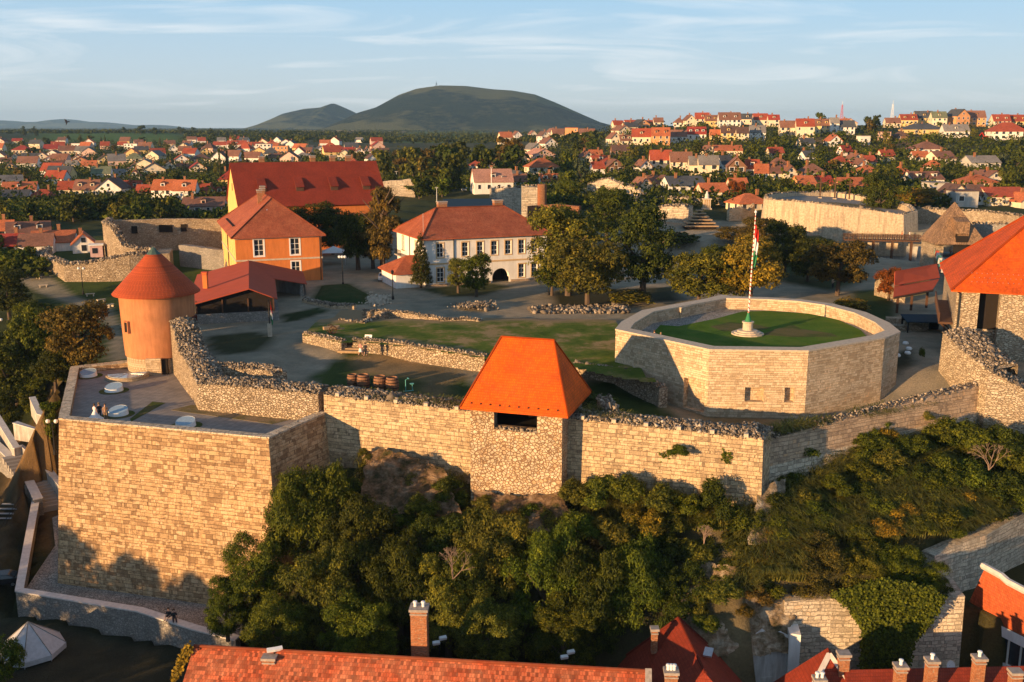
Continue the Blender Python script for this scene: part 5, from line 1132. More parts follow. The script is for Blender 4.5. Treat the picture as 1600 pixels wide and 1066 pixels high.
ruin([(1140,328),(1160,326),(1172,330),(1180,318)],262,268,M['ash_pale'],'cream battlement ruin under the orange roofed cafe',seed=68,th=1)
ruin([(765,294),(800,294),(824,298)],285,278,M['ash_rough'],'cream ruined chapel walls behind the white building',seed=69,th=2,cap=2)
ruin([(815,292),(840,292)],262,262,M['ash_rough'],'cream grey ruined pier left of the round brick column',seed=70,th=4,cap=2)
ruin([(824,322),(870,320),(905,322)],232,228,M['brick'],'low red brick wall behind the white building roof',seed=71,jag=.1,cap=0)
ruin([(598,283),(620,282),(640,280),(648,285)],345,345,M['ash_rough'],'sunlit garden wall left of the parkland trees',seed=72,cap=0)
p=D(847,288,250); m=MB(); m.lathe((p.x,p.y,0),[(1.15,-2),(1.15,p.z),(0,p.z)],20); m.build('brick_column',M['brick'],label='round red brick column behind the white building',cat='column')
pv=empty('stepped_pavilion',(0,0,0),0,'dark timber pavilion with a stepped pyramid roof among the cream ruins','pavilion')
for k in range(6):
    p=D(1093,352-4.6*k,250+k*1.0); w=8.5-k*1.35; m=MB(); m.box((p.x,p.y,p.z),(w,w*.7,.28)); m.build('roof_step',M['palewood'],pv)
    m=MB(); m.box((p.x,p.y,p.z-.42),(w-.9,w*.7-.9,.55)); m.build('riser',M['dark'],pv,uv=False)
p=D(1093,358,250); m=MB(); m.box((p.x,p.y,p.z-1.6),(7.4,4.5,2.6)); m.build('wall',M['rubwall2'],pv)
m=MB(); m.box((p.x,p.y-2.3,p.z-.9),(1.2,.2,1.2)); m.box((p.x-2.2,p.y-2.3,p.z-.9),(.9,.2,1.2)); m.build('opening',M['dark'],pv,uv=False)
wallpoly('stone_terrace',[pg(1076,372,1.8),pg(1118,372,1.8)],-1,5,M['greystone'],jag=.1,step=1,seed=75,label='grey stone terrace step below the stepped pavilion')
mo=empty('column_monument',(0,0,0),0,'small columned stone monument topped by a pale statue before the cream back wall','monument')
p=D(1104,325,285); z0=p.z
m=MB(); m.box((p.x,p.y,z0-1.5),(2.6,2.2,3)); m.build('plinth',M['cope'],mo)
for s in (-.9,-.3,.3,.9): m=MB(); m.tube([(p.x+s,p.y-.8,z0),(p.x+s,p.y-.8,z0+2.4)],.14,8); m.build('column',M['cope'],mo)
m=MB(); m.box((p.x,p.y+.3,z0+1.2),(2,1,2.4)); m.build('core',M['trim'],mo); m=MB(); m.box((p.x,p.y,z0+2.55),(2.5,2.2,.35)); m.build('entablature',M['cope'],mo)
m=MB(); m.lathe((p.x,p.y,z0+2.7),[(.7,0),(.55,.6),(.6,1.0),(.35,1.4),(.28,1.55),(.3,1.8),(.15,2.05),(0,2.1)],10); m.build('statue',M['whitecope'],mo,smooth=True,uv=False)
nb=empty('pavilion_hall',(0,0,0),0,'long low hall with a flat dark blue metal roof right behind the white building','hall')
slb([tuple(D(700,326,212)),tuple(D(790,323,214)),tuple(D(784,310,232)),tuple(D(692,311,232))],M['bluemetal'],'roof',nb)
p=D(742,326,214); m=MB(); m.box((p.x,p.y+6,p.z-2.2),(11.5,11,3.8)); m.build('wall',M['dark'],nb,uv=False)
# white tent canopies right of the orange building
for k,(px,py,z) in enumerate(((522,400,2.6),(536,350,3.2))):
    q=empty('market_tent',G(px,py+12,0),R(10),'pale blue white market tent right of the orange building, %s'%('nearer one by its corner','further one glimpsed under the trees')[k],'tent'); m=MB(); s=3.4
    for i in range(4):
        a0=math.pi/4+i*math.pi/2; a1=a0+math.pi/2; m.poly([(s*math.cos(a0),s*math.sin(a0),2.5),(s*math.cos(a1),s*math.sin(a1),2.5),(0,0,3.7)])
    m.build('canopy',M['white'],q,uv=False)
    for i in range(4): a0=math.pi/4+i*math.pi/2; MB().box((s*.97*math.cos(a0),s*.97*math.sin(a0),1.25),(.08,.08,2.5)).build('leg',M['steel'],q)
# ---------------------------------------------------------------- path parapets below the left bastion
CZ=-19.2
wallpoly('path_parapet',[pg(50,786,CZ),pg(24,925,CZ),pg(215,957,CZ),pg(300,985,CZ),pg(368,1002,CZ-.3)],-26,.75,M['greystone'],step=20,label='long pale coped parapet wall round the foot of the left bastion',zi=-20.6)
pts=[pg(50,786,CZ),pg(24,925,CZ),pg(215,957,CZ),pg(300,985,CZ),pg(368,1002,CZ-.3)]
def coping(pts,w,mat,par=None,label=None,inset=None):
    o_=None
    nn=[]
    for i in range(len(pts)):
        v=Vector((0,0))
        for j in (i-1,i):
            if 0<=j<len(pts)-1: v+=Vector((pts[j+1][1]-pts[j][1],-(pts[j+1][0]-pts[j][0]))).normalized()
        nn.append(v.normalized())
    m=MB()
    for i in range(len(pts)-1):
        a,b=Vector(pts[i]),Vector(pts[i+1]); na=Vector((nn[i].x,nn[i].y,0)); nb_=Vector((nn[i+1].x,nn[i+1].y,0))
        A0=a+na*.07;B0=b+nb_*.07;A1=a-na*w;B1=b-nb_*w; up=Vector((0,0,.14)); z=Vector((0,0,.002))
        m.quad(A0+up,B0+up,B1+up,A1+up); m.quad(A0+z,B0+z,B0+up,A0+up); m.quad(B1+z,A1+z,A1+up,B1+up)
        if i==0: m.quad(A1+z,A0+z,A0+up,A1+up)
        if i==len(pts)-2: m.quad(B0+z,B1+z,B1+up,B0+up)
    return m.build('coping',mat,par,uv=False)
coping(pts,.85,M['whitecope'],bpy.data.objects['path_parapet'])
m=MB(); m.prism([(-61.5,126),(-57.2,121.5),(-58.2,118.5),(-54.0,110),(-51.9,97.8),(-37.6,92.9),(-31.9,90.4),(-27,88.6),(-21,94),(-21,101),(-34,112),(-57,127)],-20.6,-20.3); m.build('path',M['cobble'],label='paved path round the foot of the left bastion',cat='path',kind='structure',uv=True)
def stonewall(pxs,zs,zb,label,mat='oldwhite',w=.7):
    P=[pg(a,b,z) for (a,b),z in zip(pxs,zs)]; o=wallpoly('stair_wall',P,zb,w,M[mat],step=20,label=label); coping(P,w+.08,M['whitecope'],o); return o
stonewall([(-30,680),(0,706),(30,735),(53,782)],[-14.5,-15.8,-17,-18.7],-27,'grey wall with thick pale coping above the steel stair at the left edge','greystone',1.0)
stonewall([(-10,650),(22,702)],[-12.5,-15],-17,'thin pale stair wall at the far left edge of the photo')
stonewall([(22,702),(33,699),(60,722),(92,760)],[-14.6,-14.6,-16,-18],-20.5,'white stair wall curving down to the bastion foot')
stonewall([(20,662),(55,672),(92,652)],[-11.2,-11.6,-10.8],-13.5,'low L shaped pale wall on the brown slope left of the bastion')
stonewall([(46,622),(58,648),(72,652),(96,660)],[-10.3,-11,-11,-11],-13,'short pale stair parapet above the L shaped wall')
for k in range(6):
    p=G(20+9*k,640-3*k,-11); m=MB()
sa=[(5,712,-16.6),(30,742,-17.6),(50,765,-18.8),(62,792,-20.2)]
st2=empty('stone_stair',(0,0,0),0,'worn brown stepped ramp between the pale walls left of the bastion','stairs'); m=MB()
for k in range(16):
    t=k/15; px=18+55*t; py=712+75*t; z=-15.6-4.6*t; p=G(px,py,z); m.box((p.x+1.0,p.y,z-.4),(4.0,1.3,.8),R(38))
m.build('tread',M['cobble'],st2,uv=False)
sst=empty('steel_stair',(0,0,0),0,'dark steel stair flight with thin railings outside the coped parapet at the left edge','stairs')
b=Vector(pg(40,785,-19.6)); m=MB()
for k in range(18):
    p=b+Vector((-1.6-.05*k,-.6-.75*k,-.35*k)); m.box(p,(2.4,.42,.06))
m.build('tread',M['steel'],sst,uv=False)
m=MB()
for s in (-1.25,1.25):
    p=b+Vector((-1.6+s,-.6,1)); q=b+Vector((-2.45+s,-13.4,-5.0)); m.tube([p,q],.04,5); m.tube([p-Vector((0,0,.5)),q-Vector((0,0,.5))],.03,5)
    for k in range(7): w=p.lerp(q,k/6); m.tube([w,w-Vector((0,0,1.2))],.03,5)
m.build('railing',M['iron'],sst,uv=False)
tt=empty('event_tent',G(52,1050,-24),R(15),'grey white octagonal event tent at the bottom left corner','tent'); m=MB(); n=8; s=3.2
for i in range(n):
    a0=2*math.pi*i/n;a1=2*math.pi*(i+1)/n; m.poly([(s*math.cos(a0),s*math.sin(a0),2.7),(s*math.cos(a1),s*math.sin(a1),2.7),(0,0,5.3)]); m.quad((s*math.cos(a0),s*math.sin(a0),2.2),(s*math.cos(a1),s*math.sin(a1),2.2),(s*math.cos(a1),s*math.sin(a1),2.7),(s*math.cos(a0),s*math.sin(a0),2.7))
m.build('canopy',simple('tent_canvas',(.50,.50,.52),.8),tt,uv=False)
for i in range(n):
    a0=2*math.pi*i/n; MB().box((s*.97*math.cos(a0),s*.97*math.sin(a0),1.1),(.07,.07,2.2)).build('leg',M['steel'],tt)
    MB().tube([(s*math.cos(a0),s*math.sin(a0),2.73),(0,0,5.33)],.045,4).build('seam',M['greyplaster'],tt,uv=False)
for k,(x,y,cc) in enumerate(((-59.8,99.5,(.10,.14,.18)),(-60.2,93,(.05,.05,.06)))):
    pass
# ---------------------------------------------------------------- lower walls at the bottom right
lw=wallpoly('lower_wall',[pg(1226,940,-13),pg(1300,936,-12.9),pg(1400,938,-13),pg(1508,932,-12.8)],-26,1.6,M['ash_rough'],batter=.03,jag=.06,step=1,seed=81,label='lower retaining wall at bottom right, half covered by ivy')
wallpoly('lower_wall',[pg(1508,932,-12.8),(G(1508,932,-12.8).x+.8,G(1508,932,-12.8).y+6,-12.9)],-26,1.2,M['ash_rough'],step=9,label='short return wall at the right end of the ivy covered wall')
wallpoly('lower_wall',[pg(1461,868,-10.8),pg(1505,850,-10.6),pg(1542,836,-10.4),pg(1620,790,-10)],-24,1.4,M['ash_rough'],batter=.04,jag=.06,step=1,seed=82,label='upper stained retaining wall above the small red roof at the right edge')
def cliff(top,bot,n,mrows,amp,seed,label,mat):
    rng=np.random.RandomState(seed); T=[Vector(p) for p in top]; Bm=[Vector(p) for p in bot]
    def at(P,s): s*=len(P)-1; i=min(int(s),len(P)-2); return P[i].lerp(P[i+1],s-i)
    from mathutils import noise
    V=[];Fq=[]
    for r_ in range(mrows+1):
        for q in range(n+1):
            p=at(T,q/n).lerp(at(Bm,q/n),r_/mrows); w=noise.noise_vector(p*.35)*amp+noise.noise_vector(p*1.1)*amp*.5+noise.noise_vector(p*2.7)*amp*.22; V.append(tuple(p+w))
    for r_ in range(mrows):
        for q in range(n): k=r_*(n+1)+q; Fq.append((k+n+1,k+n+2,k+1,k))
    return npmesh('rock_outcrop',V,Fq,mat,label=label,cat='rock',kind='structure')
def rockmat(nm='limestone_rock',C=((.13,.10,.06),(.34,.27,.19),(.56,.49,.39))):
    t=NT(nm,.95,.1); p=t.pos(warp=.5,wsc=.8); a=t.noise(p,.7,7,.7); b=t.noise(t.pos((.7,.7,2.4)),1.6,6,.7)
    c=t.ramp(a,[(.36,C[0]),(.5,C[1]),(.64,C[2])]); t.col(t.mix(1.0,c,t.ramp(b,[(.3,(.6,.58,.55)),(.7,(1.2,1.18,1.15))]),'MULTIPLY')); t.bump(t.math('ADD',a,b),1,.35); return t.m
M['rock']=rockmat(); M['rockpale']=rockmat('pale_brown_rock',((.09,.075,.035),(.30,.22,.14),(.54,.46,.35))); M['rockbrown']=rockmat('brown_rock',((.05,.05,.02),(.20,.125,.07),(.36,.26,.17)))
cliff([D(1085,880,84.2),D(1150,888,83.2),D(1240,930,82.2)],[D(1050,1030,76.6),D(1150,1030,77.2),D(1243,1020,79.9)],70,50,.6,3,'pale weathered limestone face above the white house',M['rockpale'])
cliff([D(575,704,100.3),D(600,703,99.6),D(640,712,98.4),D(690,730,96.8)],[D(560,800,92.5),D(600,805,92),D(650,805,92),D(720,800,91.6)],60,50,.6,5,'sunlit brown rock below the left curtain wall',M['rockbrown'])
cliff([D(1185,770,88.8),D(1205,755,89.6),D(1225,745,91.6)],[D(1170,850,84.4),D(1205,850,85),D(1230,840,86.4)],30,26,.35,7,'pale rocky foot below the corner of the curtain wall',M['rock'])
cliff([D(742,770,93.3),D(790,768,92.8),D(880,770,91.8)],[D(730,830,89),D(800,830,88.5),D(900,830,88)],50,20,.5,9,'rocky foot of the orange roofed tower',M['rockbrown'])
# ---------------------------------------------------------------- street houses at the bottom
h1=empty('long_roof_house',(0,0,0),0,'long old house with a patchy red tiled roof along the bottom edge','house')
rL=Vector(Q(303,1010,-13.0)); rR=Vector(Q(1008,1049,-13.0)); d=(rR-rL).normalized(); nn=Vector((d.y,-d.x,0))
m=MB(); eL=rL+nn*7.5-Vector((0,0,5.4)); eR=rR+nn*7.5-Vector((0,0,5.4)); fL=rL-nn*7.5-Vector((0,0,5.4)); fR=rR-nn*7.5-Vector((0,0,5.4))
m.slab([eL,eR,rR,rL],.2); m.slab([fR,fL,rL,rR],.2); r1_=m.build('roof',M['oldclay'],h1); ridges(r1_,[(tuple(rL),tuple(rR))],M['oldclay'],.14,8)
m=MB(); 
for i,(p,q) in enumerate(((eL,eR),(fR,fL))): m.quad((p.x,p.y,-25),(q.x,q.y,-25),(q.x,q.y,p.z),(p.x,p.y,p.z))
m.poly([(fL.x,fL.y,-25),(eL.x,eL.y,-25),tuple(eL),tuple(rL),tuple(fL)]); m.poly([(eR.x,eR.y,-25),(fR.x,fR.y,-25),tuple(fR),tuple(rR),tuple(eR)]); m.build('wall',M['oldwhite'],h1)
m=MB(); m.slab([rR+Vector((0,0,.25)),rR+d*.5+Vector((0,0,.25)),eR+d*.5+Vector((0,0,.25)),eR+Vector((0,0,.25))],.4); m.build('gable_coping',M['concrete'],r1_)
def chim(par,px,pyt,pyb,y,w,dp=None,rz=0,mat='brick',cap='concrete',pots=0,ext_=0):
    t=D(px,pyt,y); b=D(px,pyb,y); return chimney(par,(t.x,y,b.z-ext_),w,dp or w*.8,t.z-b.z-.25+ext_,rz,mat,cap,pots=pots)
chim(r1_,655,947,1035,74.6,1.32,1.1,R(-3),pots=2,ext_=2)
o=chim(r1_,421,1024,1060,72.3,.95,.8,R(-3),ext_=.6)
chim(r1_,1049,1046,1062,69.5,.95,.8,R(-3),pots=3,ext_=5)
for k,(px,py,y,lb) in enumerate(((686,1004,78,'right of the tall brick chimney'),(886,1026,76,'above the long roof on the right'),(428,1015,72.6,'by the left chimney'))):
    p=D(px,py,y); q=empty('floodlight',p,R(20),'pair of small white floodlights on a thin mast '+lb,'floodlight','white floodlights above the long roof')
    for s,zz in ((-.25,0),(.35,.35 if k<2 else 0)): m=MB(); m.box((s,0,zz),(.62,.3,.24),R(10*s),R(20)); m.build('lamp_head',M['white'],q,uv=False)
    m=MB(); m.tube([(0,0,.1),(0,0,-6 if k!=2 else -1)],.05,5); m.build('mast',M['iron'],q,uv=False)
p=D(892,1040,76); m=MB(); m.slab([D(795,1045,76),D(870,1036,77.5),D(985,1046,75),D(985,1075,72),D(795,1075,72)],.3); m.build('roof',M['darkclay'],h1)
h2=empty('hipped_roof_house',(0,0,0),0,'house with a steep dark red hipped roof left of the white walled yard','house')
R0=Vector(D(1060,966,78.5)); R1=Vector(Q(1102,1052,R0.z-.6)); m=MB()
lE=Vector((R0.x-7.2,R0.y+1.5,R0.z-6.8)); lF=Vector((R1.x-8.2,R1.y-1,R0.z-6.8)); rE=Vector((R0.x+7.6,R0.y-1.0,R0.z-6.8)); rF=Vector((R1.x+5.8,R1.y-3,R0.z-6.8))
m.poly([lF,R1,R0,lE]); m.poly([R1,rF,rE,R0]); m.poly([lE,R0,rE]); m.poly([lF,rF,R1]); r2_=m.build('roof',M['darkclay'],h2); ridges(r2_,[(tuple(R0),tuple(R1)),(tuple(R0),tuple(rE)),(tuple(R0),tuple(lE))],M['darkclay'],.12)
m=MB(); cs=[lE*.96+Vector((R0.x,R0.y,0))*.04,rE,rF,lF]; m.prism([(p.x,p.y) for p in (lF,rF,rE,lE)],-25,R0.z-6.9); m.build('wall',M['oldwhite'],h2)
chim(r2_,1023,980,1003,76.5,.5,.5,ext_=1)
p=D(1107,1016,74.2); m=MB(); m.box((p.x,p.y,p.z-.2),(.7,1.1,.15),R(-20),R(10)); m.build('roof_window',M['steel'],r2_,uv=False)
h3=empty('white_house',(0,0,0),0,'white house with flaking plaster and one small window under the limestone face','house')
m=MB(); a0=D(1152,1000,79.5); a1=D(1236,985,80.3); wn=(5.0*.42,5.0*.42+.95,-22.9+2.6,-22.9+3.9)
L=math.hypot(a1.x-a0.x,a1.y-a0.y); wh=(L*.48,L*.48+1.1,D(1205,1058,80).z,D(1205,1038,80).z)
Ph=holewall(m,(a0.x,a0.y),(a1.x,a1.y),-26,a0.z-.6,[wh],.2); m.prism([(a0.x,a0.y+.05),(a1.x,a1.y+.05),(a1.x+.3,a1.y+5),(a0.x+.3,a0.y+5)],-26,a0.z-.62)
m.poly([Ph(0,a0.z-.6),Ph(L,a0.z-.6),Ph(L,a0.z-.1),Ph(L*.8,a0.z+.5),Ph(L*.6,a0.z+.25),Ph(L*.45,a0.z+.9),Ph(L*.25,a0.z+.1),Ph(L*.1,a0.z+.2),Ph(0,a0.z-.3)])
m.build('wall',plaster('shabby_white_plaster',(.74,.73,.71),.3),h3); window(h3,Ph,wh,.2,'whitetrim',None,.1,(1,1))
m=MB(); b0_=D(1234,990,79.6); m.prism([(b0_.x,b0_.y),(b0_.x+.9,b0_.y-.3),(b0_.x+1.4,b0_.y+3),(b0_.x+.3,b0_.y+3)],-26,b0_.z); m.build('buttress',M['whiteplaster'],h3)
h4=empty('gabled_house',(0,0,0),0,'house with a brown red hipped gable edged in pale coping and twin chimney pots','house')
ap=D(1296,1022,73); m=MB(); e0=Vector((ap.x-4.2,ap.y-4,ap.z-4.8)); e3=Vector((ap.x+3.6,ap.y-4,ap.z-4.8)); m.poly([e0,e3,ap]); bk=ap+Vector((.2,1.0,0)); m.poly([ap,e3,e3+Vector((0,7,0)),bk]); m.poly([e0,ap,bk,e0+Vector((0,7,0))]); m.poly([bk,e3+Vector((0,7,0)),e0+Vector((0,7,0))]); r4_=m.build('roof',M['darkclay'],h4)
m=MB(); m.tube([e0,ap],.24,4); m.tube([ap,e3],.24,4); m.build('coping',M['whitecope'],r4_,uv=False); m=MB(); m.prism([(e0.x,e0.y),(e3.x,e3.y),(e3.x,e3.y+7),(e0.x,e0.y+7)],-26,e0.z-.05); m.build('wall',M['oldwhite'],h4)
chim(r4_,1281,1058,1070,70.5,.8,.7,pots=2,ext_=2)
h5=empty('low_roof_house',(0,0,0),0,'long low dark red roof with five brick chimneys at the bottom right edge','house')
l0=Vector(Q(1318,1047,-14.2)); l1=Vector(Q(1630,1040,-14.2)); m=MB(); m.slab([l0+Vector((0,-8,-5)),l1+Vector((0,-8,-5)),l1,l0],.2); m.slab([l1+Vector((0,6,-4)),l0+Vector((0,6,-4)),l0,l1],.2); r5_=m.build('roof',M['darkclay'],h5); m=MB(); m.prism([(l0.x,l0.y-7.6),(l1.x,l1.y-7.6),(l1.x,l1.y+5.6),(l0.x,l0.y+5.6)],-26,-19.2); m.build('wall',M['oldwhite'],h5)
for px,t_,b_,y in ((1319,1019,1047,72.2),(1408,1038,1062,69.8),(1457,1029,1060,70.3),(1531,1025,1056,70.6),(1588,1047,1070,69.5)): chim(r5_,px,t_,b_,y,.78,.7,ext_=1.6,pots=1 if px in(1408,1457,1531) else 0)
for px,py,lb in ((1448,1042,'behind the middle chimney'),(1484,1040,'in front of the ivy wall')):
    p=D(px,py,73.5); q=empty('satellite_dish',p,0,'small white satellite dish '+lb+' on the low dark red roof','satellite dish'); m=MB(); m.lathe((0,0,0),[(0,0),(.25,.04),(.42,.14)],14); o=m.build('dish',M['white'],q,uv=False); o.rotation_euler=(R(70),0,R(20)); MB().tube([(0,0,0),(0,0,-1.2)],.03,5).build('mast',M['iron'],q,uv=False)
h6=empty('courtyard_house',(0,0,0),0,'red roofed white house with a coped party wall at the right edge','house')
zr=-11.2
p=[Q(1541,888,zr),Q(1640,940,zr),Q(1640,1012,zr-5.0),Q(1513,948,zr-5.0)]
r6_=slb(p,M['clay'],'roof',h6,.2); m=MB(); m.tube([Q(1536,884,zr+.1),Q(1565,900,zr+.25),Q(1575,909,zr+.1),Q(1640,943,zr+.3)],.32,6); m.build('ridge_coping',M['whitecope'],r6_,uv=False)
a0=Vector(Q(1516,957,-16.4)); a1=Vector(Q(1650,1024,-16.4)); m=MB(); L=math.hypot(a1.x-a0.x,a1.y-a0.y); ph=holewall(m,(a0.x,a0.y),(a1.x,a1.y),-25.5,-16.2,[(L*k/7+.4,L*k/7+1.7,-19.6,-17.2) for k in range(1,6)],.3); m.build('wall',M['whiteplaster'],h6)
for k in range(1,6): window(h6,ph,(L*k/7+.4,L*k/7+1.7,-19.6,-17.2),.3,'wood',None,.1,(0,0))
slb([Q(1508,968,-19.5),Q(1650,1045,-19.5),Q(1650,1062,-20.5),Q(1504,985,-20.5)],M['darkclay'],'lean_to_roof',h6)
m=MB(); w0=Vector(Q(1503,985,-20)); w1=Vector(Q(1650,1075,-20)); m.quad((w0.x,w0.y,-26),(w1.x,w1.y,-26),(w1.x,w1.y,-20.4),(w0.x,w0.y,-20.4)); m.build('yard_wall',M['whiteplaster'],h6)
# unseen houses added outside the frame to shade the street and the bastion foot
for k,(x,y,w,dp,h,rz) in enumerate(((-92,66,22,12,10.5,20),(-70,44,20,12,10,15),(-38,38,20,12,10,5),(-14,34,18,12,9,0),(10,34,18,12,9,0),(32,36,18,12,9,0))):
    q=empty('shade_house',(x,y,-25),R(rz),'unseen house added to shade the street below the bastion, %s in its row'%('first','second','third','fourth','fifth','sixth')[k],'house','added shade houses outside the view')
    m=MB(); m.b2(-w/2,w/2,-dp/2,dp/2,0,h-3.5); m.build('wall',M['oldwhite'],q); mbr,cr=hiproof((-w/2,-dp/2),(1,0),(0,1),w,dp,h-3.5,3.5,.5); mbr.build('roof',M['clay'],q)
# ---------------------------------------------------------------- the town
RC={'red':(.38,.085,.045),'orange':(.50,.16,.07),'brown':(.26,.13,.09),'dark brown':(.14,.085,.07),'dark red':(.33,.055,.04),'slate':(.085,.095,.11),'grey':(.24,.23,.22),'green':(.19,.22,.14),'pinkish':(.50,.27,.20)}
WC={'cream':(.74,.64,.47),'white':(.78,.75,.70),'yellow':(.76,.55,.24),'orange':(.66,.33,.15),'pink':(.66,.46,.38),'grey':(.50,.48,.44),'timber':(.20,.11,.07)}
rnd=random.Random(42)
wm=MB(); wm.b2(-.5,.5,-.06,.02,-.7,.7); WIN=wm.mesh('window_pane',M['glass'],uv=False)
wm=MB(); wm.b2(-.62,.62,-.04,.015,-.82,.82); WFR=wm.mesh('window_frame',M['whitetrim'],uv=False)
sm_=MB(); sm_.b2(-.45,.45,-.45,.45,0,1.0); sm_.b2(-.52,.52,-.52,.52,1.0,1.15); CHM=sm_.mesh('chimney',M['brick'])
HOUSES=[]
def thouse(p,w,dp,h,rot,style,roof,wall,floors=2,dorm=0,far=False):
    o=empty('house',p,rot); rf=min(h*.5,(w if style=='g' else dp)*.48,4.6)
    if style=='f': rf=.3
    wh=h-rf; z0=-3.5
    m=MB(); m.quad((-w/2,-dp/2,z0),(w/2,-dp/2,z0),(w/2,-dp/2,wh),(-w/2,-dp/2,wh)); m.quad((w/2,-dp/2,z0),(w/2,dp/2,z0),(w/2,dp/2,wh),(w/2,-dp/2,wh)); m.quad((w/2,dp/2,z0),(-w/2,dp/2,z0),(-w/2,dp/2,wh),(w/2,dp/2,wh)); m.quad((-w/2,dp/2,z0),(-w/2,-dp/2,z0),(-w/2,-dp/2,wh),(-w/2,dp/2,wh))
    if style=='g': m.poly([(-w/2,-dp/2,wh),(w/2,-dp/2,wh),(0,-dp/2,wh+rf)]); m.poly([(w/2,dp/2,wh),(-w/2,dp/2,wh),(0,dp/2,wh+rf)])
    if style=='s': m.poly([(-w/2,dp/2,wh),(-w/2,-dp/2,wh),(-w/2,0,wh+rf)]); m.poly([(w/2,-dp/2,wh),(w/2,dp/2,wh),(w/2,0,wh+rf)])
    j=rnd.uniform(.92,1.06); m.build('wall',M['twall'],o,col=[min(.85,q*j) for q in WC[wall]])
    m=MB(); ov=.45
    if style=='g':
        s=rf/(w/2)
        m.slab([(-w/2-ov,-dp/2-ov,wh-ov*s+.1),(0,-dp/2-ov,wh+rf+.1),(0,dp/2+ov,wh+rf+.1),(-w/2-ov,dp/2+ov,wh-ov*s+.1)],.2); m.slab([(0,-dp/2-ov,wh+rf+.1),(w/2+ov,-dp/2-ov,wh-ov*s+.1),(w/2+ov,dp/2+ov,wh-ov*s+.1),(0,dp/2+ov,wh+rf+.1)],.2)
    elif style=='s':
        s=rf/(dp/2); ov2=.2
        m.slab([(-w/2-ov2,-dp/2-ov,wh-ov*s+.1),(w/2+ov2,-dp/2-ov,wh-ov*s+.1),(w/2+ov2,0,wh+rf+.1),(-w/2-ov2,0,wh+rf+.1)],.2); m.slab([(w/2+ov2,dp/2+ov,wh-ov*s+.1),(-w/2-ov2,dp/2+ov,wh-ov*s+.1),(-w/2-ov2,0,wh+rf+.1),(w/2+ov2,0,wh+rf+.1)],.2)
    elif style=='h':
        if w>=dp: m,_=hiproof((-w/2,-dp/2),(1,0),(0,1),w,dp,wh+.05,rf,.5)
        else: m,_=hiproof((w/2,-dp/2),(0,1),(-1,0),dp,w,wh+.05,rf,.5)
    else: m.b2(-w/2-.15,w/2+.15,-dp/2-.15,dp/2+.15,wh,wh+.3)
    j=rnd.uniform(.85,1.15); ro=m.build('roof',M['troof'],o,col=[q*j for q in RC[roof]])
    if style!='f' and not (far and rnd.random()<.5):
        newob('chimney',CHM,ro,(rnd.uniform(-.3,.3)*w if style!='g' else rnd.uniform(-.12,.12)*w,rnd.uniform(-.12,.12)*dp if style!='g' else rnd.uniform(-.3,.3)*dp,wh+rf*.78),0,(.8,.8,rnd.uniform(1.3,2.0)))
    if not far:
        nf=max(1,min(4,int(round(wh/2.9)))) if floors is None else floors
        nw=max(1,min(5,int(w/2.8))); fh=wh/nf
        def win(x,y,z,rz,sx=1,sz=1):
            f=newob('window',WFR,o,(x,y,z),rz,(sx,1,sz)); newob('pane',WIN,f,(0,-.01,0))
        for f_ in range(nf):
            for k in range(nw):
                if rnd.random()<.12: continue
                win(-w/2+w*(k+.5)/nw,-dp/2,fh*(f_+.52),0,rnd.choice((.9,1.1,1.5)))
        for f_ in range(nf):
            for k in range(2 if dp>7 else 1): win(-w/2,dp*(.25-.5*k),fh*(f_+.52),-math.pi/2,1)
        if style=='g' and rf>2.2: win(0,-dp/2,wh+rf*.32,0,1,.8)
        if style in 'sh':
            for k in range(dorm):
                x=-w/2+w*(k+.5)/dorm; y=-dp/2+dp*.17; z=wh+rf*.34
                d_=MB(); d_.box((x,y+.6,z+.35),(1.5,1.6,1.3)); dd=d_.build('dormer',M['twall'],ro,col=WC[wall]); d_=MB(); d_.slab([(x-1.0,y-.5,z+1.0),(x,y-.5,z+1.65),(x,y+2.2,z+1.65),(x-1.0,y+2.2,z+1.0)],.1); d_.slab([(x,y-.5,z+1.65),(x+1.0,y-.5,z+1.0),(x+1.0,y+2.2,z+1.0),(x,y+2.2,z+1.65)],.1); d_.build('dormer_roof',M['troof'],dd,col=RC[roof]); newob('pane',WIN,dd,(x,y-.22,z+.4),0,(.9,1,.6))
    HOUSES.append(dict(o=o,p=p,w=w,d=dp,h=h,st=style,roof=roof,wall=wall,dorm=dorm if style in 'sh' else 0)); return o
def zone(zx,zy,rows,far=False,k=4.0,dflt=0):
    for r_ in rows:
        x0,x1,yt,yb,st,roof,wall=r_[:7]; rot=r_[7] if len(r_)>7 else dflt; dorm=r_[8] if len(r_)>8 else 0
        px=(zx+(x0+x1)/2/k); py=zy+yb/k; p=hit(px,min(py,1000))
        if p.y>1500: p=hit(px,py+3)
        if p.y>1500: p=hit(px,py+8)
        d=proj(p)[2]; w=(x1-x0)/k*d/F; h=(yb-yt)/k*d/F*.97; a=math.atan2(-p.x,p.y)*0.0+R(rot)
        w=max(5,w/(abs(math.cos(a))+.35*abs(math.sin(a)))); dp={'g':w*1.25,'s':min(10,w*.85),'h':w*.8,'f':w*.8}[st]; dp=max(6,min(dp,13)); h=max(4.6,min(h,15))
        p=Vector((p.x,p.y+dp*.3,0)); p.z=gz(p.x,p.y-dp*.2); thouse(p,w,dp,h,a,st,roof,wall,None,dorm,far)
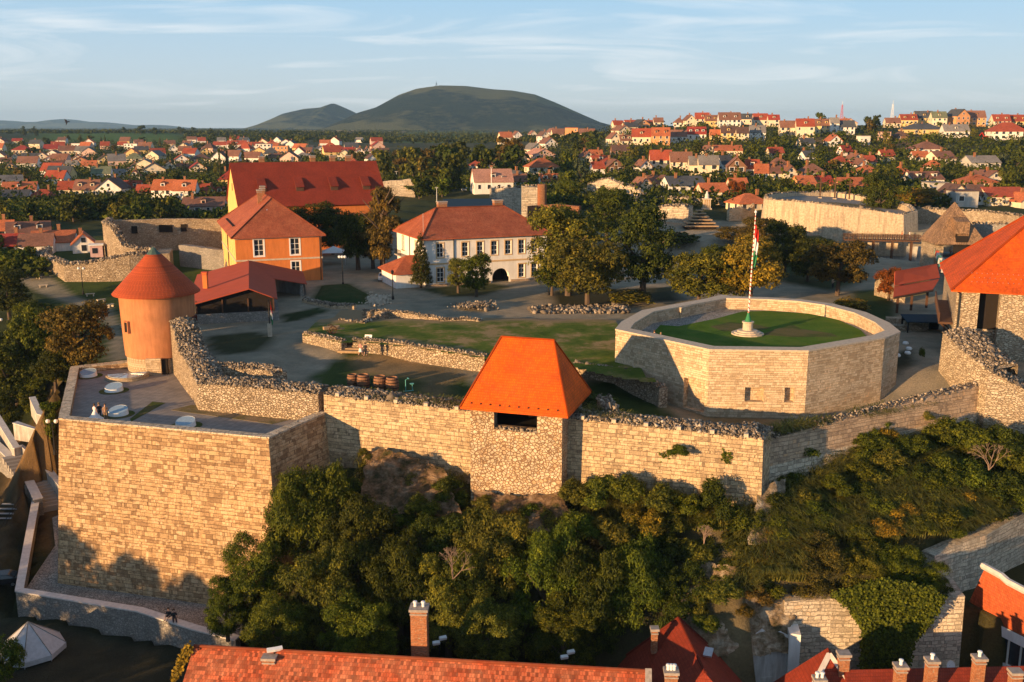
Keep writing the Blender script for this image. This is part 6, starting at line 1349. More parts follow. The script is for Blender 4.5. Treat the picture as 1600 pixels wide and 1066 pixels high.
# pixel boxes in four-times zooms of the photo: x0,x1,top,base, style, roof, wall, turn, dormers
zone(800,140,[(1075,1145,150,225,'g','brown','cream',8),(1145,1235,145,222,'s','red','cream',-5,1),(1207,1290,148,222,'s','brown','yellow',-5,2),(1292,1430,142,232,'s','brown','white',-4,2),(1305,1400,110,165,'s','red','cream',20),
 (1432,1508,150,218,'s','slate','cream',-4,1),(1508,1600,140,215,'s','red','cream',-4,1),(625,695,165,218,'s','red','cream',15),(700,790,160,215,'s','red','white',10),(800,880,162,216,'s','red','yellow',5),(885,945,165,218,'s','brown','cream'),(1015,1075,165,218,'h','brown','white',5),
 (600,675,268,350,'g','brown','cream',15),(675,750,285,350,'s','brown','cream',0,2),(750,870,248,348,'s','red','cream',-6,1),(872,990,240,345,'s','orange','orange',-6,2),(992,1095,252,328,'s','brown','white',-6),(1097,1215,235,322,'s','dark red','white',-6,3),
 (1238,1318,252,325,'s','orange','yellow',-6),(1305,1400,235,332,'s','dark brown','yellow',-6,1),(1402,1480,237,328,'s','dark brown','cream',-6),(1485,1585,230,325,'s','grey','white',-6,1),
 (640,735,228,288,'g','brown','cream',20),(690,785,205,260,'s','slate','cream',15),(762,850,190,250,'g','slate','orange',18),(245,328,245,310,'s','brown','cream',10),(332,415,242,305,'f','orange','orange',-6),(418,520,245,305,'s','brown','cream',-6),
 (215,285,230,290,'g','brown','white',20),(165,225,262,340,'g','dark brown','white',25),(180,270,300,370,'g','brown','white',22),(85,185,335,410,'g','grey','cream',25),(100,245,370,442,'g','pinkish','pink',22),(90,280,435,535,'h','orange','cream',18),
 (428,500,390,465,'g','brown','cream',20),(480,565,390,445,'s','orange','cream',8),(490,610,420,482,'s','red','white',12,1),(500,570,455,532,'s','red','white',10),(575,690,438,525,'g','brown','timber',12),(620,730,350,420,'s','dark brown','timber',5),
 (862,998,388,522,'s','red','cream',-3),(988,1125,392,532,'s','brown','cream',-3),(1122,1175,420,540,'s','grey','cream',-3),(1165,1290,415,552,'s','grey','cream',-3),(1295,1360,412,520,'s','slate','white',20),(1345,1465,422,562,'g','brown','timber',-8),
 (1467,1540,440,558,'s','red','white',-10,1),(1525,1600,468,572,'s','orange','white',-10),(1195,1260,370,412,'g','brown','cream',15),(1262,1440,382,415,'s','orange','cream',-3),(785,845,555,650,'g','brown','cream',20),(835,965,535,625,'s','brown','cream',12),(950,1200,550,658,'s','slate','white',10),
 (1165,1345,598,682,'s','orange','cream',8),(1352,1470,592,652,'s','orange','cream',5),(780,860,440,540,'g','brown','white',18),(170,295,555,612,'s','orange','white',10,2),(0,50,510,602,'g','slate','white',30),(0,55,260,312,'g','brown','white',20),(105,150,258,302,'g','brown','cream',20),
 (0,90,560,612,'s','brown','white',5),(455,560,135,175,'s','red','cream',5),(1370,1590,655,760,'h','orange','cream',18)])
zone(1200,140,[(0,72,145,218,'s','dark red','cream',-4,1),(75,172,195,288,'s','brown','cream',-6),(176,290,188,308,'s','red','cream',-8,1),(292,388,185,278,'s','brown','yellow',-8,2),(388,443,180,282,'s','grey','white',-8),(447,542,195,282,'s','slate','white',-8),
 (322,415,135,182,'s','dark red','cream',-5),(402,500,120,170,'s','slate','cream',-5),(442,545,150,205,'g','orange','cream',10),(735,828,145,208,'s','brown','cream',-5),(828,932,145,215,'s','red','yellow',-5,2),(918,1030,125,217,'s','slate','yellow',-6,1),(1022,1115,125,217,'s','green','cream',-6,1),
 (1142,1245,125,232,'g','slate','orange',14),(1242,1358,122,217,'s','brown','orange',-8,1),(1405,1512,125,207,'s','red','cream',-6,2),(1514,1620,128,207,'s','red','yellow',-6,2),(1400,1610,205,312,'h','red','white',-5),(850,1090,215,282,'h','slate','yellow',-4),(1097,1255,220,302,'s','grey','white',-6,1),
 (797,870,265,312,'h','dark brown','timber'),(372,455,285,357,'g','orange','white',5),(192,290,305,368,'s','slate','cream',10),(450,520,355,432,'s','dark red','white',15),(905,1095,335,417,'h','brown','white',3),(572,630,290,347,'f','grey','white',5),(692,788,380,452,'s','red','cream',12),(902,1000,412,455,'s','orange','white'),
 (1012,1165,388,470,'s','brown','cream',18),(1245,1440,420,502,'s','grey','grey',4),(0,140,425,525,'h','brown','white',10),(0,80,505,562,'s','brown','cream',10),(85,165,505,560,'g','brown','cream',15),(200,350,465,562,'h','brown','white',12),(397,510,440,492,'h','red','cream',12),(512,575,425,472,'g','brown','cream',15),
 (535,625,445,505,'g','brown','white',15),(600,660,440,485,'s','red','cream',10),(547,690,482,558,'h','orange','cream',10),(790,880,485,560,'h','orange','cream',15),(875,1085,515,605,'s','brown','white',6,2),(425,610,555,642,'s','orange','orange',5),(1000,1075,470,512,'h','orange','white',5),
 (1200,1425,565,625,'h','orange','cream',5),(1103,1240,595,712,'g','dark brown','cream',5),(1242,1350,595,722,'s','dark brown','white',5),(1345,1600,620,722,'s','red','cream',4),(1302,1460,510,602,'g','brown','cream',14),(992,1112,595,672,'f','grey','grey',5),(1150,1300,700,730,'f','dark brown','grey',5),
 (1560,1640,690,745,'g','orange','cream',10),(165,290,570,630,'s','orange','orange',12),(300,400,575,628,'s','dark red','orange',12),(0,95,400,428,'s','red','cream',5),(210,290,400,455,'s','slate','white',15),(700,760,300,322,'f','pinkish','pink',5)])
zone(0,180,[(75,190,190,242,'h','dark red','cream',10),(130,238,240,297,'s','slate','white',8),(205,300,235,302,'g','brown','cream',20),(60,120,240,292,'g','brown','cream',20),(250,375,250,312,'g','brown','white',25,1),(270,360,183,238,'s','dark red','cream',10),(365,475,195,252,'s','brown','cream',15),(425,520,250,305,'g','orange','cream',20),
 (450,545,182,208,'f','grey','white',5),(430,545,262,322,'g','orange','orange',22),(505,600,285,347,'s','orange','cream',14),(600,692,250,308,'g','dark brown','yellow',24),(780,862,180,217,'f','grey','white',0),(866,938,188,222,'f','grey','white',0),(780,890,238,302,'h','green','cream',10),(1050,1110,190,250,'g','grey','white',20),
 (1112,1190,195,252,'s','brown','cream',8),(1230,1310,205,257,'g','dark brown','yellow',20),(1190,1312,245,302,'h','dark brown','cream',10),(1080,1170,248,307,'g','red','white',20),(1172,1280,300,372,'g','dark red','cream',20),(1000,1100,295,367,'g','slate','cream',22),(1102,1190,305,357,'s','brown','cream',8),(780,882,305,372,'g','dark brown','cream',22),
 (800,875,345,412,'g','orange','white',14),(570,690,320,402,'s','green','white',10),(605,780,340,407,'s','grey','white',8),(1330,1412,165,207,'s','red','white',6),(1417,1540,160,208,'s','red','white',5,1),(410,482,290,332,'s','grey','cream',8),(300,400,300,332,'s','dark brown','cream',6),(0,70,265,312,'s','dark brown','white',8),(30,90,315,352,'g','brown','yellow',20),
 (5,215,420,507,'s','orange','white',18,1),(0,175,485,552,'s','slate','white',12),(180,340,475,547,'h','red','white',12),(362,480,415,515,'s','red','cream',10),(467,620,405,522,'s','brown','cream',4,2),(612,770,400,527,'g','dark brown','white',4),(752,880,415,512,'s','red','cream',3,2),(852,985,435,522,'s','red','cream',3),(957,1098,405,545,'s','orange','white',-3,1),
 (1085,1228,408,552,'s','orange','white',3,1),(1215,1308,432,522,'s','red','cream',5),(1292,1400,455,532,'s','red','cream',5,2),(1135,1400,515,617,'s','brown','pink',8,1),(25,290,675,792,'s','brown','white',24,2),(185,452,755,852,'s','orange','white',16),(0,130,772,872,'s','dark red','white',14),(110,320,792,872,'s','brown','white',16),(452,565,775,862,'g','orange','white',22),(0,28,710,772,'s','orange','white',10)])
zone(400,180,[(0,95,180,242,'f','slate','white',4),(105,200,195,247,'f','orange','orange',4),(362,435,190,240,'g','slate','white',20),(437,540,200,242,'s','dark red','cream',6),(245,340,238,282,'h','grey','cream',10),(252,358,190,222,'s','slate','white',4),(545,620,200,240,'s','dark red','cream',5),(625,665,203,245,'g','brown','white',18),(672,708,205,247,'g','brown','white',18),(712,748,207,248,'g','brown','white',18),(755,830,212,250,'s','dark brown','cream',5),
 (1347,1480,285,347,'g','red','white',22),(1345,1600,340,487,'s','pinkish','white',10,1),(1515,1600,105,187,'s','orange','cream',18),(80,160,262,292,'s','brown','cream',4)])
# small far houses in the left valley and behind the right hill
for _ in range(900):
    if len(HOUSES)>262: break
    px=rnd.uniform(-30,590); py=rnd.uniform(222,262) if rnd.random()<.8 else rnd.uniform(262,300)
    p=hit(px,py)
    if p.y>1350 or any((q['p']-p).length<15 for q in HOUSES): continue
    w=rnd.uniform(8,12); thouse(Vector((p.x,p.y,gz(p.x,p.y))),w,rnd.uniform(7,10),rnd.uniform(5.5,8),R(rnd.uniform(-15,30)),rnd.choice('ggsshs'),rnd.choice(['red','orange','brown','dark red','dark brown','slate','brown','red','grey']),rnd.choice(['cream','white','white','cream','yellow','pink']),far=True)
ORD=['leftmost','second from left','third from left']
def ordn(k,n):
    if n==1: return ''
    if k==0: return 'leftmost'
    if k==n-1: return 'rightmost'
    w=['','second','third','fourth','fifth','sixth','seventh','eighth','ninth','tenth','eleventh','twelfth']
    return (w[k] if k<12 else '%dth'%(k+1) if (k+1)%10 not in(1,2,3) or 10<(k+1)%100<14 else '%d%s'%(k+1,{1:'st',2:'nd',3:'rd'}[(k+1)%10]))+' from left'
def place(p):
    x,y,_=proj(p)
    if x<310:
        return 'far out below the green field' if y<240 else 'in the left valley town' if y<283 else 'in the row above the ravine' if y<335 else 'beside the ruined left fort'
    if x<610: return 'in the distance beyond the red hall' if y<262 else 'near the red hall'
    if x<830: return 'beside the dark parkland trees' if y<300 else 'behind the white building'
    if x<1200: return 'on the hill skyline at centre right' if y<200 else 'in the upper hillside row' if y<232 else 'midway up the hillside' if y<283 else 'just behind the cream back wall'
    if x<1400: return 'on the skyline above the far bastion' if y<203 else 'high above the far bastion' if y<240 else 'above the three crosses' if y<275 else 'right behind the far bastion'
    return 'on the skyline at far right' if y<203 else 'below the skyline at far right' if y<245 else 'halfway down at far right' if y<275 else 'low down behind the gatehouse'
def uniq(items,desc,grp):
    G_={}
    for it in items: G_.setdefault((desc(it),place(it['p'])),[]).append(it)
    for (d_,pl),L in G_.items():
        L.sort(key=lambda it:proj(it['p'])[0])
        for k,it in enumerate(L):
            o_=ordn(k,len(L)); lb=(d_+' '+pl+(', '+o_ if o_ else ''))
            if len(lb.split())>16: lb=lb.replace('leftmost','first').replace(' right behind ',' behind ').replace('house, ','house ')
            if len(lb.split())>16: lb=lb.replace(' the ',' ')
            it['o']['label']=lb
SN={'g':'gable fronted','s':'','h':'hip roofed','f':'flat roofed'}
def hdesc(h):
    big='tall ' if h['h']>10.5 else 'low ' if h['h']<6 else ''
    t=(' with dormer' if h['dorm']==1 else ' with dormers' if h['dorm']>1 else '')
    return (big+h['wall']+' '+(SN[h['st']]+' ' if SN[h['st']] else '')+'house, '+h['roof']+' roof'+t+',').replace('  ',' ')
uniq(HOUSES,hdesc,'')
for h in HOUSES: h['o']['category']='house'; h['o']['group']='houses of the town'
# ---------------------------------------------------------------- trees
def leafmesh(name,seed,lobes,n,size,asp=.55,clump=10,cr=.09,mat='leaf',droop=.2,up=.35,shell=.6):
    rng=np.random.RandomState(seed); lb=np.array(lobes,float); w=lb[:,3]*lb[:,4]*lb[:,5]; w=w**.7; w/=w.sum()
    nc=max(1,n//clump); li=rng.choice(len(lb),nc,p=w); d=rng.normal(size=(nc,3)); d/=np.linalg.norm(d,axis=1)[:,None]; d[:,2]=np.where(d[:,2]<-.5,-d[:,2]*.5,d[:,2])
    r=shell+(1.05-shell)*rng.uniform(0,1,(nc,1))**.5; C=lb[li,:3]+d*r*lb[li,3:6]
    # drop clumps buried deep inside another lobe
    nC=np.repeat(C,clump,0); nd=np.repeat(d,clump,0); N=len(nC)
    off=rng.normal(size=(N,3)); off/=np.linalg.norm(off,axis=1)[:,None]; off*=rng.uniform(.2,1,(N,1))**.6*cr; off[:,2]*=.65
    Pp=nC+off; nrm=off/cr*.9+nd*.5+np.array([0,0,up])+rng.normal(size=(N,3))*.35; nrm/=np.linalg.norm(nrm,axis=1)[:,None]
    a=np.cross(nrm,rng.normal(size=(N,3))); a/=np.linalg.norm(a,axis=1)[:,None]; a[:,2]-=droop; a/=np.linalg.norm(a,axis=1)[:,None]; b=np.cross(nrm,a)
    s=size*rng.uniform(.65,1.35,(N,1)); V=np.stack([Pp-a*s*.5,Pp+b*s*asp*.5-a*s*.05,Pp+a*s*.55,Pp-b*s*asp*.5-a*s*.05],1).reshape(-1,3)
    return npm(name,V,np.arange(N*4).reshape(-1,4),M[mat])
def lobes_round(seed,n=14,w=.42,z0=.32,z1=.9,r0=.13,r1=.22):
    rg_=random.Random(seed); L=[(0,0,(z0+z1)/2,w*.62,w*.62,(z1-z0)*.46)]
    for i in range(n):
        a=rg_.uniform(0,6.28); zz=rg_.uniform(z0+.02,z1-.05); f=math.sqrt(max(0.08,1-((zz-(z0+z1)/2-.0)/((z1-z0)/2*1.08))**2)); rr=w*.72*f*rg_.uniform(.75,1.1); q=rg_.uniform(r0,r1)
        L.append((rr*math.cos(a),rr*math.sin(a),zz,q,q,q*.8))
    return L
def trunkmesh(seed,h=.5,r=.035,nb=6,spread=.3):
    rg_=random.Random(seed); m=MB(); m.tube([(0,0,-.06),(.01,.0,h*.5),(0,.01,h)],[r*1.2,r*.85,r*.5],7)
    for i in range(nb):
        a=i*2.4+rg_.random(); z=h*rg_.uniform(.5,.95); m.tube([(0,0,z),(spread*.5*math.cos(a),spread*.5*math.sin(a),z+.14),(spread*math.cos(a),spread*math.sin(a),z+.26)],[r*.5,r*.3,r*.12],5,False)
    return m.mesh('trunk',M['bark'],uv=False)
ARC={}
def arch(name,crown,trunk): ARC[name]=(crown,trunk)
for k in range(3): arch('near%d'%k,leafmesh('crown',100+k,lobes_round(k+3,18,.45,.22,.92,.13,.21),15000,.030,.7,14,.055),trunkmesh(k))
for k in range(4): arch('town%d'%k,leafmesh('crown',200+k,lobes_round(k+30,9,.45,.15,.92,.16,.26),900,.11,.75,9,.10),trunkmesh(k+9,.4,.035,3))
def lobes_cone(z0=.1,n=14,w=.34,pw=1.0): return [(.04*math.cos(i*2.4)*(1-i/n),.04*math.sin(i*2.4)*(1-i/n),z0+(1-z0)*(i+.3)/n,w*(1-i/n)**pw+.02,w*(1-i/n)**pw+.02,.05) for i in range(n)]
arch('conifer',leafmesh('crown',300,lobes_cone(.10,17,.40,.85),11000,.036,.42,10,.04,droop=.5),trunkmesh(40,.9,.02,0))
arch('spruce',leafmesh('crown',301,lobes_cone(.06,12,.24),1100,.10,.4,8,.06,droop=.5),trunkmesh(41,.8,.02,0))
arch('poplar',leafmesh('crown',302,[(0,0,z,.10+.04*math.sin((z)*3.1),.10+.04*math.sin(z*3.1),.09) for z in (.12,.22,.32,.42,.52,.62,.72,.82,.9)],1100,.065,.7,9,.06),trunkmesh(42,.8,.03,0))
arch('pine',leafmesh('crown',303,[(-.2,0,.62,.22,.2,.09),(.22,.05,.58,.2,.2,.1),(0,.1,.8,.28,.25,.13),(-.12,-.15,.45,.22,.2,.08),(.15,-.12,.42,.2,.2,.09),(.05,0,.93,.17,.17,.08),(-.28,.05,.35,.14,.14,.06),(.05,-.1,.25,.24,.2,.09)],12000,.034,.6,14,.055),trunkmesh(43,.85,.03,8))
arch('bush',leafmesh('crown',304,[(0,0,.45,.42,.42,.42),(.25,.1,.35,.26,.26,.3),(-.25,-.05,.38,.28,.26,.32),(0,-.2,.3,.3,.25,.3)],2600,.085,.6,10,.13),None)
arch('hedge',leafmesh('crown',305,[(x,0,.45,.2,.45,.42) for x in (-.4,-.2,0,.2,.4)],2600,.09,.6,10,.10),None)
TREES=[]
GREENS={'dark green':(.050,.064,.012),'green':(.078,.100,.014),'olive green':(.11,.115,.022),'yellowish':(.21,.15,.022),'brownish':(.10,.078,.022),'rusty':(.18,.06,.015),'bluish green':(.05,.072,.045)}
def tree(p,h,w,kind,colr,label=None,name=None,rz=None,auto=False):
    cr_,tr_=ARC[kind]; nm=name or ('bush' if kind in('bush',) else 'hedge' if kind=='hedge' else 'tree')
    o=empty(nm,p,rnd.uniform(0,6.28) if rz is None else rz); j=rnd.uniform(.85,1.2); c3=[q*j*rnd.uniform(.92,1.08) for q in GREENS[colr]]
    newob('crown',cr_,o,(0,0,0),0,(w,w,h),c3)
    if tr_: newob('trunk',tr_,o,(0,0,0),0,(h,h,h))
    if label: o['label']=label
    o['category']='bush' if nm=='bush' else 'hedge' if nm=='hedge' else 'tree'
    TREES.append(dict(o=o,p=Vector(p),kind=kind,col=colr,h=h,auto=auto,w=w)); return o
def ptree(px,pyt,pyb,wpx,kind,colr,label,z=None,y=None,name=None):
    """tree whose foot shows at pyb and top at pyt in the photo"""
    p=G(px,pyb,z) if z is not None else (hit(px,pyb) if y is None else None)
    if y is not None: q=D(px,pyb,y); p=Vector((q.x,y,gz(q.x,y)))
    if z is not None and y is None: p.z=gz(p.x,p.y)
    h=D(px,pyt,p.y).z-p.z; d=proj(p)[2]; return tree(p,h,wpx*d/F*(1.18 if kind[:4]=='near' else 1),kind,colr,label,name)
CT=[(888,318,462,118,'near0','olive green','broad green courtyard tree with a rusty patch, right of the white building'),
 (918,360,478,106,'near1','olive green','pale olive round tree in front of the courtyard group, centre'),
 (1003,322,470,100,'near2','dark green','tall dark green tree directly left of the flag bastion parapet'),
 (948,292,380,62,'near0','dark green','dark round tree above and behind the courtyard group'),
 (862,398,462,60,'near1','dark green','dark low tree touching the right end of the white building'),
 (1172,358,480,112,'near1','yellowish','big golden tree behind the flagpole'),
 (1092,392,478,105,'near2','olive green','wide olive tree beside the flag bastion, left of the golden one'),
 (1130,382,476,80,'near0','dark green','dark tree between the olive and golden ones by the flagpole'),
 (1308,368,462,92,'near1','brownish','dark russet tree on the dirt road below the footbridge'),
 (1262,372,440,84,'near0','dark green','shadowy tree under the far bastion wall'),
 (1225,345,432,70,'near2','dark green','dark tree on the slope left of the far bastion base'),
 (1187,338,395,60,'near2','brownish','thin brownish tree just above the flagpole top'),
 (1150,350,392,62,'near1','brownish','small brown tree right of the stepped pavilion'),
 (658,362,450,44,'conifer','dark green','narrow dark conifer at the left corner of the white building'),
 (716,402,458,34,'near2','olive green','small loose tree left of the gateway of the white building'),
 (744,394,464,46,'near0','green','small leafy tree directly left of the arched gateway'),
 (598,294,426,88,'pine','brownish','tall bronze tinted pine between the orange and white buildings'),
 (560,322,422,60,'near1','dark green','dark shaded tree in the passage between the two buildings'),
 (490,308,400,84,'near1','dark green','dark tree behind the hip of the orange building roof'),
 (520,330,398,60,'near0','dark green','dark tree over the market tents beside the orange building'),
 (583,334,420,64,'near0','brownish','brown green tree left of the tall pine'),
 (130,468,610,98,'near0','brownish','large brown green tree standing by the left path'),
 (62,462,620,84,'near1','green','dark green tree on the left slope behind the brown one'),
 (20,520,650,90,'near2','dark green','dark tree at the left edge above the stair walls'),
 (15,422,500,70,'near2','dark green','tree at the left edge beside the curved path'),
 (60,470,540,60,'near0','green','round green tree left of the curved path'),
 (90,540,640,66,'near1','dark green','tree in front of the large brown one, against the bastion corner'),
 (28,560,640,56,'near0','olive green','lower olive tree at the left edge'),
 (10,600,690,60,'near1','dark green','low dark tree in the far left edge above the steel stair'),
 (52,585,652,52,'near0','green','small green tree on the brown bank left of the bastion'),
 (104,560,640,44,'near2','olive green','small olive tree squeezed against the rear corner of the bastion'),
 (8,985,1075,60,'near1','green','leafy tree at the bottom left corner beside the event tent'),
 (1330,462,486,52,'bush','yellowish','bright yellow green bush between the flag bastion and the barn'),
 (1388,418,470,40,'near2','rusty','small rusty tree with red leaves left of the open barn'),
 (1372,270,345,52,'near0','dark green','big round dark tree directly behind the far bastion crosses'),
 (1430,290,325,60,'near1','yellowish','bright golden bushy tree right of the far bastion'),
 (1150,282,320,27,'near2','rusty','small rusty orange tree left of the orange roofed cafe'),
 (887,278,312,34,'near1','green','round green tree left of the humped cream ruin'),
 (950,297,345,48,'near0','dark green','dark round tree in front of the humped cream ruin'),
 (1060,362,392,60,'hedge','dark green','long dark clipped hedge below the stepped pavilion'),
 (985,452,474,70,'hedge','olive green','low hedge line under the courtyard trees'),
 (940,614,640,60,'bush','dark green','dark spreading shrub behind the curtain wall right of the orange roofed tower'),
 (905,600,628,40,'bush','dark green','small dark shrub touching the orange roofed tower on its right'),
 (85,645,690,34,'bush','green','spiky green shrub against the bastion corner by the white lamp'),
 (42,665,684,28,'bush','green','small round shrub on the brown slope left of the bastion'),
 (85,700,735,22,'bush','green','shrub squeezed between lamp and bastion wall'),
 (1440,540,560,10,'bush','green','tiny shrub by the cobbles left of the big bastion'),
 (345,232,292,13,'poplar','dark green','left one of two tall poplars left of the red hall'),(357,232,292,13,'poplar','dark green','right one of two tall poplars left of the red hall'),(380,234,262,15,'poplar','dark green','poplar rising just above the red hall ridge'),
 (380,358,420,56,'near2','dark green','shaded tree between the left fort and orange building')]
for px,t_,b_,w_,k,c_,lb in CT[:-1]:
    zz=None
    ptree(px,t_,b_,w_,k,c_,lb,z=0 if 160<px<1345 and b_>390 and b_<600 else None)
# ravine greenery left behind the fort and parkland behind the white building
def scatter(rect,n,hr,wr,kinds,cols,clear=0,fixed=None,minh=6):
    c=0
    for _ in range(n*6):
        if c>=n: break
        px=rnd.uniform(rect[0],rect[2]); py=rnd.uniform(rect[1],rect[3]); p=hit(px,py); h=rnd.uniform(*hr); w=h*rnd.uniform(*wr); r_=w*.5
        ok=True; d=proj(p)[2]; tw=w*F/d/2; tt=py-h*F/d
        for q in HOUSES:
            v=(q['p']-p); 
            if abs(v.x)>60 or abs(v.y)>150: continue
            if math.hypot(v.x,v.y)<max(q['w'],q['d'])*.5+r_*.7: ok=False; break
            if v.y>0 and rnd.random()<.93:
                x,y,dd=proj(q['p']); hw_=q['w']*F/dd/2
                if abs(x-px)<hw_*.8+tw and tt<y-q['h']*F/dd*.32: ok=False; break
        if not ok: continue
        for q in TREES[-250:]:
            if (q['p']-p).length<(q['w']+w)*.30: ok=False; break
        if not ok: continue
        tree((p.x,p.y,p.z-.2),h,w,rnd.choice(kinds),rnd.choice(cols),auto=True); c+=1
T4=['town0','town1','town2','town3']
DK=['dark green','green','green','olive green','brownish']
scatter((-20,318,330,352),24,(6,9),(.8,1.1),T4,['dark green','dark green','green','green','olive green'])
scatter((140,318,330,345),8,(6,9),(.8,1.1),T4,['dark green','green'])
scatter((-20,395,70,430),10,(4,6),(.9,1.2),T4,['dark green','green'])
scatter((600,258,820,300),30,(9,15),(.75,1.0),T4,['dark green','dark green','green','brownish','olive green'])
scatter((600,298,700,312),9,(6,9),(.8,1.1),T4,['dark green','green'])
scatter((480,250,640,285),12,(7,11),(.8,1.0),T4,['dark green','brownish','green'])
scatter((830,205,1600,300),72,(5,9.5),(.7,1.1),T4+['spruce'],DK+['bluish green'])
scatter((830,190,1600,212),20,(6,10),(.6,1.0),T4+['spruce','spruce'],['dark green','green'])
scatter((-20,222,480,318),52,(6,10),(.7,1.1),T4+['spruce'],DK)
scatter((1180,285,1600,330),18,(5,9),(.7,1.0),T4,['dark green','green','olive green'])
scatter((0,205,330,214),10,(9,15),(.8,1.2),T4+['spruce'],['dark green'])
nn_={'near':'round','town':'round','spruce':'pointed','conifer':'pointed','poplar':'columnar'}
def tdesc(t):
    k='spruce' if t['kind']=='spruce' else 'bushy tree' if t['w']/t['h']>.98 else 'round tree' if t['w']/t['h']>.85 else 'upright tree'
    s='tall ' if t['h']>9 else 'small ' if t['h']<6.5 else ''
    return s+t['col']+' '+k
uniq([t for t in TREES if t['auto']],tdesc,'')
for t in TREES: t['o']['group']='trees and shrubs of the castle grounds' if not t['auto'] else 'trees among the town houses'
# garden greenery between the houses and the far woods: uncountable masses
def mass(name,label,rects,n,size,hmax,seed,cols,clump=14,tower=.5):
    rng=np.random.RandomState(seed); rg_=random.Random(seed); C=[];Hs=[]
    for rect,share in rects:
        for _ in range(int(n*share)):
            px=rg_.uniform(rect[0],rect[2]); py=rg_.uniform(rect[1],rect[3]); p=hit(px,py); bad=False
            for q in HOUSES:
                v=q['p']-p
                if abs(v.x)<14 and abs(v.y)<14 and math.hypot(v.x,v.y)<max(q['w'],q['d'])*.62: bad=True;break
            if not bad: C.append(p); Hs.append(rg_.uniform(.5,1)*hmax)
    C=np.array([tuple(c) for c in C]); Hs=np.array(Hs); nC=np.repeat(C,clump,0); hh=np.repeat(Hs,clump); N=len(nC)
    o=rng.normal(size=(N,3))*.45; P_=nC+o*hh[:,None]*np.array([1.0,1.0,.45]); P_[:,2]+=hh*.4
    nr=rng.normal(size=(N,3))+np.array([0,0,.6]); nr/=np.linalg.norm(nr,axis=1)[:,None]; a=np.cross(nr,rng.normal(size=(N,3))); a/=np.linalg.norm(a,axis=1)[:,None]; b=np.cross(nr,a); s=(size*hh/hmax*rng.uniform(.7,1.3,N))[:,None]
    V=np.stack([P_-a*s,P_+b*s*.7,P_+a*s,P_-b*s*.7],1).reshape(-1,3)
    ob=npmesh(name,V,np.arange(N*4).reshape(-1,4),M['leaf'],label=label,cat='greenery',kind='stuff'); ob.color=tuple(GREENS[cols])+(1,)
mass('garden_greenery','low garden shrubs and hedges between the houses of the town',[((-20,222,480,345),.5),((560,240,830,300),.1),((830,200,1610,325),.40)],7000,.8,3.6,1,'green')
mass('distant_woods','far belts of woodland beyond the left valley and fields',[((-30,199,360,209),.35),((290,204,620,222),.35),((560,204,930,224),.3)],2600,2.2,5.5,2,'dark green',clump=16)
mass('ravine_scrub','dense scrub in the ravine behind the left fort',[((-20,322,330,346),.7),((-20,350,60,440),.3)],900,.7,3.0,3,'dark green',clump=16)
mass('backyard_trees','crowded tree crowns filling the gardens of the town',[((-20,222,480,322),.5),((480,240,640,275),.08),((830,200,1610,325),.42)],2300,.75,6.5,5,'dark green',clump=34)
# ---------------------------------------------------------------- foreground trees and shrubs on the rock slope
for k in range(3): arch('fore%d'%k,leafmesh('crown',400+k,lobes_round(k+60,42,.50,.12,.93,.07,.14),44000,.025,.40,24,.05,droop=.45,up=.4,shell=.5),trunkmesh(60+k,.5,.03,6,.2))
for k in range(2): arch('shrub%d'%k,leafmesh('crown',410+k,[(random.Random(k*50+i).uniform(-.32,.32),random.Random(k*50+i+7).uniform(-.32,.32),random.Random(k*50+i+3).uniform(.2,.7),.2,.2,.2) for i in range(9)],7000,.06,.42,10,.08,droop=.3,up=.5,shell=.4),None)
FT_=[(478,712,90.5,15.5,9.5,'fore0','green','tall leafy tree against the corner of the left bastion'),
 (395,838,86.5,10,7.5,'fore1','green','tree at the foot of the left bastion above the path parapet'),
 (350,905,84,6,4.5,'fore2','green','low tree leaning over the path parapet beside the bastion'),
 (560,775,88,13,9,'fore1','dark green','dark tree under the brown rock below the left curtain wall'),
 (500,850,83.5,12,9,'fore2','olive green','olive tree at bottom left between the two street chimneys'),
 (620,830,84,13,8,'fore0','dark green','dark tree above the tall brick street chimney'),
 (700,860,82.5,12,8,'fore1','olive green','tree right of the tall brick street chimney'),
 (690,800,88,9,7,'fore2','dark green','shaded tree left below the orange roofed tower'),
 (775,790,86.5,12,8.5,'fore0','olive green','olive yellow tree directly below the orange roofed tower'),
 (850,825,83.5,13,9,'fore2','green','large tree right below the orange roofed tower'),
 (925,850,82,13,8.5,'fore1','dark green','dark tree in the middle of the bottom edge'),
 (990,835,83,13,8.5,'fore0','green','green tree above the hipped red street roof'),
 (1060,880,82,9,6.5,'fore2','dark green','small dark tree right above the hipped red street roof'),
 (430,930,80,8,7,'fore0','green','low tree behind the left end of the long street roof'),
 (560,935,79,8,8,'fore1','green','low tree behind the middle of the long street roof'),
 (760,930,79.5,8,7,'fore0','olive green','low tree behind the long street roof right of its tall chimney'),
 (880,940,79,8,7,'fore2','green','low tree behind the right part of the long street roof'),
 (770,822,88.5,4.5,4.2,'fore1','yellowish','yellow green small tree at the foot of the orange roofed tower'),
 (1275,842,84.3,7,7.5,'fore2','brownish','rust touched tree above the left half of the ivy wall'),
 (1345,850,84.5,6,6,'fore1','olive green','olive tree above the middle of the ivy wall'),
 (1400,845,84.8,6.5,6.5,'fore0','green','bright green bush tree above the right half of the ivy wall'),
 (1450,875,83.8,5,5.5,'fore2','green','green bush tree at the right end of the ivy wall')]
for px,pyt,y,h,w,k,c_,lb in FT_:
    q=D(px,pyt,y); tree((q.x,y,q.z-h*.97),h,w,k,c_,lb)
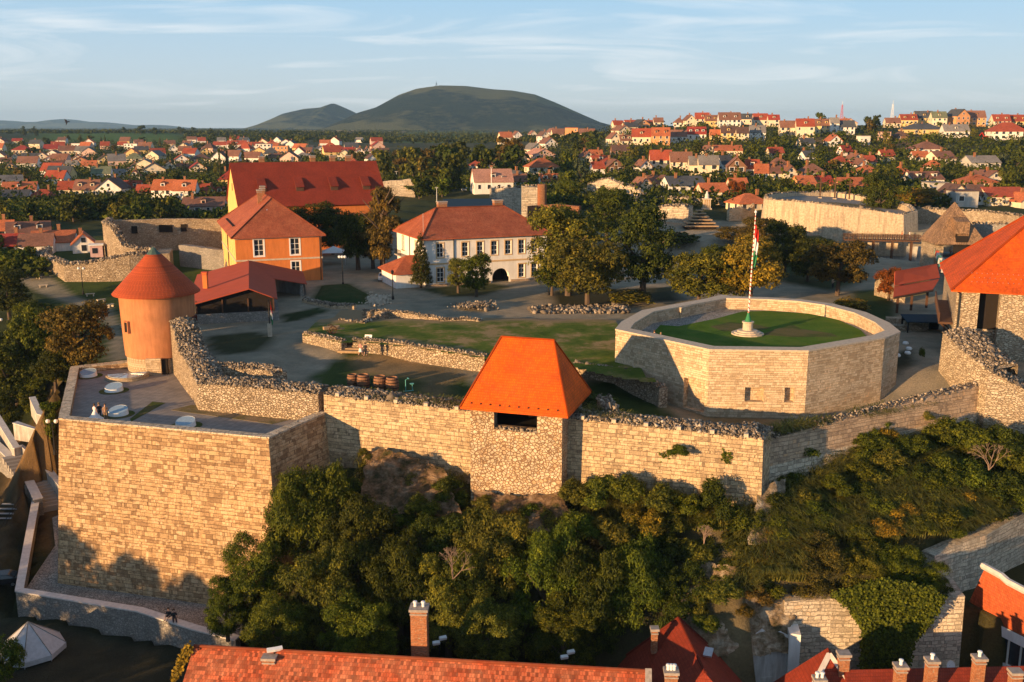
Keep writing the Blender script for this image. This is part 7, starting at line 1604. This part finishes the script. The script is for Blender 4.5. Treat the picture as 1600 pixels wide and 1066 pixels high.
SH=[(900,745,90.6,3.2,3.5,'olive green'),(945,742,89.5,3.5,4.2,'green'),(985,738,89.2,3.6,4,'green'),(1030,755,88.6,3.2,4,'olive green'),(1075,765,88.2,3,3.5,'green'),(1120,745,87.6,4.6,3.6,'dark green'),(1165,785,87,3.5,4,'green'),
 (1150,830,86,3.5,4.5,'dark green'),(1090,835,86,3.3,4.5,'olive green'),(1040,830,86.5,3.5,4.2,'dark green'),(960,800,87,3.8,5,'olive green'),(900,800,87.5,3.6,4.5,'green'),(1010,790,87.3,3.5,4.5,'yellowish'),
 (1215,770,88.5,2.6,3.4,'dark green'),(1260,760,90,2.4,3.2,'olive green'),(1310,740,91.5,2.2,3.2,'green'),(1350,715,94,2.6,3.6,'green'),(1390,700,95.5,2.6,3.6,'olive green'),(1430,675,98,2.6,3.8,'green'),(1475,650,101,3.4,4.5,'green'),
 (1520,655,100,3.8,5,'green'),(1565,665,99,4,5.2,'dark green'),(1600,690,97,4,5.2,'green'),(1470,710,96,3.8,5,'green'),(1520,715,95.5,4,5,'green'),(1570,735,94.5,3.8,5,'dark green'),(1440,745,93.5,3.4,4.4,'olive green'),(1490,765,93,3.6,4.8,'green'),
 (1540,770,93,3.4,4.6,'green'),(1590,770,94,3.2,4.5,'green'),(1390,760,92,2.8,4,'olive green'),(1340,790,90,2.6,3.6,'olive green'),(1290,800,88.5,2.6,3.6,'green'),(1240,830,86.5,2.8,3.8,'brownish'),(1200,850,84.5,2.6,3.4,'brownish'),
 (700,745,94.5,2.6,3.4,'dark green'),(660,770,92.5,3,4,'green'),(530,730,97,3,4,'dark green'),(745,790,90.5,3,3.6,'olive green'),(800,795,90,2.6,3.6,'yellowish'),(865,790,90,2.8,3.8,'olive green'),(1180,905,82,2.4,3.4,'brownish'),(1120,900,82.2,2.2,3.2,'olive green'),
 (1060,690+5,89.9,1.4,2.2,'green'),(1480,660,101.5,2,3,'yellowish'),(1440,640,103.2,1.6,2.6,'olive green')]
rs=random.Random(77)
for _ in range(400):
    if len(SH)>92: break
    px=rs.uniform(1205,1590); py=rs.uniform(690,850); p=hit(px,py,60,130)
    if p.y>106 or p.y<84 or py<735-(px-1210)*.30: continue
    h=rs.uniform(1.6,2.9); q=(px,py-h*17.5,p.y,h,h*rs.uniform(1.2,1.7),rs.choice(['green','green','olive green','dark green','green','yellowish']))
    if all(abs(q[0]-e[0])+abs(q[1]-e[1])>26 for e in SH): SH.append(q)
for e in ((620,720,98.4,1.8,3.4,'olive green'),(665,745,96.6,2.2,3.2,'yellowish'),(590,740,97.6,2.2,3,'green'),(630,790,92.6,2.6,4,'green'),(760,775,92,1.8,3,'olive green'),(830,780,91,2,3.2,'green'),(1150,870,84.2,2,2.8,'olive green'),(1205,905,82.4,2,3,'green'),(1100,925,80.8,2.2,3,'olive green'),(1165,945,79.6,1.2,1.8,'brownish'),(1130,905,80.6,2.4,3.6,'olive green'),(1105,960,78.4,1.8,2.6,'green'),(1140,875,83.8,2,3.2,'green'),(1070,925,81.0,2.6,3.4,'dark green'),(1240,790,88,2,3,'green'),(1225,815,87,2,3,'olive green'),(640,735,97,2.2,3,'olive green'),(600,785,93.5,2.4,3.2,'green'),(552,745,96.5,3,3.4,'dark green'),(680,800,92,2.4,3.2,'green'),(570,700,99.6,1.3,1.8,'olive green'),(715,760,94.5,2.8,3,'green'),(1060,795,88.2,2.2,3,'olive green'),(1105,800,88,2.2,3,'green')): SH.append(e)
SHL=[]
for i,(px,pyt,y,h,w,c_) in enumerate(SH):
    q=D(px,pyt,y); o=tree((q.x,y,q.z-h*.95),h*1.05,w,'shrub%d'%(i%2),c_,name='shrub'); o['category']='shrub'; SHL.append(dict(o=o,p=Vector((q.x,y,q.z)),c=c_))
def sdesc(s): return s['c']+' leafy shrub'
def splace(p):
    x,y,_=proj(p)
    if x<760: return 'on the slope below the left curtain wall'
    if x<1195: return 'close under the middle curtain wall' if y<790 else 'lower on the slope below the middle curtain wall'
    return 'high on the right grassy slope' if y<730 else 'midway down the right grassy slope' if y<790 else 'low on the right slope above the ivy wall'
Gd={}
for s in SHL: Gd.setdefault((sdesc(s),splace(s['p'])),[]).append(s)
for (a,b),L in Gd.items():
    L.sort(key=lambda s:proj(s['p'])[0])
    for k,s in enumerate(L): w=ordn(k,len(L)); s['o']['label']=a+' '+b+(', '+w if w else ''); s['o']['group']='shrubs on the rock slope'
for t in TREES:
    if t['o'].get('label') is None: t['o']['label']='shrub'
for k,(x,y,h) in enumerate(((-94,84,17),(-87,76,16.5),(-82,70,17.5),(-77,66,15.5),(-73,60,16.5),(-67,56,15),(-62,51,15.5),(-57,46,14.5),(-52,41,14),(-100,90,16))):  # unseen row of trees added to cast shade on the bastion foot
    tree((x,y,-24.6),h,9.5,'near%d'%(k%3),'dark green','unseen tree added beyond the left edge to shade the bastion foot, %s in row'%('first second third fourth fifth sixth seventh eighth ninth tenth'.split()[k]))
# weeds in the curtain wall
def leafpatch(name,pts,n,size,seed,label,col,depth=.5,cat='ivy'):
    """leaf cover spread over a wall: pts are (px,py) outline, wall plane given by y of outline"""
    rg_=random.Random(seed); rng=np.random.RandomState(seed); xs=[p[0] for p in pts]; ys_=[p[1] for p in pts]; P=[]
    A=np.array([p[:2] for p in pts]); 
    while len(P)<n:
        a=rg_.uniform(min(xs),max(xs)); b=rg_.uniform(min(ys_),max(ys_))
        if inside(np.array([a]),np.array([b]),pts)[0]: y=pts[0][2]; q=D(a,b,y-rg_.uniform(0,depth)-.12*rg_.random()); P.append(tuple(q))
    P=np.array(P)+rng.normal(size=(n,3))*.10; nr=rng.normal(size=(n,3))*.6+np.array([-.2,-1,.5]); nr/=np.linalg.norm(nr,axis=1)[:,None]; a=np.cross(nr,rng.normal(size=(n,3))); a/=np.linalg.norm(a,axis=1)[:,None]; b=np.cross(nr,a); s=(size*rng.uniform(.6,1.3,n))[:,None]
    V=np.stack([P-a*s,P+b*s*.75,P+a*s,P-b*s*.75],1).reshape(-1,3); ob=npmesh(name,V,np.arange(n*4).reshape(-1,4),M['leaf'],label=label,cat=cat); ob.color=tuple(GREENS[col])+(1,); return ob
leafpatch('ivy',[(1296,928,81.2),(1325,950,0),(1348,985,0),(1345,1050,0),(1420,1050,0),(1428,1005,0),(1455,975,0),(1478,935,0),(1455,918,0),(1380,905,0)],15000,.13,1,'thick ivy hanging down the middle of the lower retaining wall','green',1.3)
leafpatch('wall_weeds',[(1028,708,91.6),(1040,716,0),(1060,722,0),(1092,732,0),(1100,722,0),(1088,716,0),(1060,716,0),(1040,706,0)],420,.13,2,'green weeds growing from cracks in the middle of the curtain wall','green',.3,'weeds')
leafpatch('wall_weeds',[(1130,704,89.8),(1142,706,0),(1140,724,0),(1130,722,0)],160,.13,3,'small weed tuft in the curtain wall near its right corner','green',.3,'weeds')
leafpatch('wall_weeds',[(598+435,712,91.9),(1036,713,0),(1037,730,0),(1031,730,0)],90,.13,4,'tiny weed tuft in the curtain wall left of the wide one','green',.3,'weeds')
leafpatch('roof_creeper',[(292,1008,73.4),(300,1012,0),(282,1050,0),(272,1066,0),(268,1060,0),(284,1022,0)],700,.14,5,'yellow green creeper along the left verge of the long street roof','yellowish',.4,'creeper')
leafpatch('yellow_flowers',[(1528,812,93.8),(1538,816,0),(1550,832,0),(1542,834,0)],120,.13,6,'clump of yellow flowers above the upper retaining wall','yellowish',.4,'flowers')
def blades(name,rects,n,L,seed,label,zoff=0):
    rg_=random.Random(seed); rng=np.random.RandomState(seed); P=[]
    tot=sum(r[4] for r in rects)
    for r in rects:
        for _ in range(int(n*r[4]/tot/9)):
            p=hit(rg_.uniform(r[0],r[2]),rg_.uniform(r[1],r[3]),y0=60,y1=130)
            if p.y>128: continue
            a0=rg_.gauss(-.4,1.2)
            for k in range(9): P.append((p.x+rg_.gauss(0,.18),p.y+rg_.gauss(0,.18),p.z-.1,a0+rg_.gauss(0,.6)))
    P=np.array(P); N=len(P); a=P[:,3]; d=np.stack([np.cos(a),np.sin(a),0*a],1); l=(L*rng.uniform(.5,1.4,N))[:,None]; w=np.stack([-np.sin(a),np.cos(a),0*a],1)*.035
    b=P[:,:3]; m1=b+d*l*.22+np.array([0,0,1])*l*.62; m2=b+d*l*.62+np.array([0,0,1])*l*.85; e=b+d*l*1.0+np.array([0,0,1])*l*.72
    V=np.stack([b-w,b+w,m1+w,m1-w,m2+w*.8,m2-w*.8,e+w*.2,e-w*.2],1).reshape(-1,3); i=np.arange(N)[:,None]*8
    Fq=np.concatenate([i+np.array([[0,1,2,3]]),i+np.array([[3,2,4,5]]),i+np.array([[5,4,6,7]])],0); return npmesh(name,V,Fq,M['strawgrass'],label=label,cat='grass',kind='stuff')
blades('long_grass',[(1205,715,1400,850,1.2),(1330,660,1560,800,1.3),(1400,760,1560,840,.9),(900,735,1180,830,.7),(1150,810,1250,930,.5),(560,700,740,760,.3)],60000,1.5,1,'long arching wild grass on the rock slope below the curtain walls')
def tufts(name,z,poly,n,L,seed,label):
    pass
# bare shrub among the right slope greenery
def bare(p,h,label,seed):
    rg_=random.Random(seed); m=MB()
    def br(p,d,l,r,dep):
        q=p+d*l; m.tube([p,(p+q)/2+Vector((rg_.gauss(0,.05),rg_.gauss(0,.05),0))*l,q],[r,r*.8,r*.6],4,False)
        if dep:
            for _ in range(3): v=(d+Vector((rg_.gauss(0,.5),rg_.gauss(0,.5),rg_.gauss(0,.3)))).normalized(); br(q,v,l*.68,r*.6,dep-1)
    for _ in range(4): br(Vector(p),Vector((rg_.gauss(0,.35),rg_.gauss(0,.35),1)).normalized(),h*.4,.05,3)
    m.build('dead_shrub',M['twig'],label=label,cat='shrub',uv=False)
q=D(1545,735,93.5); bare((q.x,q.y,q.z),3.0,'bare pinkish dead shrub on the right slope',1)
q=D(708,905,80.5); bare((q.x,q.y,q.z),3.0,'bare reddish dead branches above the tall street chimney',2)
q=D(1100,850,83.5); bare((q.x,q.y,q.z),1.8,'dead twiggy shrub on the pale ledge below the curtain wall',3)
# ---------------------------------------------------------------- people
def person(p,rz,label,top,bottom,style='trousers',hair='hair',scale=1.0,pose='stand',sleeve=True,cat='person'):
    o=empty('person',p,rz,label,cat,'people in the castle'); o.scale=(scale,)*3
    v=[];e=[];r=[]
    def add(c,rad,par=None): v.append(c); r.append(rad); (e.append((par,len(v)-1)) if par is not None else 0); return len(v)-1
    if pose=='stand': hip=.93; kn=[(-.11,.02,.50),(.11,-.04,.50)]; an=[(-.12,.04,.08),(.12,-.02,.08)]; toe=[(-.13,-.12,.035),(.13,-.18,.035)]
    elif pose=='walk': hip=.92; kn=[(-.10,-.16,.52),(.10,.06,.48)]; an=[(-.11,-.20,.09),(.11,.30,.13)]; toe=[(-.12,-.36,.035),(.12,.18,.04)]
    else: hip=.22; kn=[(-.14,-.42,.38),(.14,-.40,.30)]; an=[(-.14,-.62,.06),(.14,-.74,.05)]; toe=[(-.14,-.80,.09),(.14,-.92,.10)]
    pel=add((0,0,hip),.135); w=add((0,.0,hip+.17),.115,pel); ch=add((0,.01,hip+.38),.14,w); nk=add((0,.0,hip+.56),.055,ch); hd=add((0,-.015,hip+.70),.088,nk); add((0,-.01,hip+.79),.08,hd)
    hands=[]
    for s in (-1,1):
        sh=add((s*.17,.01,hip+.47),.06,ch)
        if pose=='sit': el=(s*.26,-.08,hip+.22); wr=(s*.18,-.30,hip+.14)
        elif s==1: el=(s*.25,.0,hip+.20); wr=(s*.17,-.22,hip+.22)
        else: el=(s*.25,.05,hip+.20); wr=(s*.27,-.03,hip-.04)
        E_=add(el,.042,sh); W_=add(wr,.028,E_); dv=(Vector(wr)-Vector(el)).normalized(); side=dv.cross(Vector((0,1,.2))).normalized()
        pl=add(tuple(Vector(wr)+dv*.06),.032,W_)
        base=Vector(wr)+dv*.09
        for k,(off,ln) in enumerate(((-.03,.062),(-.011,.075),(.010,.07),(.028,.055))):
            a=add(tuple(base+side*off),.010,pl); b=add(tuple(base+side*off*1.1+dv*ln*.55+Vector((0,-.008,0))),.009,a); add(tuple(base+side*off*1.1+dv*ln*.9+Vector((0,-.025,0))),.008,b)
        a=add(tuple(Vector(wr)+dv*.04-side*.04+Vector((0,-.02,0))),.011,pl); add(tuple(Vector(wr)+dv*.085-side*.055+Vector((0,-.03,0))),.009,a)
    for s in (0,1):
        K_=add(kn[s],.062,add(((-.095,.095)[s],0,hip-.05),.095,pel)); A_=add(an[s],.038,K_); add(toe[s],.035,A_)
    me=bpy.data.meshes.new('body'); me.from_pydata(v,e,[]); b=bpy.data.objects.new('body',me); COL.objects.link(b)
    md=b.modifiers.new('s','SKIN'); 
    for i,q in enumerate(me.skin_vertices[0].data): q.radius=(r[i],r[i]); q.use_root=(i==0)
    b.modifiers.new('u','SUBSURF').levels=1; b.modifiers['u'].render_levels=1
    bpy.context.view_layer.update(); dg=bpy.context.evaluated_depsgraph_get(); m2=bpy.data.meshes.new_from_object(b.evaluated_get(dg)); b.modifiers.clear(); b.data=m2; m2.materials.clear(); m2.materials.append(M['skin']); b.parent=o
    for p_ in m2.polygons: p_.use_smooth=True
    H=hip
    m=MB(); m.lathe((0,.012,H+.70),[(0,.20),(.075,.175),(.108,.11),(.112,.03),(.10,-.04)],12,a0=R(-15),a1=R(195)); m.lathe((0,.0,H+.70),[(0,.205),(.08,.17),(.105,.12)],12); m.build('hair',cloth({'hair':(.03,.02,.012),'fair':(.25,.16,.08),'brown':(.08,.045,.02),'grey':(.35,.34,.32)}[hair]),o,smooth=True,uv=False)
    m=MB(); m.box((0,-.108,H+.71),(.022,.03,.04)); m.build('nose',M['skin'],o,uv=False)
    m=MB(); [m.box((s*.034,-.095,H+.735),(.024,.012,.012)) for s in (-1,1)]; m.build('eyes',M['iron'],o,uv=False)
    def ell(mb,rings,n=14):
        k=len(mb.v)
        for (x,y,z,a,b_) in rings:
            for q in range(n): t=2*math.pi*q/n; mb.v.append((x+a*math.cos(t),y+b_*math.sin(t),z))
        for i in range(len(rings)-1):
            for q in range(n): q2=(q+1)%n; mb.f.append((k+i*n+q,k+i*n+q2,k+(i+1)*n+q2,k+(i+1)*n+q))
    m=MB(); ell(m,[(0,0,H-.03,.175,.13),(0,0,H+.15,.15,.115),(0,.01,H+.34,.19,.13),(0,.01,H+.47,.20,.115),(0,.01,H+.53,.12,.08),(0,.0,H+.55,.07,.065)])
    if sleeve:
        for s in (-1,1):
            el=(s*.25,.0 if s==1 else .05,H+.20) if pose!='sit' else (s*.26,-.08,H+.22); m.tube([(s*.165,.01,H+.48),el],[.078,.062],8)
    m.build('top',cloth(top),o,smooth=True,uv=False)
    m=MB()
    if style=='gown': ell(m,[(0,.25,-hip*.0+.01,.95,1.25),(0,.12,.25,.62,.8),(0,.04,.6,.34,.38),(0,0,H+.06,.165,.13)],20)
    elif style=='skirt': ell(m,[(0,0,.52,.27,.24),(0,0,H-.1,.2,.17),(0,0,H+.06,.155,.125)])
    else:
        for s in (0,1):
            kx=kn[s]; ax=an[s]; hx=((-.09,.09)[s],0,H)
            if style=='shorts': q=Vector(hx).lerp(Vector(kx),.75); m.tube([hx,tuple(q)],[.115,.10],10)
            else: m.tube([hx,kx,ax],[.115,.082,.07],10)
        ell(m,[(0,0,H-.1,.15,.12),(0,0,H+.05,.165,.125)])
    m.build('bottom',cloth(bottom),o,smooth=True,uv=False)
    m=MB()
    for s in (0,1): a=Vector(an[s]); t=Vector(toe[s]); m.tube([a+Vector((0,.03,-.04)),t],[.05,.04],8)
    m.build('shoes',cloth((.05,.04,.04)),o,uv=False); return o
BK=(.03,.03,.035);WH=(.78,.76,.73)
person(G(149,656,-3),R(165),'bride in a wide white gown standing at the front parapet of the bastion',WH,WH,'gown','brown',sleeve=False)
person(G(156,654,-3),R(200),'person in black facing the bride on the bastion terrace',BK,BK,'trousers','fair')
person(G(165.5,656,-3),R(30),'groom in a tan suit by the nearest left skylight',(.38,.22,.12),(.30,.18,.10),'trousers','brown')
person(G(563.5,556,0),R(150),'woman in a pink top and white skirt walking past the garden wall',(.55,.25,.2),WH,'skirt','fair',pose='walk')
person(G(571,557,0),R(170),'man in black t-shirt and shorts walking by the garden wall',BK,BK,'shorts','hair',pose='walk')
pb=G(1022,540,3.68); person(pb,R(180),'person in black leaning at the front parapet of the flag bastion',BK,BK,'trousers','brown')
person(G(1032,542,3.68),R(170),'person in pink beside the one in black on the flag bastion',(.75,.35,.32),WH,'trousers','fair',scale=.93)
person(G(264,966,-19.05),R(-10),'left one of two people in black sitting on the path parapet',BK,BK,'shorts','hair',pose='sit')
person(G(272,968,-19.05),R(25),'right one of two people in black sitting on the path parapet',BK,(.05,.04,.05),'trousers','brown',pose='sit')
person(Vector(pg(40,785,-19.6))+Vector((-1.9,-4.6,-1.95)),R(20),'person in dark top and white shorts descending the steel stair',(.05,.05,.07),WH,'shorts','hair',pose='walk')
for px,py,lb,tp in ((45,427,'person in white on the far end of the curved left path',WH),(50,429,'person in grey beside the one in white on the curved left path',(.5,.5,.5))):
    p=G(px,py,-4.6); p.z=gz(p.x,p.y); person(p,R(160),lb,tp,(.4,.4,.42),'trousers','hair',pose='walk')
person(G(1485,399,3.0),R(10),'person in white on the plank bridge, left of two',WH,(.55,.3,.25),'shorts','brown',pose='walk')
person(G(1491,400,3.0),R(-10),'person in pink on the plank bridge, right of two',(.75,.45,.45),BK,'trousers','fair',pose='walk')
person(D(1409,372.5,241),R(90),'person in orange red on the dark footbridge',(.7,.14,.05),BK,'trousers','hair')
person(D(1421,372.5,240.6),R(80),'person in white at the right end of the dark footbridge',WH,(.2,.2,.25),'trousers','brown')
person(G(1301,450,0),R(40),'person in tan clothes on the dirt road under the russet tree',(.5,.35,.25),BK,'trousers','hair')
# ---------------------------------------------------------------- vehicles
def car(p,rz,col,label,parts=True):
    o=empty('parked_car',p,rz,label,'car','parked cars'); m=MB()
    pr=[(-2.1,.35),(-2.12,.75),(-1.95,.92),(-1.0,.98),(-.35,1.42),(.9,1.45),(1.65,1.0),(2.05,.9),(2.12,.4)]
    n=len(pr); y=.86
    for i in range(n-1):
        a,b=pr[i],pr[i+1]; ya=y-.14 if a[1]>1.2 else y; yb=y-.14 if b[1]>1.2 else y; m.quad((a[0],-ya,a[1]),(a[0],ya,a[1]),(b[0],yb,b[1]),(b[0],-yb,b[1]))
    for s in (-1,1): 
        pts=[(q[0],s*(y-.14 if q[1]>1.2 else y),q[1]) for q in pr]; m.poly(pts if s<0 else pts[::-1])
    m.quad((-2.1,-y,.35),(2.12,-y,.4),(2.12,y,.4),(-2.1,y,.35)); m.build('body',simple('car_paint_%s'%label[:6].strip(),col,.3,.3,.5,.03),o,uv=False)
    m=MB(); m.quad((-.98,-.7,1.02),(-.98,.7,1.02),(-.42,.64,1.39),(-.42,-.64,1.39)); m.quad((1.6,.7,1.05),(1.6,-.7,1.05),(.97,-.64,1.41),(.97,.64,1.41))
    for s in (-1,1): m.poly([(-.85,s*.865,1.0),(1.45,s*.865,1.02),(.85,s*.745,1.38),(-.3,s*.745,1.37)])
    g=m.build('window',M['glass'],o,uv=False)
    for x in (-1.35,1.35):
        for s in (-1,1):
            m=MB(); m.tube([(x,s*.70,.32),(x,s*.89,.32)],.32,14); w=m.build('wheel',M['iron'],o,uv=False); m=MB(); m.tube([(x,s*.88,.32),(x,s*.905,.32)],.19,10); m.build('rim',M['steel'],w,uv=False)
    for s in (-1,1): m=MB(); m.box((-2.08,s*.62,.72),(.08,.32,.14)); m.build('headlight',M['white'],o,uv=False); m=MB(); m.box((2.1,s*.62,.78),(.06,.28,.16)); m.build('tail_light',M['red'],o,uv=False)
    return o
car(G(599,438,0),R(95),(.62,.63,.64),'silver car parked at the left annex of the white building')
for k,(px,py,cc,lb) in enumerate(((668,296,(.6,.6,.6),'white car in the parking area behind the white building'),(679,297,(.5,.52,.55),'silver car right of the white one in the parking area'),(704,286,(.05,.08,.2),'dark blue car by the parkland trees'),(640,300,(.55,.05,.04),'red car at the left of the parking area'),(730,300,(.6,.6,.6),'white car near the two storey house with pinkish roof'),(608,292,(.1,.15,.3),'blue car just right of the red hall roof'))):
    p=hit(px,py); car(p,R(60+20*k),cc,lb)
for x,y,cc,lb in ((-59.5,112,(.10,.13,.17),'dark blue car in the shaded yard at the left edge, the upper one'),(-57,103,(.03,.03,.035),'black car in the shaded yard at the left edge, the lower one')): car((x,y,gz(x,y)),R(15),cc,lb)
p=hit(1540,222); ex=empty('excavator',p,R(20),'small red excavator on the bare earth plot at upper right','excavator')
m=MB(); m.box((0,0,1.5),(2.6,2.2,1.5)); m.box((.3,0,2.6),(1.2,1.8,.9)); m.build('body',M['red'],ex,uv=False); m=MB(); m.tube([(-1,0,2),(-2.8,0,4.8)],.25,6); m.tube([(-2.8,0,4.8),(-4.6,0,3.2)],.2,6); m.build('arm',M['red'],ex,uv=False)
for s in (-1,1): MB().box((0,s*1.1,.4),(3.4,.5,.8)).build('track',M['iron'],ex,uv=False)
# masts, bird
for px,pt,pb_,y,lb,mt in ((1315,158,182,760,'red and white radio mast on the right skyline','red'),(1394,157,180,760,'pale lattice mast on the right skyline','white'),(682,127,136,4600,'tiny mast on top of the broad hill','iron')):
    a=D(px,pb_+4,y); b=D(px,pt,y); h=b.z-a.z; s=y/760.; q=empty('radio_mast',a,0,lb,'mast'); m=MB(); [m.tube([(.9*s*u,.9*s*v,0),(.25*s*u,.25*s*v,h*.8)],  .09*s,4) for u,v in ((1,1),(-1,1),(-1,-1),(1,-1))]
    for k in range(7): z=h*.8*k/7; w=s*(.9-.65*k/7); m.tube([(w,w,z),(-w,w,z+h*.1)],.06*s,4); m.tube([(-w,-w,z),(w,-w,z+h*.1)],.06*s,4)
    m.build('lattice',M[mt],q,uv=False); m=MB(); m.tube([(0,0,h*.75),(0,0,h)],.09*s,5); m.build('antenna',M['white'] if mt!='iron' else M[mt],q,uv=False)
p=D(104,191,62); q=empty('bird',p,R(30),'small dark swallow gliding in the sky over the far left ridge','bird'); m=MB(); m.tube([(-.12,0,.0),(0,0,.02),(.13,0,.03),(.2,0,.02)],[.008,.032,.028,.004],8); m.build('body',cloth((.02,.02,.03)),q,uv=False)
for s in (-1,1): m=MB(); m.slab([(-.05,s*.02,.02),(.07,s*.02,.03),(.01,s*.2,.10*s+.05),(-.10,s*.36,.20*s)],.006); m.build('wing',cloth((.02,.02,.03)),q,uv=False)
# ---------------------------------------------------------------- haze
hz=MB(); hz.b2(-16500,16500,-16500,16500,-60,260); hm=bpy.data.materials.new('haze'); hm.use_nodes=True; nt=hm.node_tree; nt.nodes.remove(nt.nodes['Principled BSDF']); v=nt.nodes.new('ShaderNodeVolumePrincipled'); v.inputs['Color'].default_value=(.36,.64,1,1); v.inputs['Density'].default_value=.00006; v.inputs['Anisotropy'].default_value=.0
nt.links.new(v.outputs[0],nt.nodes['Material Output'].inputs['Volume']); hz.build('haze',hm,label='thin blue evening haze in the air',cat='haze',kind='stuff',uv=False)
